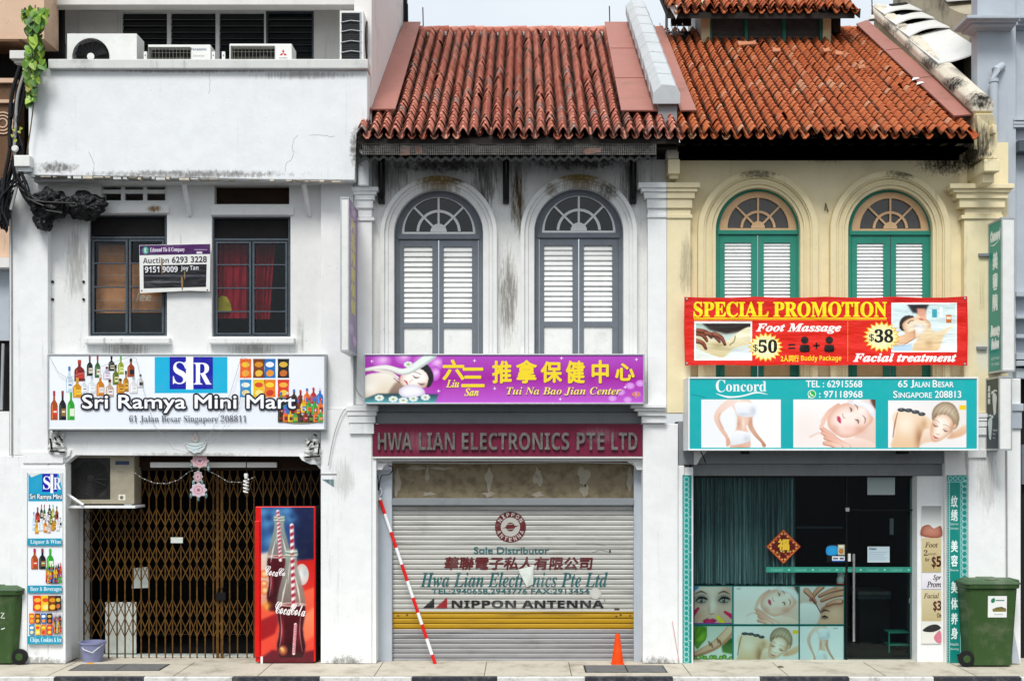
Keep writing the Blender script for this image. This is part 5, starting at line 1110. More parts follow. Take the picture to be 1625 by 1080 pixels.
w = MB(); w.pbox(1342, 805, 1348, 811, Yq - .01, .03, 'chrome'); w.pbox(1346, 878, 1350, 890, Yq - .01, .03, 'plastic_white'); w.pbox(1342, 1047, 1362, 1052.2, Yq - .012, .03, 'chrome'); w.pbox(1437, 1047, 1452, 1052.2, Yq - .012, .03, 'orange'); w.build('door_fitting', gf)
w = MB(); A_ = W(1100, 1052, .4); B_ = W(1456, 754, .4)
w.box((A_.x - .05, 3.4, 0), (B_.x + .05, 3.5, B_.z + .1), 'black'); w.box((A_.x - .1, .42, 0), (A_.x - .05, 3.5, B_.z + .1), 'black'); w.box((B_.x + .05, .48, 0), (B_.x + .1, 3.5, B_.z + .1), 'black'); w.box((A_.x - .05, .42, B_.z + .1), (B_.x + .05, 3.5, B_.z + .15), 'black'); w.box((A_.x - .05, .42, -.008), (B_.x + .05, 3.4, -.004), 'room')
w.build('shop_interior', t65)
m = MB(); m.pbox(1364, 950, 1412, 1038, 1.5, .5, 'room'); m.pbox(1362, 938, 1414, 943, 1.45, .6, 'louvre_grey'); m.pbox(1362, 943.3, 1414, 949.7, 1.5, .5, 'steel_dark'); tag(m.build('reception_desk'), 'dim grey reception desk with pale top seen through the glass door', 'desk')
m = MB(); m.pbox(1413, 822, 1418, 848, 1.6, .05, 'glow'); tag(m.build('pale_strip'), 'short pale upright strip on the far salon wall behind the door', 'fitting')  # plain pale strip on the back wall, no lamp
m = MB(); m.pbox(1264, 835, 1338, 838, 1.7, .3, 'steel_dark'); tag(m.build('wall_shelf'), 'faint dark shelf on the far salon wall right of the curtain', 'shelf')

# ================================================================== neighbours at both ends
tg = thing('grey_building', 'blue-grey plastered building with moulded cornice at the right edge', 'building', (W(1680, 0, .3).x, .3, 0))
YG = .3
w = MB(); w.pbox(1551, -160, 1612, 600, YG, .22, 'grey_wall'); w.box((6.9, YG + .23, 0), (9, 3, 12), 'grey_wall'); w.pbox(1612.3, -160, 1950, 600, YG + .1, .12, 'grey_wall'); w.build('wall', tg)
w = MB()
for (y0, y1, o) in ((24, 29, 16), (29.3, 33, 13), (33.3, 40, 9), (40.3, 44, 5), (44.3, 47, 3)): w.pbox(1551 - o, y0, 1604 + o, y1, YG - .02 * o, .2 + .02 * o, 'grey_wall'); w.pbox(1604.5 + o, y0, 1950, y1, YG + .1 - .015 * o, .3 + .015 * o, 'grey_wall')
w.build('cornice', tg, .006)
w = MB(); w.tube([W(1590, 105, YG + .0), W(1580, 112, YG - .1), W(1577, 128, YG - .12), W(1577, 600, YG - .12)], .055, 'grey_wall', 12); w.tube([W(1577, 126, YG - .12), W(1577, 131, YG - .12)], .066, 'grey_wall', 12); w.build('downpipe', tg)
w = MB(); 
for y in (187, 193, 198): w.pbox(1609, y, 1950, y + 4, YG - .02, .12, 'grey_wall')
w.build('moulding', tg, .005); w = MB(); w.pbox(1617, 222, 1660, 240, YG - .1, .2, 'steel_dark'); w.build('wall_box', tg, .005); w = MB()
for (y, hgt_, o) in ((462, 8, .06), (500, 5, .1), (530, 6, .05), (560, 10, .12), (572, 8, .16), (584, 16, .1)): w.pbox(1613, y, 1950, y + hgt_, YG - o, .1 + o, 'grey_wall')
w.build('moulding', tg, .005)
w = MB(); w.pbox(1598.5, 600.3, 1620, 1052, YG - .25, .5, 'pillar'); w.pbox(1596, 640, 1625, 652, YG - .3, .5, 'grey_wall'); w.pbox(1598, 652.3, 1622, 680, YG - .28, .5, 'grey_wall'); w.build('pillar', tg, .01)
w = MB(); w.pbox(1620.3, 600.3, 1950, 1052, YG + .2, .2, 'room'); w.pbox(1622, 705, 1700, 768, YG + .1, .08, 'frame_grey'); w.build('shop_front', tg)
mw = MB(); Y0, Y1 = 1.0, 5.; xa = 6.42; L = []
for i in range(10):
    y0, y1 = Y0 + (Y1 - Y0) * i / 10, Y0 + (Y1 - Y0) * (i + 1) / 10 - .003; t0, t1 = [.62 + .06 * math.sin(j * 1.7) for j in (i, i + 1)]
    L = [[(xa, y, roofz(y) - .5), (xa + .4, y, roofz(y) - .5), (xa + .4, y, roofz(y) + .36 + t), (xa, y, roofz(y) + .32 + t)] for y, t in ((y0, t0), (y1, t1))]; mw.hull(L[0], L[1], 'moss_wall')
mw.build('side_wall', tg)
mw = MB(); L = []
for y in (2.2, Y1): b0 = roofz(y) + .42; L.append([(xa - .04, y, b0 + .56), (xa + .5, y, b0 + .6), (xa + .5, y, b0 + .68), (xa - .04, y, b0 + .64)])
mw.hull(L[0], L[1], 'sheet_white'); mw.build('side_wall_sheet', tg)
tp = thing('peach_building', 'old peach plastered building with dark ledges at the left edge', 'building', (W(-60, 0, .2).x, .2, 0))
w = MB(); w.pbox(-220, -160, 70, 62, .1, .5, 'peach'); w.pbox(-220, 62.3, 30, 66, .02, .5, 'brown_relief'); w.build('wall', tp)
w = MB(); w.pbox(-220, 66.3, 100, 300, .75, .1, 'room'); w.pbox(70.5, -160, 99, 300, .8, .1, 'black'); w.build('recess', tp)
w = MB(); w.pbox(15, 80, 50, 93, .0, .5, 'white_wall'); w.pbox(22, 93.3, 46, 100, .05, .4, 'white_wall'); w.build('ledge', tp, .006)
w = MB(); w.pbox(-220, 124, 24, 330, .2, .3, 'brown_relief'); 
for i in range(3): w.prism(ringpts(4, 195, 6 + i * 5, 8 + i * 5, 0, 359, 20), .19 - .004 * i, .02, 'peach')
w.pbox(-220, 124, 26, 131, .15, .1, 'peach'); w.pbox(-220, 158, 25, 163, .16, .1, 'peach'); w.build('carved_panel', tp)
w = MB(); w.pbox(-220, 330.3, 14.5, 408, .2, .2, 'peach'); w.pbox(-220, 408.3, 14.5, 424, .05, .3, 'white_wall'); w.pbox(-220, 424.3, 14.5, 540, .25, .2, 'grey_wall'); w.pbox(-220, 540.3, 14.5, 652, .3, .2, 'room'); w.tube([W(5, 545, .2), W(2, 650, .2)], .02, 'alu'); w.pbox(-220, 652.3, -4.3, 1052, .1, .3, 'pillar'); w.pbox(-4.3, 652.3, 14.5, 722, .02, .3, 'pillar'); w.build('lower_wall', tp)

# ================================================================== signboards
def board(name, label, cat, x0, y0, x1, y1, Y, d, frame=2.2, mat='print', fmat='alu', group=None, back='plastic_white', tilt=0):
    """a sign panel: box, thin frame, and the printed face as an Art collector to be filled and built as 'face'"""
    t = thing(name, label, cat, tuple(W((x0 + x1) / 2, y1, Y)), group)
    if frame:
        f = MB(); f.prism([(x0, y0), (x1, y0), (x1, y1), (x0, y1)], Y - .012, d + .012, fmat, [[(x0 + frame, y0 + frame), (x1 - frame, y0 + frame), (x1 - frame, y1 - frame), (x0 + frame, y1 - frame)]]); f.build('frame', t, .003)
        b = MB(); b.pbox(x0 + frame, y0 + frame, x1 - frame, y1 - frame, Y, d, back); b.build('panel', t)
    else:
        b = MB(); b.pbox(x0, y0, x1, y1, Y, d, back); b.build('panel', t)
    return t, Art(sheet(Y - .0005), mat)
def logo(a, x0, y0, x1, y1):
    """teal field, two dark blue squares parted by a white bar, S and R"""
    w = x1 - x0; h = y1 - y0
    a.rect(x0, y0, x1, y1, '#14aed6')
    a.rect(x0 + w * .205, y0, x0 + w * .43, y0 + h * .89, '#1414a0'); a.l -= 1; a.rect(x0 + w * .53, y0, x0 + w * .8, y0 + h * .89, '#1414a0'); a.l -= 1
    a.rect(x0 + w * .43, y0, x0 + w * .53, y0 + h * .9, '#f2f4f6')
    a.text('S', x0 + w * .25, y0 + h * .13, x0 + w * .44, y0 + h * .75, '#f4f6f8', 'serif'); a.text('R', x0 + w * .535, y0 + h * .16, x0 + w * .78, y0 + h * .76, '#f4f6f8', 'serif')

t, a = board('signboard', 'white mini mart signboard with bottles, snack bags and a blue SR logo', 'signboard', 75, 561, 517, 682, -.12, .2, 2.6)
a.rect(77.6, 563.6, 514.4, 679.4, '#eef2f7', '#e6ebf3')
z8 = lambda x, y: (70 + x / 7.386, 560 + y / 7.386)
l0 = a.l; bottle_cluster(a, z8, 1 / 7.386)
rnd = random.Random(5); soft_drinks(a, 441, 612, 513, 671, rnd)
l1 = a.l; a.l = l0
three_beers(a, z8, 1 / 7.386)
a.l = l0; logo(a, 245.5, 566, 361, 623.5); a.l = l0
for i in range(8):
    x = (380.5, 401.5, 419, 440.5)[i % 4]; y = 569 if i < 4 else 602; a.l = l0; snack(a, x, y, x + 18.5, y + (30.5 if i < 4 else 28), *SNK[i])
a.l = l1
def outlined(a, s, x0, y0, x1, y1, r=2.6):
    a.text(s, x0, y0, x1, y1, '#0c1020', 'b', r); a.text(s, x0, y0, x1, y1, '#0c1020', 'b', r * .5); a.text(s, x0, y0, x1, y1, '#f2f4f7', '', .35)
a.text('Sri Ramya Mini Mart', 131.5, 626.5, 469, 654.5, '#0c1222', '', 3.2); a.text('Sri Ramya Mini Mart', 131.5, 626.5, 469, 654.5, '#0c1222', '', 1.6); a.text('Sri Ramya Mini Mart', 131.5, 626.5, 469, 654.5, '#f4f6f8', '', .5)
a.text('61 Jalan Besar Singapore 208811', 205.6, 658.5, 392, 672, '#6a6d74', 'serif')
a.build('face', t, recalc=False)

t, a = board('signboard', 'magenta massage centre signboard with yellow Chinese characters and a sleeping face', 'signboard', 577, 561, 1023, 641, -.3, .3, 2.4)
a.rect(579.4, 563.4, 1020.6, 600, '#b34ac0', '#a01a9a'); a.l -= 1; a.rect(579.4, 600, 1020.6, 638.6, '#a01a9a', '#c05ad0')
photo(a, pic_sleep, 579.4, 563.4, 702, 638.6, 1.3)
for (x, y) in ((985, 622), (1000, 612), (1010, 626), (1016, 608), (972, 632), (996, 634)): a.ell(x, y, 8, 6, '#e0a6ea', '#b84ec6', n=14); a.l -= 1
a.l += 2
for (x, y) in ((753, 572), (785, 616), (891, 568), (1010, 570), (992, 614), (696, 620), (889, 633), (590, 573)):
    a.poly([(x, y - 3.2), (x + .6, y - .6), (x + 3.2, y), (x + .6, y + .6), (x, y + 3.2), (x - .6, y + .6), (x - 3.2, y), (x - .6, y - .6)], '#f6e8fa'); a.l -= 1
a.l += 1
YEL = '#f0d428'
for (ch, x0, x1, y0, y1) in (('六', 703, 736, 571, 602), ('三', 733, 768, 584, 613), ('推', 782, 811, 573, 607), ('拿', 820, 851, 572, 607), ('保', 859, 891, 574, 606), ('健', 899, 927, 573, 607), ('中', 940, 965, 572, 607), ('心', 977, 1006, 577, 603)):
    a.text(ch, x0 + .8, y0 + .8, x1 + .8, y1 + .8, '#7a1060', '', .9); a.text(ch, x0, y0, x1, y1, YEL, '', 1.1)
a.text('Liu', 708, 602.5, 728, 614.5, '#f2e25a', 'si', .2, .1); a.text('San', 737, 616, 759, 628, '#f2e25a', 'si', .2, .1)
a.text('Tui Na Bao Jian Center', 804.6, 614.6, 985.6, 628, '#6a1058', 'si'); a.text('Tui Na Bao Jian Center', 804, 614, 985, 627.4, '#f4e46a', 'si'); a.text('63', 1003, 622, 1015, 628.5, '#e88a2a', 'b')
a.build('face', t, recalc=False)

t = thing('signboard', 'dark red board with weathered grey raised capital letters', 'signboard', tuple(W(805, 724, 0)))
m = MB(); m.pbox(591, 672.5, 1019.7, 724, -.035, .06, 'maroon'); m.build('panel', t, .004)
m = MB(); m.pbox(591, 724.2, 1019.7, 726.5, -.045, .06, 'plastic_white'); m.build('trim', t)
x = 0
def raised(words, y0, y1, Y, depth, mat, parent):
    for (s, x0, x1) in words:
        v, f, (a0, b0, a1, b1) = text2d(s, 'b', .1); m = MB(); vs = []
        for p in v:
            q = W(x0 + (p[0] - a0) / (a1 - a0) * (x1 - x0), y1 - (p[1] - b0) / (b1 - b0) * (y1 - y0), Y); vs.append((q.x, Y - (depth if p[2] > 0 else 0), q.z))
        m.add(vs, f, mat); m.build('lettering', parent, recalc=False)
raised([('HWA', 600, 654), ('LIAN', 665, 722), ('ELECTRONICS', 733, 903), ('PTE', 915, 959), ('LTD', 970, 1011)], 686, 713.5, -.036, .035, 'letter_grey', t)

# red banner: thin vinyl tied at its corners
t = thing('promotion_banner', 'red SPECIAL PROMOTION vinyl banner tied above the teal signboard', 'banner', tuple(W(1310, 580, -.14)))
m = MB(); nx, ny = 40, 8; vs = []
def bpt(px, py, l=0.): return W(px, py, -.16) + Vector((0, -l, 0))
m.prism([(1086, 471)] + [(1086 + 449 * i / 12, 470.5 + (1.6 if i % 3 else 0)) for i in range(1, 12)] + [(1535, 470), (1536, 525), (1535, 580)] + [(1535 - 449 * i / 12, 580 - (1.3 if i % 3 else 0)) for i in range(1, 12)] + [(1087, 579.5), (1085.5, 525)], -.16, .004, 'red')
m.build('sheet', t)
a = Art(lambda px, py, l: bpt(px, py, l + .0005), 'print_vinyl')
a.rect(1087.5, 472.5, 1533.5, 525, '#cf1c14', '#de2414'); a.l -= 1; a.rect(1087.5, 525, 1533.5, 578, '#de2414', '#d22016')
l0 = a.l
a.text('SPECIAL PROMOTION', 1101, 479, 1407, 502.5, '#f4e414', 'serif', .55); a.rect(1101, 504, 1407, 505.8, '#f4e414'); a.rect(1101, 507, 1407, 507.8, '#f4b414')
a.l = l0; a.rect(1101.6, 509.5, 1193.5, 571.5, '#f2f2f0'); photo(a, pic_feet, 1104.5, 513, 1191, 568.5)
l1 = a.l; a.l = l0; a.rect(1414.5, 480, 1518.5, 558.5, '#f2f2f0'); photo(a, pic_spa, 1417, 483, 1516, 556.5); a.l = max(l1, a.l)
a.text('Foot Massage', 1199.7, 513.5, 1334, 529, '#f4f4f0', 'si', .5, .05); a.text('Facial treatment', 1354, 560.5, 1517, 573.5, '#f4f4f0', 'si', .5, .05)
for (cx, cy, rx, ry, big, dx) in ((1214.8, 550.5, 28, 23.5, '50', 0), (1399, 534, 30, 25, '38', 0)):
    for (k, c, c2) in ((1, '#f0b21c', '#f0b21c'), (.9, '#f6f2c4', '#f2ea9a')):
        q = []
        for i in range(40): rr = (1 if i % 2 == 0 else .78) * k; q.append((cx + rx * rr * math.cos(math.pi * i / 20), cy + ry * rr * math.sin(math.pi * i / 20)))
        a.fan(q, c, c2)
    a.text('$', cx - 20, cy - 4.5, cx - 12, cy + 8, '#15150f', 'serif'); a.text(big, cx - 11, cy - 11.5, cx + 18, cy + 9, '#15150f', 'serif', .5)
for (x0, y0, x1, y1) in ((1251, 545.5, 1262, 548), (1251, 551, 1262, 553.5), (1290.5, 547, 1301, 549.5), (1294.5, 543, 1297, 553.5)): a.rect(x0, y0, x1, y1, '#12100c'); a.l -= 1
for cx in (1277, 1316): a.ell(cx, 539.5, 6, 5.8, '#12100c'); a.l -= 1; a.poly(a.smooth([(cx - 7.2, 558), (cx - 7.4, 549), (cx - 5.5, 547), (cx + 5.5, 547), (cx + 7.4, 549), (cx + 7.2, 558)], 2), '#12100c'); a.l -= 1
a.l += 2
a.text('2人同行', 1239, 563.5, 1267.5, 573.5, '#f4d028', '', .3); a.text('Buddy Package', 1271, 563.5, 1335, 574.5, '#f4d028', 'b')
for i in range(22): a.rect(1344.6, 510 + i * 2.9, 1345.6, 511.8 + i * 2.9, '#f0b040'); a.l -= 1
a.build('face', t, recalc=False)
m = MB()
for (x, y) in ((1090, 474), (1531, 473), (1090, 576), (1531, 577)): m.lathe([(.0, -.006), (.014, -.006), (.016, 0), (.0, .0)], tuple(W(x, y, -.166)), 'chrome', 12, 'y')
m.build('eyelet', t)

t, a = board('signboard', 'teal salon signboard with three photos and the address 65 Jalan Besar', 'signboard', 1092, 598, 1553, 714.5, -.5, .5, 2.6, fmat='white_paint')
TEAL = '#10aeb0'
a.rect(1094.6, 600.6, 1550.4, 711.9, TEAL, '#0fa6aa')
photo(a, pic_body, 1113, 633.5, 1239, 709.8); photo(a, pic_facial, 1259, 633.5, 1389.5, 709.8); photo(a, pic_stones, 1409.5, 635, 1533.5, 709.8)
WH = '#eef4f4'
a.text('C', 1136, 602, 1151, 622, WH, 'serif'); a.text('oncord', 1152, 604.5, 1216, 621, WH, 'serif'); a.stroke([(1136, 624), (1155, 629.5), (1178, 628), (1200, 622.5), (1218, 625.5)], [.5, 3, 2.2, 2.6, .4], WH)
a.text('Tel : 62915568'.upper(), 1279, 603.5, 1368, 614, WH, '', .25); a.text(': 97118968', 1300, 620, 1368.6, 630.5, WH, '', .25)
a.ell(1288.3, 625, 6.6, 6.6, '#f2f6f4'); a.ell(1288.3, 625, 5.6, 5.6, '#2ab84a'); a.poly([(1282.6, 631.4), (1283.6, 627), (1287, 630.4)], '#f2f6f4'); a.stroke([(1285.8, 622), (1286.4, 625.5), (1290.8, 627.8)], 1.6, '#f2f6f4')
a.text('65', 1425, 603.5, 1440, 614, WH, '', .25); a.text('J', 1445, 602.5, 1450, 615, WH, '', .2); a.text('ALAN', 1451, 605.5, 1475, 614, WH, '', .2); a.text('B', 1480, 603, 1487.5, 614, WH, '', .2); a.text('ESAR', 1489, 605.5, 1513, 614, WH, '', .2)
a.text('S', 1417.4, 620, 1424, 631, WH, '', .2); a.text('INGAPORE', 1426, 622.5, 1478.5, 631, WH, '', .2); a.text('208813', 1483.5, 620, 1525, 631, WH, '', .25)
a.stroke([(1097, 625), (1112, 628), (1119, 630)], .4, '#0a6a70', 1); a.build('face', t, recalc=False)
for x in (1187, 1440):
    m = MB(); m.box(tuple(W(x - 2, 720, -.3)), tuple(W(x + 2, 714.7, -.3) + Vector((0, .42, 0))), 'black_metal'); m.build('bracket', t)

# projecting light-box signs: thin boxes standing out from the wall
def projecting(label, x0, x1, y0, y1, Yf, right_face, draw, cat='projecting sign'):
    """front edge spans x0..x1 at depth Yf; the printed side faces left or right along the street"""
    t = thing('projecting_sign', label, cat, tuple(W((x0 + x1) / 2, y1, Yf)))
    A_ = W(x0, y1, Yf); B_ = W(x1, y0, Yf); Yb = -.03
    m = MB(); m.box((A_.x, Yf, A_.z), (B_.x, Yb, B_.z), 'plastic_white'); m.build('case', t, .006)
    m = MB()
    for z in (A_.z, B_.z): m.box((A_.x - .006, Yf - .006, z - .012), (B_.x + .006, Yb + .004, z + .012), 'alu')
    for xx in (A_.x, B_.x): m.box((xx - .007, Yf - .007, A_.z + .013), (xx + .007, Yf + .02, B_.z - .013), 'alu'); m.box((xx - .007, Yb - .02, A_.z + .013), (xx + .007, Yb + .003, B_.z - .013), 'alu')
    m.build('frame', t)
    for i, z in enumerate((A_.z + .25, (A_.z + B_.z) / 2, B_.z - .3)):
        m = MB(); m.box(((A_.x + B_.x) / 2 - .02, Yb, z), ((A_.x + B_.x) / 2 + .02, .1, z + .04), 'alu'); m.build('wall_bracket', t)
    for side in ((1, -1) if True else ()):
        X = B_.x if side > 0 else A_.x
        # local units: u across 0..1 reading left to right, v down 0..1
        def fn(u, v, l, X=X, side=side):
            yy = (Yf + .02) + ((1 - u) if side < 0 else u) * (Yb - Yf - .04)
            return Vector((X + side * (l + .0005), yy, B_.z - .014 + (A_.z - B_.z + .028) * v))
        a = Art(fn); draw(a); a.build('face', t, recalc=False)
def draw_beauty(a):
    a.rect(0, 0, 1, 1, '#1c9484', '#168a7c')
    a.text('Concord', .1, .06, .92, .115, '#e8f2f0', 'si', .012); a.stroke([(.1, .14), (.4, .15), (.9, .125)], [.002, .008, .002], '#e8f2f0')
    for i, ch in enumerate('美容院'): a.text(ch, .3, .215 + i * .14, .7, .3 + i * .14, '#e8f2f0', '', .018)
    a.text('Beauty', .12, .7, .88, .77, '#e8f2f0', 'si', .012); a.text('Salon', .18, .79, .82, .845, '#e8f2f0', 'si', .012)
    a.text('62915568', .2, .905, .85, .925, '#cfe2de'); a.text('97118968', .2, .945, .85, .965, '#cfe2de')
projecting('tall projecting light box with a teal beauty salon face and white edge', 1590, 1610, 346, 588, -.47, False, draw_beauty)
def draw_foot(a):
    a.rect(0, 0, 1, 1, '#15343a', '#122c33')
    for (cx, cy, m_) in ((.64, .33, 1), (.3, .68, -1)):
        a.poly(a.smooth([(cx - .16 * m_, cy - .09), (cx, cy - .13), (cx + .2 * m_, cy - .07), (cx + .14 * m_, cy + .06), (cx + .12 * m_, cy + .16), (cx - .04 * m_, cy + .19), (cx - .1 * m_, cy + .1)], 3), '#dfeaea')
        for k in range(5): a.ell(cx + (-.2 + .095 * k) * m_, cy - .165 - .02 * math.sin(k * .9) + .012 * (4 - k) - (.02 if k == 0 else 0), .06 - .006 * k, .026 - .003 * k, '#dfeaea', n=10)
    for i, ch in enumerate('足底按'): a.text(ch, .1, .1 + i * .09, .3, .165 + i * .09, '#dfeaea', '', .012)
    for i, s in enumerate(('Professional', 'Foot', 'Massage')): a.text(s, .52, .72 + i * .055, .9 if i == 0 else .75, .75 + i * .055, '#dfeaea')
projecting('small dark projecting light box with two white footprints', 1586, 1605, 598, 713, -.47, False, draw_foot)
def draw_pink(a):
    a.rect(0, 0, 1, 1, '#a978b0', '#8f86a0')
    for i, ch in enumerate('六三推拿保健'): a.text(ch, .25, .1 + i * .11, .8, .18 + i * .11, '#d8cc6a', '', .015)
    for (u, v, r) in ((.3, .85, .3), (.7, .92, .3), (.5, .04, .3)): a.ell(u, v, r, .04, '#c9a6cc', '#a58cae')
projecting('tall narrow white projecting light box with a faded pink face', 541, 553, 314, 556, -.8, True, draw_pink)

# auction banner across the wall between the windows
t = thing('auction_banner', 'purple and white auction banner hung between the two casement windows', 'banner', tuple(W(277, 464, 0)))
m = MB(); Q = [(221, 389), (334, 386.5), (333, 462), (300, 461), (222, 465)]; m.prism(Q, .03, .006, 'plastic_white'); m.build('sheet', t)
a = Art(sheet(.0295), 'print_vinyl'); a.poly([(221.5, 389.5), (333.5, 387), (333.5, 403), (221.5, 405)], '#4a1f5c', '#3f1a52')
a.ell(231, 397, 5, 6, '#3aa58c', '#2a8f78'); a.text('E', 229, 393.5, 233, 400.5, '#e8f2ee', 'serif'); a.text('Edmund Tie & Company', 238, 392.5, 293, 401, '#e4dcea', 'serif', rot=-1); a.rect(308, 395.5, 329, 396.7, '#a893b8'); a.rect(312, 399, 321, 402.5, '#d8cce0')
a.text('Auction', 227, 408.5, 268, 417.5, '#3c3444', 'b', 0, 0, -1); a.text('6293 3228', 273, 407, 328, 416.5, '#3c3444', '', .35, 0, -1)
a.poly([(227.5, 421), (328, 419), (327, 455), (228, 457.5)], '#17171c'); a.text('9151 9009', 230, 422.5, 282, 432, '#e6e6ea', 'b', 0, 0, -1); a.text('Joy Tan', 287, 421.5, 315, 430.5, '#d8d8dc', 'b', 0, 0, -1)
a.rect(229, 436, 326, 439, '#4a4a52'); a.l -= 1; a.rect(229, 446, 290, 448.5, '#4a4a50')
for (x, y0_, y1_, w_) in ((257, 410, 434, 1.3), (289, 440, 460, 1.6), (293, 430, 444, .8)): a.blob([(x - w_, y0_), (x + w_, y0_ + 3), (x + w_ * .6, y1_), (x - w_ * .5, y1_ - 3)], '#8a7048')
for (x, y) in ((225, 461), (329, 460), (225, 392), (330, 390)): a.ell(x, y, 1.2, 1.2, '#2a2a2c', n=8); a.l -= 1
a.build('face', t, recalc=False)

# pillar posters and salon pillar boards
t, a = board('pillar_poster', 'tall white mini mart poster of bottles and snacks on the left pillar', 'poster', 44, 750, 99.5, 1022, -.05, .012, 0)
a.rect(44.5, 750.5, 99, 1021, '#eef1f5', '#e4e9ef'); l0 = a.l
a.rect(45, 751, 99, 795, '#159cc4'); a.rect(67, 751, 91, 780, '#1414a0'); a.rect(80, 752, 84.5, 782, '#eef2f6'); a.text('S', 68.5, 755, 80, 776, '#f2f4f8', 'serif'); a.text('R', 85, 757, 97, 776, '#e8ecf4', 'serif'); a.text('Sri Ramya Mini', 47.5, 783.5, 98, 793.5, '#0d1a28', 'b', .7); a.text('Sri Ramya Mini', 47.5, 783.5, 98, 793.5, '#eef2f6', '', .2)
a.poly([(44.5, 750.5), (66, 750.5), (50, 757)], '#d8dcde'); a.poly([(93, 751), (99, 751), (99, 776)], '#c8ccd0')
zz = lambda x, y: (54 + (x - 300) * .0505, 800 + (y - 35) * .095)
bottle_cluster(a, zz, .06); z3 = lambda x, y: (48 + (x - 60) * .125, 870 + (y - 445) * .095); 
three_beers(a, z3, .125); soft_drinks(a, 73, 890, 98.5, 925, random.Random(9))
for (y0_, y1_, s, x1_) in ((853.5, 865, 'Liquor & Wine', 98), (928, 940, 'Beer & Beverages', 98.5), (1008, 1021, 'Chips, Cookies & Ice', 98.5)):
    a.rect(44.5, y0_, 99, y1_, '#1f93b0'); a.text(s, 49, y0_ + 2, x1_, y1_ - 1.5, '#dceaf0', 'serif')
for i in range(8):
    x = 47 + (i % 4) * 9.4; y = 972 if i < 4 else 990; snack(a, x, y, x + 8.6, y + 16, *SNK[i])
for i, x in enumerate((53, 66, 77)): snack(a, x, 944, x + 15, 968, *SNK[(7, 5, 1)[i]])
soft_drinks(a, 84, 968, 98.5, 1004, random.Random(3)); snack(a, 89, 944, 98.5, 966, *SNK[3])
a.build('face', t, recalc=False)

def ornament(a, x, y0, y1, r, c='#a9d8d4', thin=.7):
    n = int((y1 - y0) / (r * 1.75)); l0 = a.l
    for i in range(n):
        y = y0 + (i + .5) * (y1 - y0) / n; a.l = l0
        a.poly(ringpts(x, y, r * .72, r * .95, 0, 355, 14), c); a.l = l0; a.poly([(x - r, y + r * .7), (x + r, y + r * 1.0), (x + r, y + r * 1.12), (x - r, y + r * .85)], c)
    a.l = l0 + 1
t, a = board('pillar_board', 'teal beauty board with white Chinese characters on the right salon pillar', 'sign', 1502, 753, 1537, 1052, .04, .02, 0)
a.rect(1502.4, 753.5, 1510, 1051.5, '#2f8a86', '#23807c'); a.rect(1510, 753.5, 1536.6, 1051.5, '#128f86', '#0f8a82'); a.rect(1507, 766, 1524, 1051, '#0b857a', '#0a7f76')
ornament(a, 1530.5, 762, 1050, 5.2); ornament(a, 1505, 762, 1050, 2.2)
for x in (1524, 1536, 1507): a.rect(x - .4, 764, x + .4, 1050, '#9fd2ce'); a.l -= 1
a.l += 1; a.rect(1503, 763.5, 1536, 764.5, '#9fd2ce'); 
for i in range(4): a.poly(ringpts(1508 + i * 8, 758.5, 2.6, 3.6, 0, 355, 12), '#a9d8d4'); a.l -= 1
a.l += 1
for (ch, y) in (('纹', 786), ('绣', 808), ('美', 857), ('容', 880), ('美', 922), ('体', 948), ('养', 972), ('身', 995)): a.text(ch, 1509.5, y, 1519.5, y + 18, '#e4f2ee', '', .45); a.l -= 1
a.l += 1
for (s, y) in (('Eyebrow', 829), ('Embroidery', 836), ('Beauty', 902), ('Health', 1019), ('Slimming', 1027)): a.text(s, 1508, y, 1521, y + 4.5, '#cfe6e2')
a.build('face', t, recalc=False)
t, a = board('pillar_board', 'narrow teal ornament board on the left salon jamb', 'sign', 1083, 753, 1100, 1052, -.0, .016, 0)
a.rect(1083.3, 753.5, 1095, 1051.6, '#17968e', '#128f86'); a.rect(1095, 753.5, 1097.5, 1051.6, '#0b7a70'); a.rect(1097.5, 753.5, 1099.7, 1051.6, '#d8dcdc')
ornament(a, 1089.2, 756, 1050, 4.6); 
for i in range(9): a.text('Beauty', 1094, 790 + i * 28, 1097.6, 793 + i * 28, '#cfe6e2')
a.build('face', t, recalc=False)

t, a = board('price_poster', 'upper foot massage price poster on the white wall beside the salon door', 'poster', 1462.5, 802, 1494, 907.5, .145, .01, 0, group='price posters beside the salon door')
a.rect(1462.8, 802.3, 1493.7, 833, '#8f9492', '#d8dcd8'); a.blob([(1463, 836), (1474, 832), (1482, 838), (1493, 834), (1493, 852), (1463, 850)], '#c98a72', '#8f4a3a'); a.rect(1462.8, 853, 1493.7, 907, '#cdbd94', '#b8a878')
a.text('Foot', 1468, 860, 1488, 868, '#3a2a20', 'it', .2); a.text('2', 1466, 872, 1472, 881, '#2a1d18', 'serif'); a.text('people', 1473, 876, 1486, 881, '#4a352c'); a.text('for', 1468, 884, 1475, 890, '#2a1d18', 'serif'); a.text('$5', 1478.5, 882, 1493.2, 901, '#4a1210', 'b', .3); a.build('face', t, recalc=False)
t, a = board('price_poster', 'small white lettered poster between the two price posters by the salon door', 'poster', 1462.5, 908.5, 1494, 934, .145, .01, 0, group='price posters beside the salon door')
a.rect(1462.8, 908.8, 1493.7, 933.7, '#e4e2e4', '#d8d4dc'); a.text('Spr', 1481, 911.5, 1493, 921.5, '#2a2226', 'it', .25); a.text('Prom', 1471, 922, 1493, 931, '#2a2226', 'it', .25); a.build('face', t, recalc=False)
t, a = board('price_poster', 'lower facial price poster on the white wall beside the salon door', 'poster', 1462.5, 935, 1494, 1020.5, .145, .01, 0, group='price posters beside the salon door')
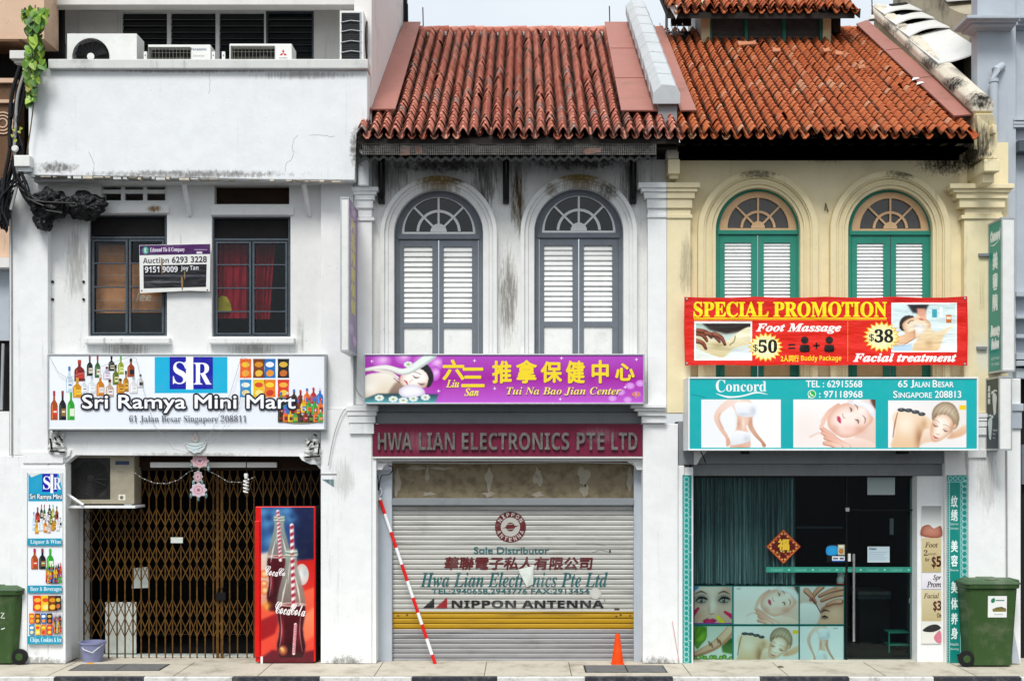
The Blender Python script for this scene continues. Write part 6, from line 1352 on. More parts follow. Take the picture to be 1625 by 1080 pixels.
a.rect(1462.8, 935.3, 1493.7, 985, '#cfc4a0', '#b9ab80'); a.rect(1462.8, 985, 1493.7, 1020, '#d9dcd4', '#e2dfd8'); a.text('Facial', 1466, 940.5, 1490, 948.5, '#5a4a34', 'it', .2); a.text('$3', 1481, 952.5, 1493.4, 970, '#4a1210', 'b', .3); a.text('On', 1487, 972, 1493.4, 979, '#4a1210', '', .2)
a.blob([(1464, 1000), (1474, 992), (1486, 990), (1493, 996), (1480, 1002)], '#2c2c2a'); a.blob([(1482, 1010), (1490, 1000), (1493.5, 1004), (1493.5, 1019), (1486, 1018)], '#c9788a'); a.build('face', t, recalc=False)

# ---- things on and behind the salon glass
posters = [((1100.6, 930, 1161.5, 990), pic_eyes, 'glass poster of heavily made up eyes, upper left of the six'), ((1164.5, 930, 1267, 990), pic_facial, 'glass poster of a reclining face held by hands'),
           ((1269.5, 930, 1338.5, 990), pic_brow, 'glass poster of an eyebrow treatment'), ((1100.6, 993, 1161.5, 1052), pic_arm, 'glass poster of an arm with green leaves'),
           ((1164.5, 993, 1267, 1052), pic_stones, 'glass poster of a woman with hot stones on her back'), ((1269.5, 993, 1338.5, 1052), pic_body, 'glass poster of a slim woman in white underwear')]
for (r_, fn, lab) in posters:
    t = thing('window_poster', lab, 'poster', tuple(W((r_[0] + r_[2]) / 2, r_[3], Yq)), 'six picture posters on the salon glass')
    m = MB(); m.pbox(r_[0] - 1.4, r_[1] - 1.4, r_[2] + 1.4, r_[3] + .6, Yq + .0335, .006, 'green_teal'); m.build('backing', t)
    a = Art(sheet(Yq + .0333), 'print_gloss', .00012); photo(a, fn, r_[0], r_[1], r_[2], r_[3] - .6, 1.4)
    if fn in (pic_facial, pic_brow, pic_body): a.text('美容', r_[2] - 16, r_[1] + 2, r_[2] - 9, r_[1] + 4.5, '#4a4a4a') if fn is not pic_facial else a.text('面部', r_[0] + 5, r_[1] + 2, r_[0] + 11, r_[1] + 4.5, '#4a4a4a')
    if fn is pic_stones: a.text('Hot Stone Treatment', r_[0] + 2, r_[3] - 5.5, r_[0] + 21, r_[3] - 2.5, '#3a2a20', 'b')
    a.build('print', t, recalc=False)
m = MB(); rd2 = random.Random(11); vs = []; nc = 150
for j, py in enumerate((757, 842, 926)):
    for i in range(nc + 1):
        px = 1101 + 161 * i / nc + (j * rd2.uniform(-.3, .3)); Yc = .45 + .03 * math.sin(i * .9 + rd2.uniform(-.5, .5)) + (.02 * math.sin(i * .23 + j)); p = W(px, py + (rd2.uniform(-2, 2) if j == 2 else 0), Yc); vs.append(p)
m.add(vs, [(r0 * (nc + 1) + i, r0 * (nc + 1) + i + 1, (r0 + 1) * (nc + 1) + i + 1, (r0 + 1) * (nc + 1) + i) for r0 in range(2) for i in range(nc)], 'curtain', False)
tag(m.build('string_curtain', recalc=False), 'teal string curtain hanging behind the left pane of the salon front', 'curtain')
t = thing('fortune_decal', 'red and gold diamond fortune decal stuck on the salon glass', 'decal', tuple(W(1243, 893, Yq)))
a = Art(sheet(Yq + .015), 'print_gloss', .0004); dia = lambda r: [(1243.3, 866.7 - r), (1243.3 + r, 866.7), (1243.3, 866.7 + r), (1243.3 - r, 866.7)]
a.poly(dia(27.5), '#7a1c12'); a.poly(dia(26), '#c88a3a'); a.poly(dia(24.5), '#8e1a12'); a.poly(dia(20), '#5a120e'); l0 = a.l
for k in range(4):
    for j in range(5):
        t_ = (j + .5) / 5; r = 22.4; p0 = dia(r)[k]; p1 = dia(r)[(k + 1) % 4]; a.l = l0; a.ell(p0[0] + (p1[0] - p0[0]) * t_, p0[1] + (p1[1] - p0[1]) * t_, 2, 2, ['#e8a06a', '#d8c06a', '#c8502a'][j % 3], '#8a2a1a', n=8)
a.text('福', 1235, 855, 1252, 872, '#e8c23a', '', .8)
for j in range(7): a.ell(1233 + j * 3.5, 876 + 3 * math.sin(j * 2), 2.4, 2, ['#c8a03a', '#a8502a', '#d8c07a'][j % 3], '#6a2a14', n=8)
a.build('print', t, recalc=False)
b = MB(); b.prism(dia(27.8), Yq + .0152, .002, 'red'); b.build('backing', t)
t = thing('glass_band', 'long green lettered strip stuck across the salon glass at waist height', 'decal', tuple(W(1330, 908, Yq)))
m = MB(); m.pbox(1215.7, 899, 1341.5, 907.5, Yq + .0145, .003, 'green_paint'); m.pbox(1345.5, 899, 1452, 907.5, Yq + .0145, .003, 'green_paint'); m.build('strip', t)
a = Art(sheet(Yq + .014), 'print_gloss')
for i in range(6): a.text('Concord', 1224 + i * 38, 901, 1242 + i * 38, 905.5, '#7fcabc', 'it'); a.ell(1252 + i * 38, 903.5, 2, 1.5, '#7fcabc', n=8); a.l -= 2
a.build('print', t, recalc=False)
def paper(name, label, x0, y0, x1, y1, Y, draw=None, mat='plastic_white', cat='notice'):
    t = thing(name, label, cat, tuple(W((x0 + x1) / 2, y1, Y))); m = MB(); m.pbox(x0, y0, x1, y1, Y, .002, mat); m.build('sheet', t)
    a = Art(sheet(Y - .0004), 'print'); (draw or (lambda a: None))(a)
    if a.v: a.build('print', t, recalc=False)
def d_notice(a):
    a.rect(1376.9, 866.9, 1411.5, 891.5, '#b8ccd4'); a.text('Notice', 1379, 868, 1391, 872, '#3a4a5a', 'it', .2)
    for i in range(5): a.rect(1379, 875 + i * 3, 1408 - 3 * (i % 3), 875.8 + i * 3, '#8aa2b0'); a.l -= 1
paper('notice', 'small handwritten pale blue notice on the glass door', 1376.7, 866.7, 1411.7, 891.7, Yq + .012, d_notice)
paper('notice', 'blank pale paper taped at the top of the glass door', 1376.7, 757, 1420, 784.5, Yq + .012, lambda a: a.rect(1377, 757.2, 1419.7, 784.3, '#8f9f9f', '#a5b2b0'))
def d_st(a):
    a.blob([(1312.5, 867), (1328, 866), (1328.5, 879), (1312.5, 879.5)], '#2a9fd8', '#1f86c4'); a.rect(1329.5, 863.5, 1340.5, 880, '#b8b49a'); a.ell(1335, 874, 3.2, 3.8, '#d88a2a', '#7a4a1a'); a.rect(1331, 865, 1339, 868, '#e8e4d0')
    a.rect(1320.5, 882, 1340.5, 888.5, '#dfe6ea'); a.rect(1320.5, 888.5, 1340.5, 890.5, '#2a5aa0'); a.rect(1322, 884, 1330, 887, '#6a6a7a'); a.rect(1332.5, 884, 1339, 887, '#4a4a6a')
paper('sticker_cluster', 'cluster of small blue and white payment stickers left of the glass door', 1312, 863, 1341, 891, Yq + .0125, d_st, cat='sticker', mat='black')
t = thing('cat_figure', 'small white beckoning cat figure inside the salon near the door', 'figurine', tuple(W(1333.5, 925, .6)))
m = MB(); c = W(1333.5, 925, .6); m.lathe([(.0, 0), (.045, .0), (.055, .03), (.05, .07), (.035, .1), (.0, .105)], tuple(c), 'plastic_white', 16); m.lathe([(0, .09), (.03, .095), (.042, .12), (.036, .145), (.0, .155)], tuple(c), 'plastic_white', 16); m.tube([c + Vector((.035, -.01, .08)), c + Vector((.055, -.02, .12)), c + Vector((.05, -.03, .16))], [.012, .014, .012], 'plastic_white')
for s in (-1, 1): m.hull([c + Vector((s * .03, -.01, .143)), c + Vector((s * .01, -.01, .152)), c + Vector((s * .01, .01, .152)), c + Vector((s * .03, .01, .143))], [c + Vector((s * .026, -.001, .172)), c + Vector((s * .022, -.001, .172)), c + Vector((s * .022, .001, .172)), c + Vector((s * .026, .001, .172))], 'plastic_white')
m.build('body', t); m = MB(); m.lathe([(.0, 0), (.06, 0), (.06, -.012), (0, -.012)], tuple(c), 'red', 16); m.build('stand', t)
m = MB(); b0 = W(1300, 927.5, .6); m.box((b0.x - .8, .5, 0.0), (W(1342, 0, .6).x, .75, c.z - .013), 'black'); tag(m.build('counter'), 'dark counter standing behind the salon glass posters', 'counter')
t = thing('shoe_rack', 'small dark green metal rack inside the glass door', 'rack', tuple(W(1427, 1045, .9)))
m = MB(); 
for x in (1411, 1446): m.tube([W(x, 1003, .9), W(x, 1046, .9)], .012, 'green_paint', 6); m.tube([W(x, 1003, 1.15), W(x, 1046, 1.15)], .012, 'green_paint', 6)
m.build('frame', t)
for y in (1003, 1023, 1043):
    m = MB(); A_ = W(1411, y, .9); B_ = W(1446, y, .9); m.box((A_.x, .9, A_.z - .008), (B_.x, 1.15, A_.z + .008), 'green_paint'); m.build('shelf', t)
t = thing('umbrella', 'furled black umbrella hung by its pale hook handle inside the door', 'umbrella', tuple(W(1450, 1020, .7)))
m = MB(); m.tube([W(1450, 968, .6), W(1449, 1015, .6)], [.03, .012], 'black', 10); m.build('canopy', t)
m = MB(); m.tube([W(1443.5, 956, .6), W(1443.5, 950, .6), W(1446, 946.5, .6), W(1450, 946.5, .6), W(1452.5, 950, .6), W(1453, 968, .6)], .011, 'plastic_white', 8); m.build('handle', t)

# ================================================================== air conditioners
def aircon(label, x0, x1, y0, y1, Y, d, fx, fr, kind, group='air conditioner units', fy=None):
    t = thing('air_conditioner', label, 'air conditioner', tuple(W((x0 + x1) / 2, y1, Y)), group)
    mat = 'plastic_aged' if kind == 'shop' else 'plastic_white'
    cy = fy or (y0 + y1) / 2
    m = MB(); m.prism([(x0, y0), (x1, y0), (x1, y1), (x0, y1)], Y, d, mat, [circ(fx, cy, fr, n=32)] if kind != 'grid' else [[(fx - fr * 1.2, y0 + 4), (fx + fr * 1.2, y0 + 4), (fx + fr * 1.2, y1 - 4), (fx - fr * 1.2, y1 - 4)]]); m.build('casing', t, .008)
    m = MB(); m.pbox(x0 + 2, y0 + 2, x1 - 2, y1 - 2, Y + .12, .02, 'fan_dark'); 
    c = W(fx, cy, Y + .06); rr = fr * (D + Y) / D / PX
    m.lathe([(0, -.02), (rr * .25, -.02), (rr * .25, .04), (0, .04)], tuple(c), 'fan_dark', 16, 'y')
    for k in range(3):
        a0 = k * 2.1; q = [c + Vector((rr * r * math.cos(a0 + da), dy, rr * r * math.sin(a0 + da))) for (r, da, dy) in ((.2, 0, -.01), (.9, .15, -.02), (.92, .9, .03), (.2, .7, .02))]
        m.hull(q, [p + Vector((0, .006, 0)) for p in q], 'fan_dark')
    m.build('fan', t)
    m = MB(); gm = 'fan_dark' if kind in ('white', 'shop') else ('wire_dull' if kind in ('old', 'grid') else 'plastic_white'); cc = W(fx, cy, Y - .012)
    if kind == 'grid':
        for i in range(13): xx = fx - fr * 1.2 + i * fr * .2; m.pbox(xx - .25, y0 + 4, xx + .25, y1 - 4, Y - .01, .006, gm)
        for i in range(9): yy = y0 + 4 + i * (y1 - y0 - 8) / 8; m.pbox(fx - fr * 1.2, yy - .22, fx + fr * 1.2, yy + .22, Y - .005, .006, gm)
    else:
        for k in range(1, 10): m.tube([cc + Vector((rr * k / 9 * math.cos(a_ * math.pi / 16), 0, rr * k / 9 * math.sin(a_ * math.pi / 16))) for a_ in range(33)], .004, gm, 5)
        for k in range(16): m.tube([cc + Vector((rr * .2 * math.cos(k * math.pi / 8), .002, rr * .2 * math.sin(k * math.pi / 8))), cc + Vector((rr * math.cos(k * math.pi / 8 + .3), .002, rr * math.sin(k * math.pi / 8 + .3)))], .004, gm, 5)
        m.lathe([(0, -.006), (rr * .2, -.004), (rr * .2, .006), (0, .006)], tuple(cc), 'plastic_white' if kind == 'white' else gm, 16, 'y')
    m.build('fan_grille', t)
    for xx in (x0 + 8, x1 - 8):
        m = MB(); p = W(xx, y1, Y); m.box((p.x - .05, Y - .05, p.z - .05), (p.x + .05, Y + d + .03, p.z - .002), 'alu'); m.build('foot', t)
    return t
def acrest(x, y, Y): return y
t = aircon('white air conditioner with dark round grille behind the balcony parapet', 106.5, 217, 53.5, 145, .1, .32, 144, 29, 'white', fy=90)
m = MB(); p = W(217, 60, .1)
for i in range(6): q = W(217, 62 + i * 5, .2); m.box((q.x, .16, q.z - .008), (q.x + .004, .34, q.z + .008), 'fan_dark')
m.build('side_vent', t)
t = aircon('low beige air conditioner with square dark grille and blue lettering on the balcony', 235, 334, 71, 148, .05, .3, 269, 28, 'grid', fy=100); a = Art(sheet(.0495)); a.text('Panasonic', 303, 76, 328, 80.5, '#1f4a7a', 'b'); a.text('Inverter', 306, 87, 325, 90.5, '#8a8a84', 'i'); a.build('lettering', t, recalc=False)
t = aircon('beige air conditioner with a red three diamond badge on the balcony', 364, 463, 69.5, 148, .0, .32, 401, 29, 'grid', fy=100); a = Art(sheet(-.0005))
for k in range(3):
    an = R(90 + 120 * k); ux, uy = math.cos(an), -math.sin(an); cx, cy = 449.5, 85; s = 6.5; px_, py_ = -uy, ux
    a.poly([(cx, cy), (cx + ux * s * .5 + px_ * s * .29, cy + uy * s * .5 + py_ * s * .29), (cx + ux * s, cy + uy * s), (cx + ux * s * .5 - px_ * s * .29, cy + uy * s * .5 - py_ * s * .29)], '#c41a2a'); a.l -= 1
a.l += 1; a.text('MITSUBISHI', 443, 91, 456, 93.5, '#6a6a66'); a.build('lettering', t, recalc=False)
# the unit turned sideways
t = thing('air_conditioner', 'air conditioner turned sideways with black condenser fins at the balcony end', 'air conditioner', tuple(W(560, 100, -.2)), 'air conditioner units')
m = MB(); m.prism([(539, 17), (577, 17), (577, 100), (539, 100)], -.3, .02, 'plastic_white', [[(542, 21), (573, 21), (573, 99), (542, 99)]]); A_ = W(539, 100, -.3); B_ = W(577, 17, -.3); m.box((A_.x, -.279, A_.z), (B_.x, .55, B_.z), 'plastic_white'); m.build('casing', t, .006)
m = MB()
for i in range(24): y = 22 + i * 3.2; m.pbox(542, y, 573, y + 2.3, -.294, .012, 'fin')
m.build('condenser_fins', t)
m = MB(); 
for y in (35, 50, 67, 83): m.tube([W(541, y + 1, -.305), W(557, y - 2, -.308), W(574, y, -.305)], .008, 'alu', 5)
m.tube([W(572, 20, -.305), W(572, 99, -.305)], .01, 'alu', 5); m.build('guard_wires', t)
m = MB(); c = Vector((B_.x + .004, .12, W(0, 62, -.1).z)); m.lathe([(0, 0), (.3, 0), (.3, .012), (0, .012)], tuple(c), 'fan_dark', 28, 'x'); m.build('fan_grille', t)
# small white stand posts next to the units
for x in (228, 336, 352):
    m = MB(); m.pbox(x, 82, x + 5, 145, .06, .03, 'plastic_white'); m.lathe([(0, -.004), (.008, -.004), (.008, .002), (0, .002)], tuple(W(x + 2.5, 88, .06)), 'fan_dark', 8, 'y'); tag(m.build('mounting_post'), {228: 'white mounting post right of the large white air conditioner', 336: 'white mounting post touching the right end of the low beige air conditioner', 352: 'white mounting post left of the air conditioner with the red badge'}[x], 'bracket', 'mounting posts between the air conditioners')
t = aircon('aged air conditioner on a shelf inside the mini mart entrance', 109, 213, 722, 799, .2, .3, 144, 27, 'shop', fy=758); a = Art(sheet(.1995)); a.rect(112, 726, 175, 792, '#1a1916'); a.rect(183, 731, 205, 737, '#2a3a5a'); a.rect(186, 746, 198, 750, '#8a8474'); a.rect(188, 784, 199, 793, '#d8d4c4'); a.ell(193, 789, 3, 3, '#6a665a'); a.build('lettering', t, recalc=False)
t = thing('wall_shelf', 'white steel shelf carrying the aged air conditioner', 'shelf', tuple(W(160, 806, .1)))
m = MB(); A_ = W(104, 806, .08); B_ = W(214.5, 802.2, .08); m.box((A_.x, .08, A_.z), (B_.x, .5, B_.z), 'white_paint'); m.build('top', t, .004); m = MB(); m.tube([W(105, 783, .07), W(132, 801, .07)], .022, 'white_paint', 4); m.build('brace', t)

# ================================================================== fridge
t = thing('drinks_fridge', 'red and black upright drinks fridge with a cola bottle picture', 'fridge', tuple(W(452, 1052, 0.)))
Yfr = -.0; A_ = W(405, 1052.5, Yfr); B_ = W(500.5, 803, Yfr)
m = MB(); m.box((A_.x + .02, Yfr + .05, .015), (B_.x, Yfr + .62, B_.z - .01), 'black'); m.build('cabinet', t, .012)
m = MB(); m.box((A_.x, Yfr, .02), (B_.x, Yfr + .047, B_.z), 'red'); m.build('door', t, .012)
m = MB(); m.pbox(404, 826, 412, 1042, -.03, .03, 'red'); m.build('door_handle', t, .008)
a = Art(sheet(Yfr - .0006), 'print_gloss'); x0, x1 = 414.5, 498
z5 = lambda x, y: (390 + x / 4, 790 + y / 4)
photo(a, pic_cola, x0, 804.5, x1, 1050.5, 1.5)
def arc_word(s_, x_, y_, w_, h_, c): a.text(s_, x_, y_, x_ + w_, y_ + h_, c, 'script', .15, 0, 9)
arc_word('Coca', 421, 898, 21, 15, '#f2eaea'); arc_word('Co', 442, 901, 11, 12, '#f2eaea'); arc_word('Coca', 437, 955, 25, 19, '#f6f0ee'); arc_word('Cola', 461, 958, 24, 18, '#f6f0ee')
a.build('door_print', t, recalc=False)
m = MB(); m.pbox(413.5, 1041, 417, 1052, -.012, .012, 'plastic_white'); m.build('price_strip', t)
m = MB(); m.tube([W(504, 1015, .2), W(509, 1025, .2), W(508, 1040, .2), W(502, 1048, .2)], .01, 'black'); m.build('power_cord', t)

# ================================================================== wheelie bins
def bin_(label, x0, x1, ytop, ybot, py_floor, flip, draw):
    Yb = (H * PX * D / (py_floor - YH)) - D; k = (D + Yb) / D / PX
    xa, xb = (x0 - XC) * k, (x1 - XC) * k; Z = lambda py: H + (YH - py) * k
    t = thing('wheelie_bin', label, 'bin', ((xa + xb) / 2, Yb, 0), 'green wheelie bins on the pavement')
    w = xb - xa; cx = (xa + xb) / 2; dep = .5; zt = Z(ytop); L = []
    def loop(z, hw, y0, y1, c=.05): 
        return [Vector(p) for p in ((cx - hw + c, y0, z), (cx + hw - c, y0, z), (cx + hw, y0 + c, z), (cx + hw, y1 - c, z), (cx + hw - c, y1, z), (cx - hw + c, y1, z), (cx - hw, y1 - c, z), (cx - hw, y0 + c, z))]
    zb = .02; zr_ = zt - .13
    m = MB(); m.hull(loop(zb, w * .37, Yb + .03, Yb + dep - .05), loop(zr_, w * .45, Yb, Yb + dep), 'bin_green'); m.build('body', t, .01)
    m = MB(); m.hull(loop(zr_ + .002, w * .475, Yb - .025, Yb + dep + .02), loop(zr_ + .05, w * .48, Yb - .03, Yb + dep + .02), 'bin_green'); m.build('rim', t, .006)
    m = MB(); m.hull(loop(zr_ + .052, w * .5, Yb - .04, Yb + dep + .03), loop(zr_ + .085, w * .49, Yb - .03, Yb + dep + .03), 'bin_lid'); m.hull(loop(zr_ + .085, w * .44, Yb, Yb + dep), loop(zt - .012, w * .36, Yb + .05, Yb + dep - .05), 'bin_lid')
    m.hull(loop(zt - .02, w * .18, Yb + .02, Yb + dep - .1), loop(zt, w * .15, Yb + .06, Yb + dep - .14), 'bin_lid'); m.build('lid', t, .012)
    s = flip
    m = MB(); hx = cx - s * w * .47; m.tube([(hx, Yb + .06, zr_ + .09), (hx, Yb + dep - .06, zr_ + .09)], .022, 'bin_lid', 10); m.build('handle', t)
    wx = cx + s * w * .44
    for y in (Yb + .05, Yb + dep - .06):
        m = MB(); m.lathe([(0, -.025), (.06, -.03), (.1, -.025), (.105, 0), (.1, .025), (.06, .03), (0, .025)], (wx, y, .106), 'rubber', 24, 'y'); wh = m.build('wheel', t)
        m = MB(); m.lathe([(0, -.034), (.045, -.034), (.05, -.028), (0, -.02)], (wx, y, .106), 'bin_green', 16, 'y'); m.build('hub', wh)
    m = MB(); m.tube([(wx, Yb + .02, .106), (wx, Yb + dep, .106)], .014, 'black_metal', 8); m.build('axle', t)
    # sheet lying on the leaning front face
    hw0, hw1 = Yb + .03, Yb
    def fn(px, py, l):
        z = Z(py); u = (z - zb) / (zr_ - zb); return Vector(((px - XC) * k, Yb + .03 * (1 - u) - .0015 - l, z))
    a = Art(fn, 'print'); draw(a); a.build('sticker', t, recalc=False)
    return t
def sk(a):
    a.rect(1568, 945, 1598, 979, '#e6e8e4'); a.blob([(1573, 951), (1578, 948), (1579, 954), (1574, 956)], '#2a7a5a'); a.rect(1580, 951, 1594, 953, '#6a8282'); a.poly([(1575, 966), (1582, 963), (1590, 962), (1597, 965), (1597, 970), (1576, 970)], '#5a5a3a', '#8a7a3a'); a.rect(1578, 974, 1592, 975, '#9a9a94')
bin_('green wheelie bin with a white sticker before the right salon pillar', 1530, 1621, 917.5, 1058, 1058.5, -1, sk)
def sk2(a):
    a.stroke([(1, 972), (6, 972), (1, 980), (7, 980)], 1.6, '#d8e2d4', 1); a.stroke([(1, 998), (7, 996)], 1.6, '#d8e2d4', 1)
bin_('green wheelie bin cut by the left edge of the photo beside the white pillar', -62, 35, 928, 1054.5, 1055, 1, sk2)

# ================================================================== small things on the ground and the front
t = thing('traffic_cone', 'small orange cone in front of the roller shutter', 'cone', tuple(W(980, 1052, .05)))
c = W(980, 1052.4, -.02); c.z = 0.0
m = MB(); m.lathe([(.078, .014), (.062, .15), (.055, .19), (.053, .195), (.038, .32), (.032, .385), (.026, .396), (.0, .398)], tuple(c), 'orange', 28); m.build('body', t)
m = MB(); m.box((c.x - .085, c.y - .085, 0.001), (c.x + .085, c.y + .085, .014), 'orange'); m.build('base', t, .006)
t = thing('striped_pole', 'red and white striped pole with a ring top leaning at the shutter', 'pole', tuple(W(690, 1052, -.02)))
p0, p1 = W(602, 789, .19), W(690.5, 1052.5, -.02); n_ = 13
stops = [0, .02, .115, .215, .315, .415, .515, .62, .72, .82, .92, 1.0]
b_ = [0, .015, .10, .21, .305, .405, .505, .605, .695, .765, .85, .945, 1.]
cols = ['white_paint', 'red'] * 7
for i in range(len(b_) - 1):
    m = MB(); A_ = p0.lerp(p1, b_[i]); B_ = p0.lerp(p1, b_[i + 1]); m.tube([A_, B_], .0225, 'white_paint' if i % 2 == 0 else 'red_band', 12) if False else m.tube([A_, B_], .0225, 'white_paint' if i % 2 == 0 else 'red', 12); m.build('stripe', t)
m = MB(); rc = W(599.5, 780, .19); m.tube([rc + Vector((.052 * math.cos(k * math.pi / 10), 0, .06 * math.sin(k * math.pi / 10))) for k in range(21)], .009, 'white_paint', 8); m.build('ring', t)
t = thing('bucket', 'lilac plastic bucket on the step by the folding gate', 'bucket', tuple(W(145, 1044, .2)))
c = W(147, 1044, .2); c.z = -.010; hgt_ = W(0, 1017, .2).z - c.z
m = MB(); m.lathe([(0, 0.001), (.125, 0.001), (.165, hgt_ * .9), (.175, hgt_ * .92), (.175, hgt_), (.16, hgt_), (.12, .02), (0, .02)], tuple(c), 'bucket', 32); m.build('body', t)
m = MB(); m.tube([c + Vector((-.17, -.02, hgt_ * .93)), c + Vector((-.06, -.17, hgt_ * .7)), c + Vector((.06, -.18, hgt_ * .55)), c + Vector((.16, -.05, hgt_ * .9))], .006, 'plastic_white', 6); m.build('handle', t)
m = MB(); m.pbox(167, 955, 216, 1036, .75, .03, 'board_white'); tag(m.build('leaning_board', bevel=.004), 'pale panel leaning behind the folding gate, lower left', 'panel')
m = MB(); m.prism([(212, 901), (234, 899), (236, 932), (209, 933)], .8, .03, 'board_white'); tag(m.build('white_bag'), 'crumpled white bag hung behind the folding gate', 'bag')
m = MB(); m.pbox(271, 852, 290, 861, Yg - .04, .003, 'board_white'); tag(m.build('paper_tag'), 'small white paper tag tied on the folding gate', 'paper')
m = MB(); m.pbox(238, 733, 439, 741.5, .3, .05, 'glow'); tag(m.build('tube_light', bevel=.01), 'unlit white tube light under the shop ceiling above the gate', 'lamp')
t = thing('hanging_bulb', 'unlit spiral bulb hanging in the mini mart entrance', 'bulb', tuple(W(390, 780, .15)))
m = MB(); m.tube([W(391, 723, .15), W(391, 752, .15)], .006, 'black_metal', 6); m.build('flex', t)
m = MB(); m.lathe([(0, 0), (.022, 0), (.03, .05), (.022, .07), (0, .07)], tuple(W(390.5, 759, .15)), 'plastic_white', 14); m.build('holder', t)
m = MB(); c = W(390.5, 760, .15); m.tube([c + Vector((.03 * math.cos(k * .5), .03 * math.sin(k * .5), -.0036 * k)) for k in range(50)], .011, 'glow', 6); m.build('tube', t)
for (lab, px_, py_, c_) in (('small yellow scrap lying on the pavement edge above the left drain cover', 143, 1052.6, '#d89a1c'), ('small blue scrap on the pavement in front of the poster pillar', 48, 1052.4, '#3a6ab8'), ('dark flattened leaf on the pavement before the salon glass', 1238, 1058, '#4a4236')):
    y_ = ground_y(py_); p = W(px_, py_, y_); m = MB(); m.hull([Vector((p.x - .04, y_ - .03, .002)), Vector((p.x + .05, y_ - .02, .002)), Vector((p.x + .03, y_ + .04, .002)), Vector((p.x - .03, y_ + .03, .002))], [Vector((p.x - .03, y_ - .02, .02)), Vector((p.x + .04, y_ - .01, .012)), Vector((p.x + .02, y_ + .03, .016)), Vector((p.x - .02, y_ + .02, .01))], M('litter', c_, .6)); tag(m.build('litter_scrap'), lab, 'litter', 'scraps of litter on the pavement')
# festive hangings
t = thing('lamp_ornament', 'flat painted oil lamp ornament fixed under the mini mart signboard', 'ornament', tuple(W(310, 719, .0)))
m = MB(); m.prism([(292, 703), (328, 701), (325, 710), (318, 717), (308, 719), (299, 714)], .0, .02, 'plastic_white'); m.prism([(309.5, 683), (314, 692), (315, 699), (310, 702), (305, 699), (306, 691)], .0, .02, 'plastic_white'); m.build('shape', t, .003)
a = Art(sheet(-.0006)); a.poly([(294, 704), (326, 702.5), (323, 709), (317, 715), (308, 717), (300, 712)], '#dfe8e8', '#c4d6d8'); a.stroke([(294, 704), (310, 708), (326, 703)], 1, '#5a7a84'); a.stroke([(297, 709), (310, 713), (324, 708)], .7, '#8ab0b8'); a.blob([(310, 690), (313, 695), (310, 699), (307, 695)], '#e6b8b0', '#f0e0dc'); a.build('print', t, recalc=False)
t = thing('festive_hanging', 'three tier round festive hanging with teal drops before the gate', 'ornament', tuple(W(316, 793, .1)))
m = MB(); m.tube([W(316, 722, .1), W(316, 785, .1)], .003, 'cable_grey', 5); m.build('cord', t)
for (cx, cy, rx, ry, c1_) in ((317, 731, 13, 10, '#c8949a'), (314, 756, 7, 9, '#8a7a80'), (315, 777, 12, 11, '#c2b2c4')):
    m = MB(); q = [(cx + rx * (1 + .12 * math.cos(8 * b)) * math.cos(b), cy + ry * (1 + .12 * math.cos(8 * b)) * math.sin(b)) for b in [2 * math.pi * i / 40 for i in range(40)]]; m.prism(q, .09, .012, 'plastic_white'); d_ = m.build('disc', t)
    a = Art(sheet(.0894)); a.fan([(cx + (x - cx) * .95, cy + (y - cy) * .95) for x, y in q], '#d8c2c4', c1_); a.ell(cx, cy, rx * .62, ry * .62, '#e4d6d8', '#b86a74'); a.ell(cx, cy, rx * .3, ry * .3, '#7a4a6a', '#c8a0b0'); a.build('print', d_, recalc=False)
for (x, y) in ((304, 738), (331, 742), (307, 764), (321, 764), (303, 785), (327, 785), (315, 790)):
    m = MB(); p = W(x, y, .1); m.lathe([(0, -.05), (.016, -.03), (.02, -.01), (.012, .015), (0, .03)], tuple(p), 'drop', 10) if False else m.lathe([(0, -.05), (.016, -.03), (.02, -.01), (.012, .015), (0, .03)], tuple(p), 'curtain', 10); m.build('drop', t)
def garland(name, label, pts, Y, r=.0035, knots=True, mat='cable_grey'):
    m = MB(); P = [W(x, y, Y) for x, y in pts]; q = []
    for i in range(len(P) - 1):
        for j in range(8): q.append(P[i].lerp(P[i + 1], j / 8))
    q.append(P[-1]); m.tube(q, r, mat, 5)
    if knots:
        for p in q[2::4]: m.lathe([(0, -.009), (.0055, -.005), (.0055, .005), (0, .009)], tuple(p), 'plastic_white', 6)
    return tag(m.build(name), label, 'string lights')
garland('light_string', 'string of small unlit lights sagging before the mini mart gate', [(212, 748), (225, 758), (245, 766), (265, 767), (283, 761), (300, 748), (320, 742), (342, 752), (362, 764), (385, 765), (405, 756)], .2, .002)
garland('light_string', 'thin light string swagged over the mini mart signboard', [(79, 566), (92, 590), (107, 600), (205, 566), (216, 568), (228, 620), (245, 675), (275, 712), (310, 720), (330, 695), (365, 625), (383, 566), (395, 570), (380, 640), (340, 700), (290, 722)], -.16, .0025, False)
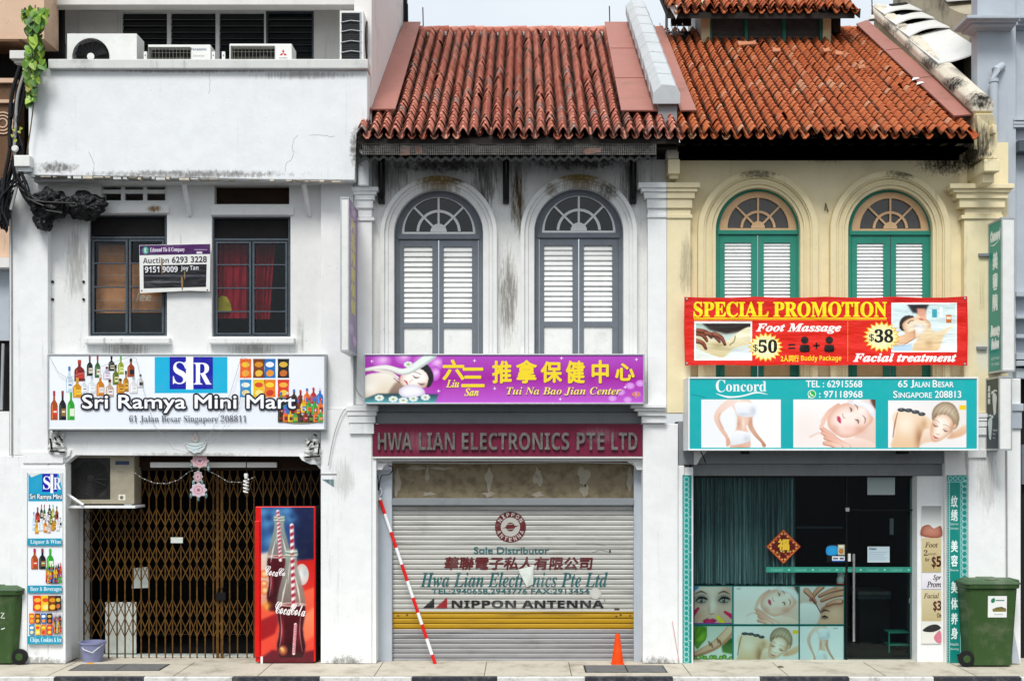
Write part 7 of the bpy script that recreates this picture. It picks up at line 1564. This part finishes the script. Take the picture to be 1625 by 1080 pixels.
# small plaster figures on the lintel corners
def figure(label, cx, cy, s):
    t = thing('corner_figure', label, 'ornament', tuple(W(cx, cy + 24, -.02)), 'plaster figures on the lintel corners')
    m = MB()
    m.prism([(cx - 22 , cy + 12), (cx + 22, cy + 10), (cx + 19, cy + 20), (cx + 8, cy + 26), (cx - 4, cy + 25), (cx - 17, cy + 19)], -.0, .04, 'pillar'); m.build('base', t, .006)
    m = MB(); rr = random.Random(s)
    for (x, y, r) in ((-6, 6, 9), (6, 6, 8), (0, -2, 7), (-5, -12, 6), (6, -8, 5), (9, -14, 3.5), (-8, 13, 7), (8, 13, 7), (-9, -3, 4), (-2, -19, 4)):
        p = W(cx + s * x, cy + y, -.01); k = r / PX; m.lathe([(0, -k), (k * .6, -k * .75), (k * .95, 0), (k * .7, k * .7), (0, k)], tuple(p), 'coping_a', 12)
    m.build('body', t)
    m = MB()
    for (xa, ya, xb, yb) in ((-11, -8, -9, 10), (-7, -20, -2, -22), (-2, 0, 5, 2), (-12, 12, 12, 14), (2, -12, 8, -4), (-4, -10, -2, -5)): m.tube([W(cx + s * xa, cy + ya, -.085), W(cx + s * xb, cy + yb, -.085)], .012, 'black', 6)
    m.build('painted_lines', t)
figure('plaster corner figure at the left end of the mini mart lintel', 91, 703, 1)
figure('plaster corner figure at the right end of the mini mart lintel', 496, 711, -1)
for i, (x, y, n_) in enumerate(((84, 447, 'left wall of the balcony house, upper left'), (133, 447, 'left wall of the balcony house, upper right'), (84, 475, 'left wall of the balcony house, lower left'), (133, 475, 'left wall of the balcony house, lower right'))):
    m = MB(); m.lathe([(0, -.02), (.016, -.02), (.018, 0), (0, 0)], tuple(W(x, y, YA)), 'black_metal', 10, 'y'); tag(m.build('wall_bolt'), 'rusty bolt of four on the ' + n_, 'bolt', 'wall bolts left of the casement window')
m = MB(); m.tube([W(1310, 460, .08), W(1310, 440, .04)], .008, 'black_metal', 6) if False else m.tube([W(1309, 334, YB - .03), W(1310, 322, YB - .03), W(1314, 336, YB - .02)], .007, 'black_metal', 6); tag(m.build('wall_hook'), 'small dark hook in the cream wall between the two green windows', 'hook')
for (lab, x, y0_, y1_, Y_) in (('thin white conduit down the left pillar of the balcony house', 18, 290, 722, -.03), ('thin grey conduit down the pier right of the teal salon signboard', 1597, 690, 1000, -.03)):
    m = MB(); m.tube([W(x, y0_, Y_), W(x + 1, y1_, Y_)], .012, 'cable_grey', 8); tag(m.build('conduit_pipe'), lab, 'pipe')
# things behind the upstairs casement windows
def stack_box(label, x0, y0, x1, y1, Y, word=None):
    t = thing('cardboard_box', label, 'box', tuple(W((x0 + x1) / 2, y1, Y)), 'cardboard boxes behind the left casement window')
    m = MB(); m.pbox(x0, y0, x1, y1, Y, .4, 'card'); m.build('carton', t, .006); a = Art(sheet(Y - .001)); ym = (y0 + y1) / 2
    a.rect(x0 + 1, ym - 1, x1 - 1, ym + 1, '#c49a78'); 
    if word: a.text(word, x0 + 8, y0 + 8, x0 + 32, y0 + 20, '#e0c8b4', 'i', .4)
    a.build('tape', t, recalc=False)
stack_box('cardboard box on top behind the left pane of the casement window', 156, 388, 198, 417, .40)
stack_box('wide cardboard box in the middle of the stack in the left casement window', 154, 418, 204, 455, .38)
stack_box('cardboard box at the bottom of the stack in the left casement window', 152, 456, 203, 497, .365)
stack_box('cardboard box behind the auction banner in the left casement window', 206, 418, 252, 456, .38)
stack_box('cardboard box with pale lettering at the lower right of the left casement window', 208, 457, 258, 496, .365, 'lee')
m = MB(); a_ = W(140, 498, .36); b_2 = W(262, 498, .36); m.box((a_.x, .35, a_.z - .3), (b_2.x, 1.2, a_.z - .003), 'room'); tag(m.build('storage_table', bevel=.01), 'dark table carrying the boxes in the left casement window', 'table')
t = thing('red_curtain', 'red curtain hanging behind the right casement window', 'curtain', tuple(W(380, 520, .55)))
for (x0, x1, yb) in ((338, 393, 505), (404, 438, 506)):
    m = MB(); vs = []; n_ = 24
    for j, py in enumerate((380, yb)):
        for i in range(n_ + 1): vs.append(W(x0 + (x1 - x0) * i / n_ * (1 if j == 0 or x0 < 400 else .72), py, .39 + .03 * math.sin(i * 1.3 + j)))
    m.add(vs, [(i, i + 1, n_ + 2 + i, n_ + 1 + i) for i in range(n_)], 'red_curtain', True); m.build('drape', t, recalc=False)
m = MB(); m.add([W(x, y, .345 + .006 * ((x * 7) % 3)) for x, y in ((342, 493), (344, 474), (352, 469), (360, 471), (366, 482), (368, 492), (356, 496), (355, 480))], [(0, 1, 7), (1, 2, 7), (2, 3, 7), (3, 4, 7), (4, 5, 7), (5, 6, 7), (6, 0, 7)], M('yellow_bag', '#c8b02c', .5)); tag(m.build('yellow_bag', recalc=False), 'crumpled yellow plastic bag behind the right casement window', 'bag')

# ================================================================== cables, black bags and the vine at the left
t = thing('cable_bundle', 'thick bundle of black cables running down the left edge of the balcony', 'cables', tuple(W(30, 300, -.2)))
rc = random.Random(4)
for i in range(11):
    m = MB(); xx = 18 + i * 2.2
    p = [(xx + 16 + rc.uniform(-4, 4), 105), (xx + 5 + rc.uniform(-5, 5), 150), (xx - 2 + rc.uniform(-4, 4), 200), (xx + 2 + rc.uniform(-7, 7), 240), (xx - 6 + rc.uniform(-6, 8), 285), (xx - 14 + rc.uniform(-6, 6), 330 + rc.uniform(-8, 12))] if i < 6 else [(22 + rc.uniform(-4, 8), 255), (28 + rc.uniform(-3, 6), 285), (40 + rc.uniform(-4, 8), 310), (58 + rc.uniform(-4, 4), 330 + rc.uniform(-6, 6))]
    m.tube([W(x, y, -.32 + .02 * (i % 4)) for x, y in Art.smooth(None, p, 5, False)], .02 if i % 3 else .026, 'cable' if i != 4 else 'cable_grey', 8); m.build('cable', t)
for i in range(9):
    m = MB(); x = rc.uniform(20, 60); p = [(x, 262 + rc.uniform(-8, 8)), (x + rc.uniform(4, 14), 292), (x + rc.uniform(10, 46), 318 + rc.uniform(-8, 10)), (x + rc.uniform(30, 90), 330 + rc.uniform(-18, 14))] if i < 5 else [(rc.uniform(2, 40), 285), (rc.uniform(-4, 30), 315), (rc.uniform(0, 26), 345 + rc.uniform(-10, 20))]
    m.tube([W(px_, py_, -.36 + .02 * (i % 3)) for px_, py_ in Art.smooth(None, p, 6, False)], .012, 'cable', 6); m.build('cable', t)
def blobby(label, cx, cy, rx, ry, Y, seed, name='black_bag'):
    bm = bmesh.new(); bmesh.ops.create_icosphere(bm, subdivisions=5, radius=1); rr = random.Random(seed); ph = [rr.uniform(0, 6) for _ in range(9)]
    c = W(cx, cy, Y)
    for v in bm.verts:
        x, y, z = v.co; p = Vector((x, y, z)) + Vector(ph[:3]) * 3
        d = .82 + .5 * noise.turbulence(p * 1.1, 3, True) + .24 * abs(noise.noise(p * 2.6)) + .07 * abs(noise.noise(p * 7.3))
        v.co = Vector((c.x + x * d * rx / PX, c.y + y * d * .13, c.z + z * d * ry / PX))
    me = bpy.data.meshes.new(name); bm.to_mesh(me); bm.free(); me.materials.append(MAT['blackbag'])
    o = bpy.data.objects.new(name, me); C.objects.link(o); return tag(o, label, 'bag', 'black plastic bags wrapped round the cables')
blobby('large black plastic bag tied round cables under the balcony corner', 78, 324, 29, 22, -.16, 1)
blobby('small black plastic bag hanging below the large bag on the pillar', 68, 350, 13, 14, -.14, 2)
blobby('black plastic bag bulging over the left casement window', 134, 327, 28, 20, -.1, 3)
blobby('long black plastic bag at the far left edge by the cables', 5, 325, 9, 38, -.2, 4)
t = thing('junction_box', 'white junction box at the lower left corner of the balcony', 'box', tuple(W(34, 265, -.36)))
m = MB(); m.pbox(22, 246, 47, 264, -.42, .12, 'plastic_white'); m.build('case', t, .01); m = MB(); m.lathe([(0, -.03), (.035, -.03), (.045, 0), (0, 0)], tuple(W(24, 236, -.36)), 'plastic_white', 14, 'y'); m.build('insulator', t); m = MB(); m.pbox(28, 264.3, 48, 272, -.38, .1, 'alu'); m.build('bracket', t)
t = thing('hanging_vine', 'green heart leaved vine hanging over the left end of the balcony', 'plant', tuple(W(52, 165, -.4)))
m = MB(); rv = random.Random(12)
greens = ['#5f8a20', '#76a02a', '#45721c', '#355c18', '#8aa834', '#4f7a1e', '#7d7a1a']
def leafshape(c, s, ang, tilt, col):
    pts = [(0, .05), (.28, .2), (.42, 0), (.34, -.35), (0, -.8), (-.34, -.35), (-.42, 0), (-.28, .2)]; ca, sa = math.cos(ang), math.sin(ang); vs = []
    for (x, z) in pts: X, Zz = x * ca - z * sa, x * sa + z * ca; vs.append((c.x + X * s, c.y - abs(x) * s * .35 + tilt * Zz * s, c.z + Zz * s))
    k = rv.uniform(.75, 1.15); cc = tuple(min(1, v * k) for v in lin(col)); m.add(vs, [(0, 1, 2, 3, 4), (0, 4, 5, 6, 7)], 'leaf', False, [tuple(v * .85 for v in cc)] + [cc] * 7)
for i in range(175):
    u = i / 175; y = 14 + 148 * u ** 1.1; hw = 23 * (1 - .62 * u) * (.72 + .28 * math.sin(u * 11 + 1)); x = 53 + 3 * math.sin(u * 5) + rv.uniform(-hw, hw)
    leafshape(W(x, y, -.42 + rv.uniform(-.1, .12)), .1 + rv.uniform(-.025, .05) * (1 if u < .8 else .6), rv.uniform(-.7, .7), rv.uniform(-.3, .5), greens[min(6, int(rv.random() * 5 + (2 if u > .75 else 0)))])
for (x, y) in ((22, 205), (30, 208), (20, 214), (34, 203), (25, 222)): leafshape(W(x, y, -.36), .05, rv.uniform(-1, 1), .2, '#9aa52a')
m.build('foliage', t, recalc=False)
for p in ([(56, 8), (54, 60), (50, 110), (53, 160), (49, 200), (44, 235), (43, 247)], [(60, 12), (62, 60), (58, 120), (53, 165)]):
    m = MB(); m.tube([W(x, y, -.4) for x, y in Art.smooth(None, p, 4, False)], .008, 'stem', 6); m.build('stem', t)

# ================================================================== roof clutter
for (label, x, y0_, y1_) in (('thin antenna rod at the left end of the tiled ridge', 672, 12, 50), ('thin antenna rod beside the grey coping on the ridge', 968, 10, 45), ('thin rod rising behind the mouldy parapet at the right', 1384.5, -5, 24)):
    t = thing('antenna_rod', label, 'antenna', tuple(W(x, y1_, 4.05)), 'antenna rods on the ridge'); m = MB(); m.tube([W(x, y1_ + 8, 4.05), W(x - 1, y0_, 4.05)], .009, 'black_metal', 6); m.build('rod', t); m = MB(); m.lathe([(0, 0), (.07, 0), (.05, .05), (.02, .08), (0, .08)], tuple(W(x, y1_ + 8, 4.05)), 'coping_a', 10); m.build('mortar_foot', t)
t = thing('tv_aerial', 'old grey television aerial lying beside the jack roof', 'antenna', tuple(W(1062, 52, 3.6)))
m = MB(); m.tube([W(1036, 47, 3.7), W(1085, 55, 3.5)], .016, 'alu', 6); m.build('boom', t)
for i in range(6):
    m = MB(); x = 1040 + i * 9; m.tube([W(x - 2, 40 - (i % 2) * 3, 3.75), W(x + 2, 58, 3.45)], .007, 'alu', 5); m.build('element', t)
m = MB(); m.pbox(1085, 50, 1094, 62, 3.45, .05, 'black_metal'); m.build('dipole_box', t)
def shard(label, q, Y, d=.012, mat='tile_b', tilt=0):
    m = MB(); m.prism(q, Y, d, mat); m.col = {k: (.6, .2, 0) for k in range(len(m.v))}; return tag(m.build('broken_tile', bevel=.003), label, 'tile', 'loose broken roof tiles')
shard('upright broken tile piece leaning in the dark gutter, left of another', [(637, 222), (646, 219), (652, 246), (634, 247)], -.46)
shard('shorter broken tile piece in the dark gutter right of the upright one', [(657, 228), (669, 226), (670, 243), (659, 244)], -.45)
shard('flat broken tile piece lying on the awning at its right end', [(926, 237), (955, 234), (954, 241), (928, 245)], -.47)
for (lab, px, py, wx, rot) in (('long loose orange tile lying under the jack roof louvres', 1183, 81, .3, .25), ('loose orange tile on the roof right of the long one', 1230, 92, .12, .1), ('loose pale orange tile on the upper right of the cream house roof', 1308, 92, .13, .5), ('loose pale orange tile low among the right hand roof tiles', 1330, 97, .12, -.2), ('loose orange tile lying near the right rose flashing', 1364, 119, .12, .3)):
    c = on_roof(px, py, .1); m = MB(); L = math.hypot(1, SL); up = Vector((0, 1 / L, SL / L)); ux = Vector((math.cos(rot), 0, 0)) + up * math.sin(rot); uy = up * math.cos(rot) - Vector((1, 0, 0)) * math.sin(rot)
    q = [c + ux * (sx * wx) + uy * (sy * .06) + RN * hh for sx, sy, hh in ((-.5, -1, .0), (.5, -1, .0), (.5, 0, .05), (.5, 1, 0), (-.5, 1, 0), (-.5, 0, .05))]; m.hull(q, [p + RN * .015 for p in q], 'tile_c'); m.col = {k: (.9, .95, 0) for k in range(len(m.v))}; tag(m.build('loose_tile', bevel=.002), lab, 'tile', 'loose tiles lying on the orange roof')
for (lab, px, py) in (('upper white paper scrap on the right rose flashing', 1451, 143), ('lower white paper scrap on the right rose flashing', 1458, 150)):
    c = on_roof(px, py, .14); m = MB(); q = [c + Vector((-.06, 0, -.01)), c + Vector((.05, -.01, .02)), c + Vector((.03, .05, .05)), c + Vector((-.03, .05, .04))]; m.hull(q, [p + RN * .006 for p in q], 'plastic_white'); tag(m.build('paper_scrap'), lab, 'scrap', 'white scraps on the rose flashing')
# wires along the facade
def wire(label, pts, Y, r=.006, mat='cable_grey', name='wall_cable'):
    m = MB(); m.tube([W(x, y, Y) for x, y in Art.smooth(None, pts, 5, False)], r, mat, 6); return tag(m.build(name), label, 'cable')
wire('thin grey cable from the light box down to the magenta signboard', [(564, 563), (564, 590), (564, 612), (570, 625), (577, 631)], -.06)
wire('grey cable curving down the white pier beside the maroon board', [(578, 642), (560, 643), (545, 652), (533, 680), (526, 710), (521, 738)], -.06)
wire('black cable loops hanging at the top of the striped pole', [(598, 738), (600, 760), (601, 778), (605, 755), (618, 752), (624, 742), (616, 738)], .1, .008, 'cable')
wire('short black cable on the pier under the teal signboard', [(1112, 716), (1116, 724), (1120, 734)], .02, .008, 'cable')
wire('thin pink cord hanging down the pier left of the salon board', [(1067, 985), (1072, 1015), (1078, 1050)], -.05, .005, M('pink_cord', '#d89a9a', .6))
m = MB(); m.prism([(511, 760), (530, 760), (530, 772)], -.026, .004, 'curtain'); m.pbox(508, 751, 534, 752.2, -.03, .008, 'cable_grey'); tag(m.build('poster_corner'), 'torn teal corner of an old poster left on the white pier', 'poster')
for (lab, x, y) in (('small wall bracket near the top of the beauty light box', 1566, 404), ('small wall bracket near the foot of the beauty light box', 1563, 552)):
    m = MB(); m.pbox(x - 12, y - 2.5, x + 4, y + 2.5, -.06, .05, 'beam_grey'); tag(m.build('wall_plate', bevel=.004), lab, 'bracket')
m = MB(); m.prism([(1561, 1000), (1571, 1040), (1614, 1052), (1612, 1010), (1600, 985)], -.03, .01, 'grey_wall') if False else m.prism([(1604, 1000), (1609, 1000), (1619, 1051.5), (1606, 1051.5)], -.1, .04, 'grey_wall'); tag(m.build('leaning_board'), 'narrow grey board leaning behind the right wheelie bin', 'board')
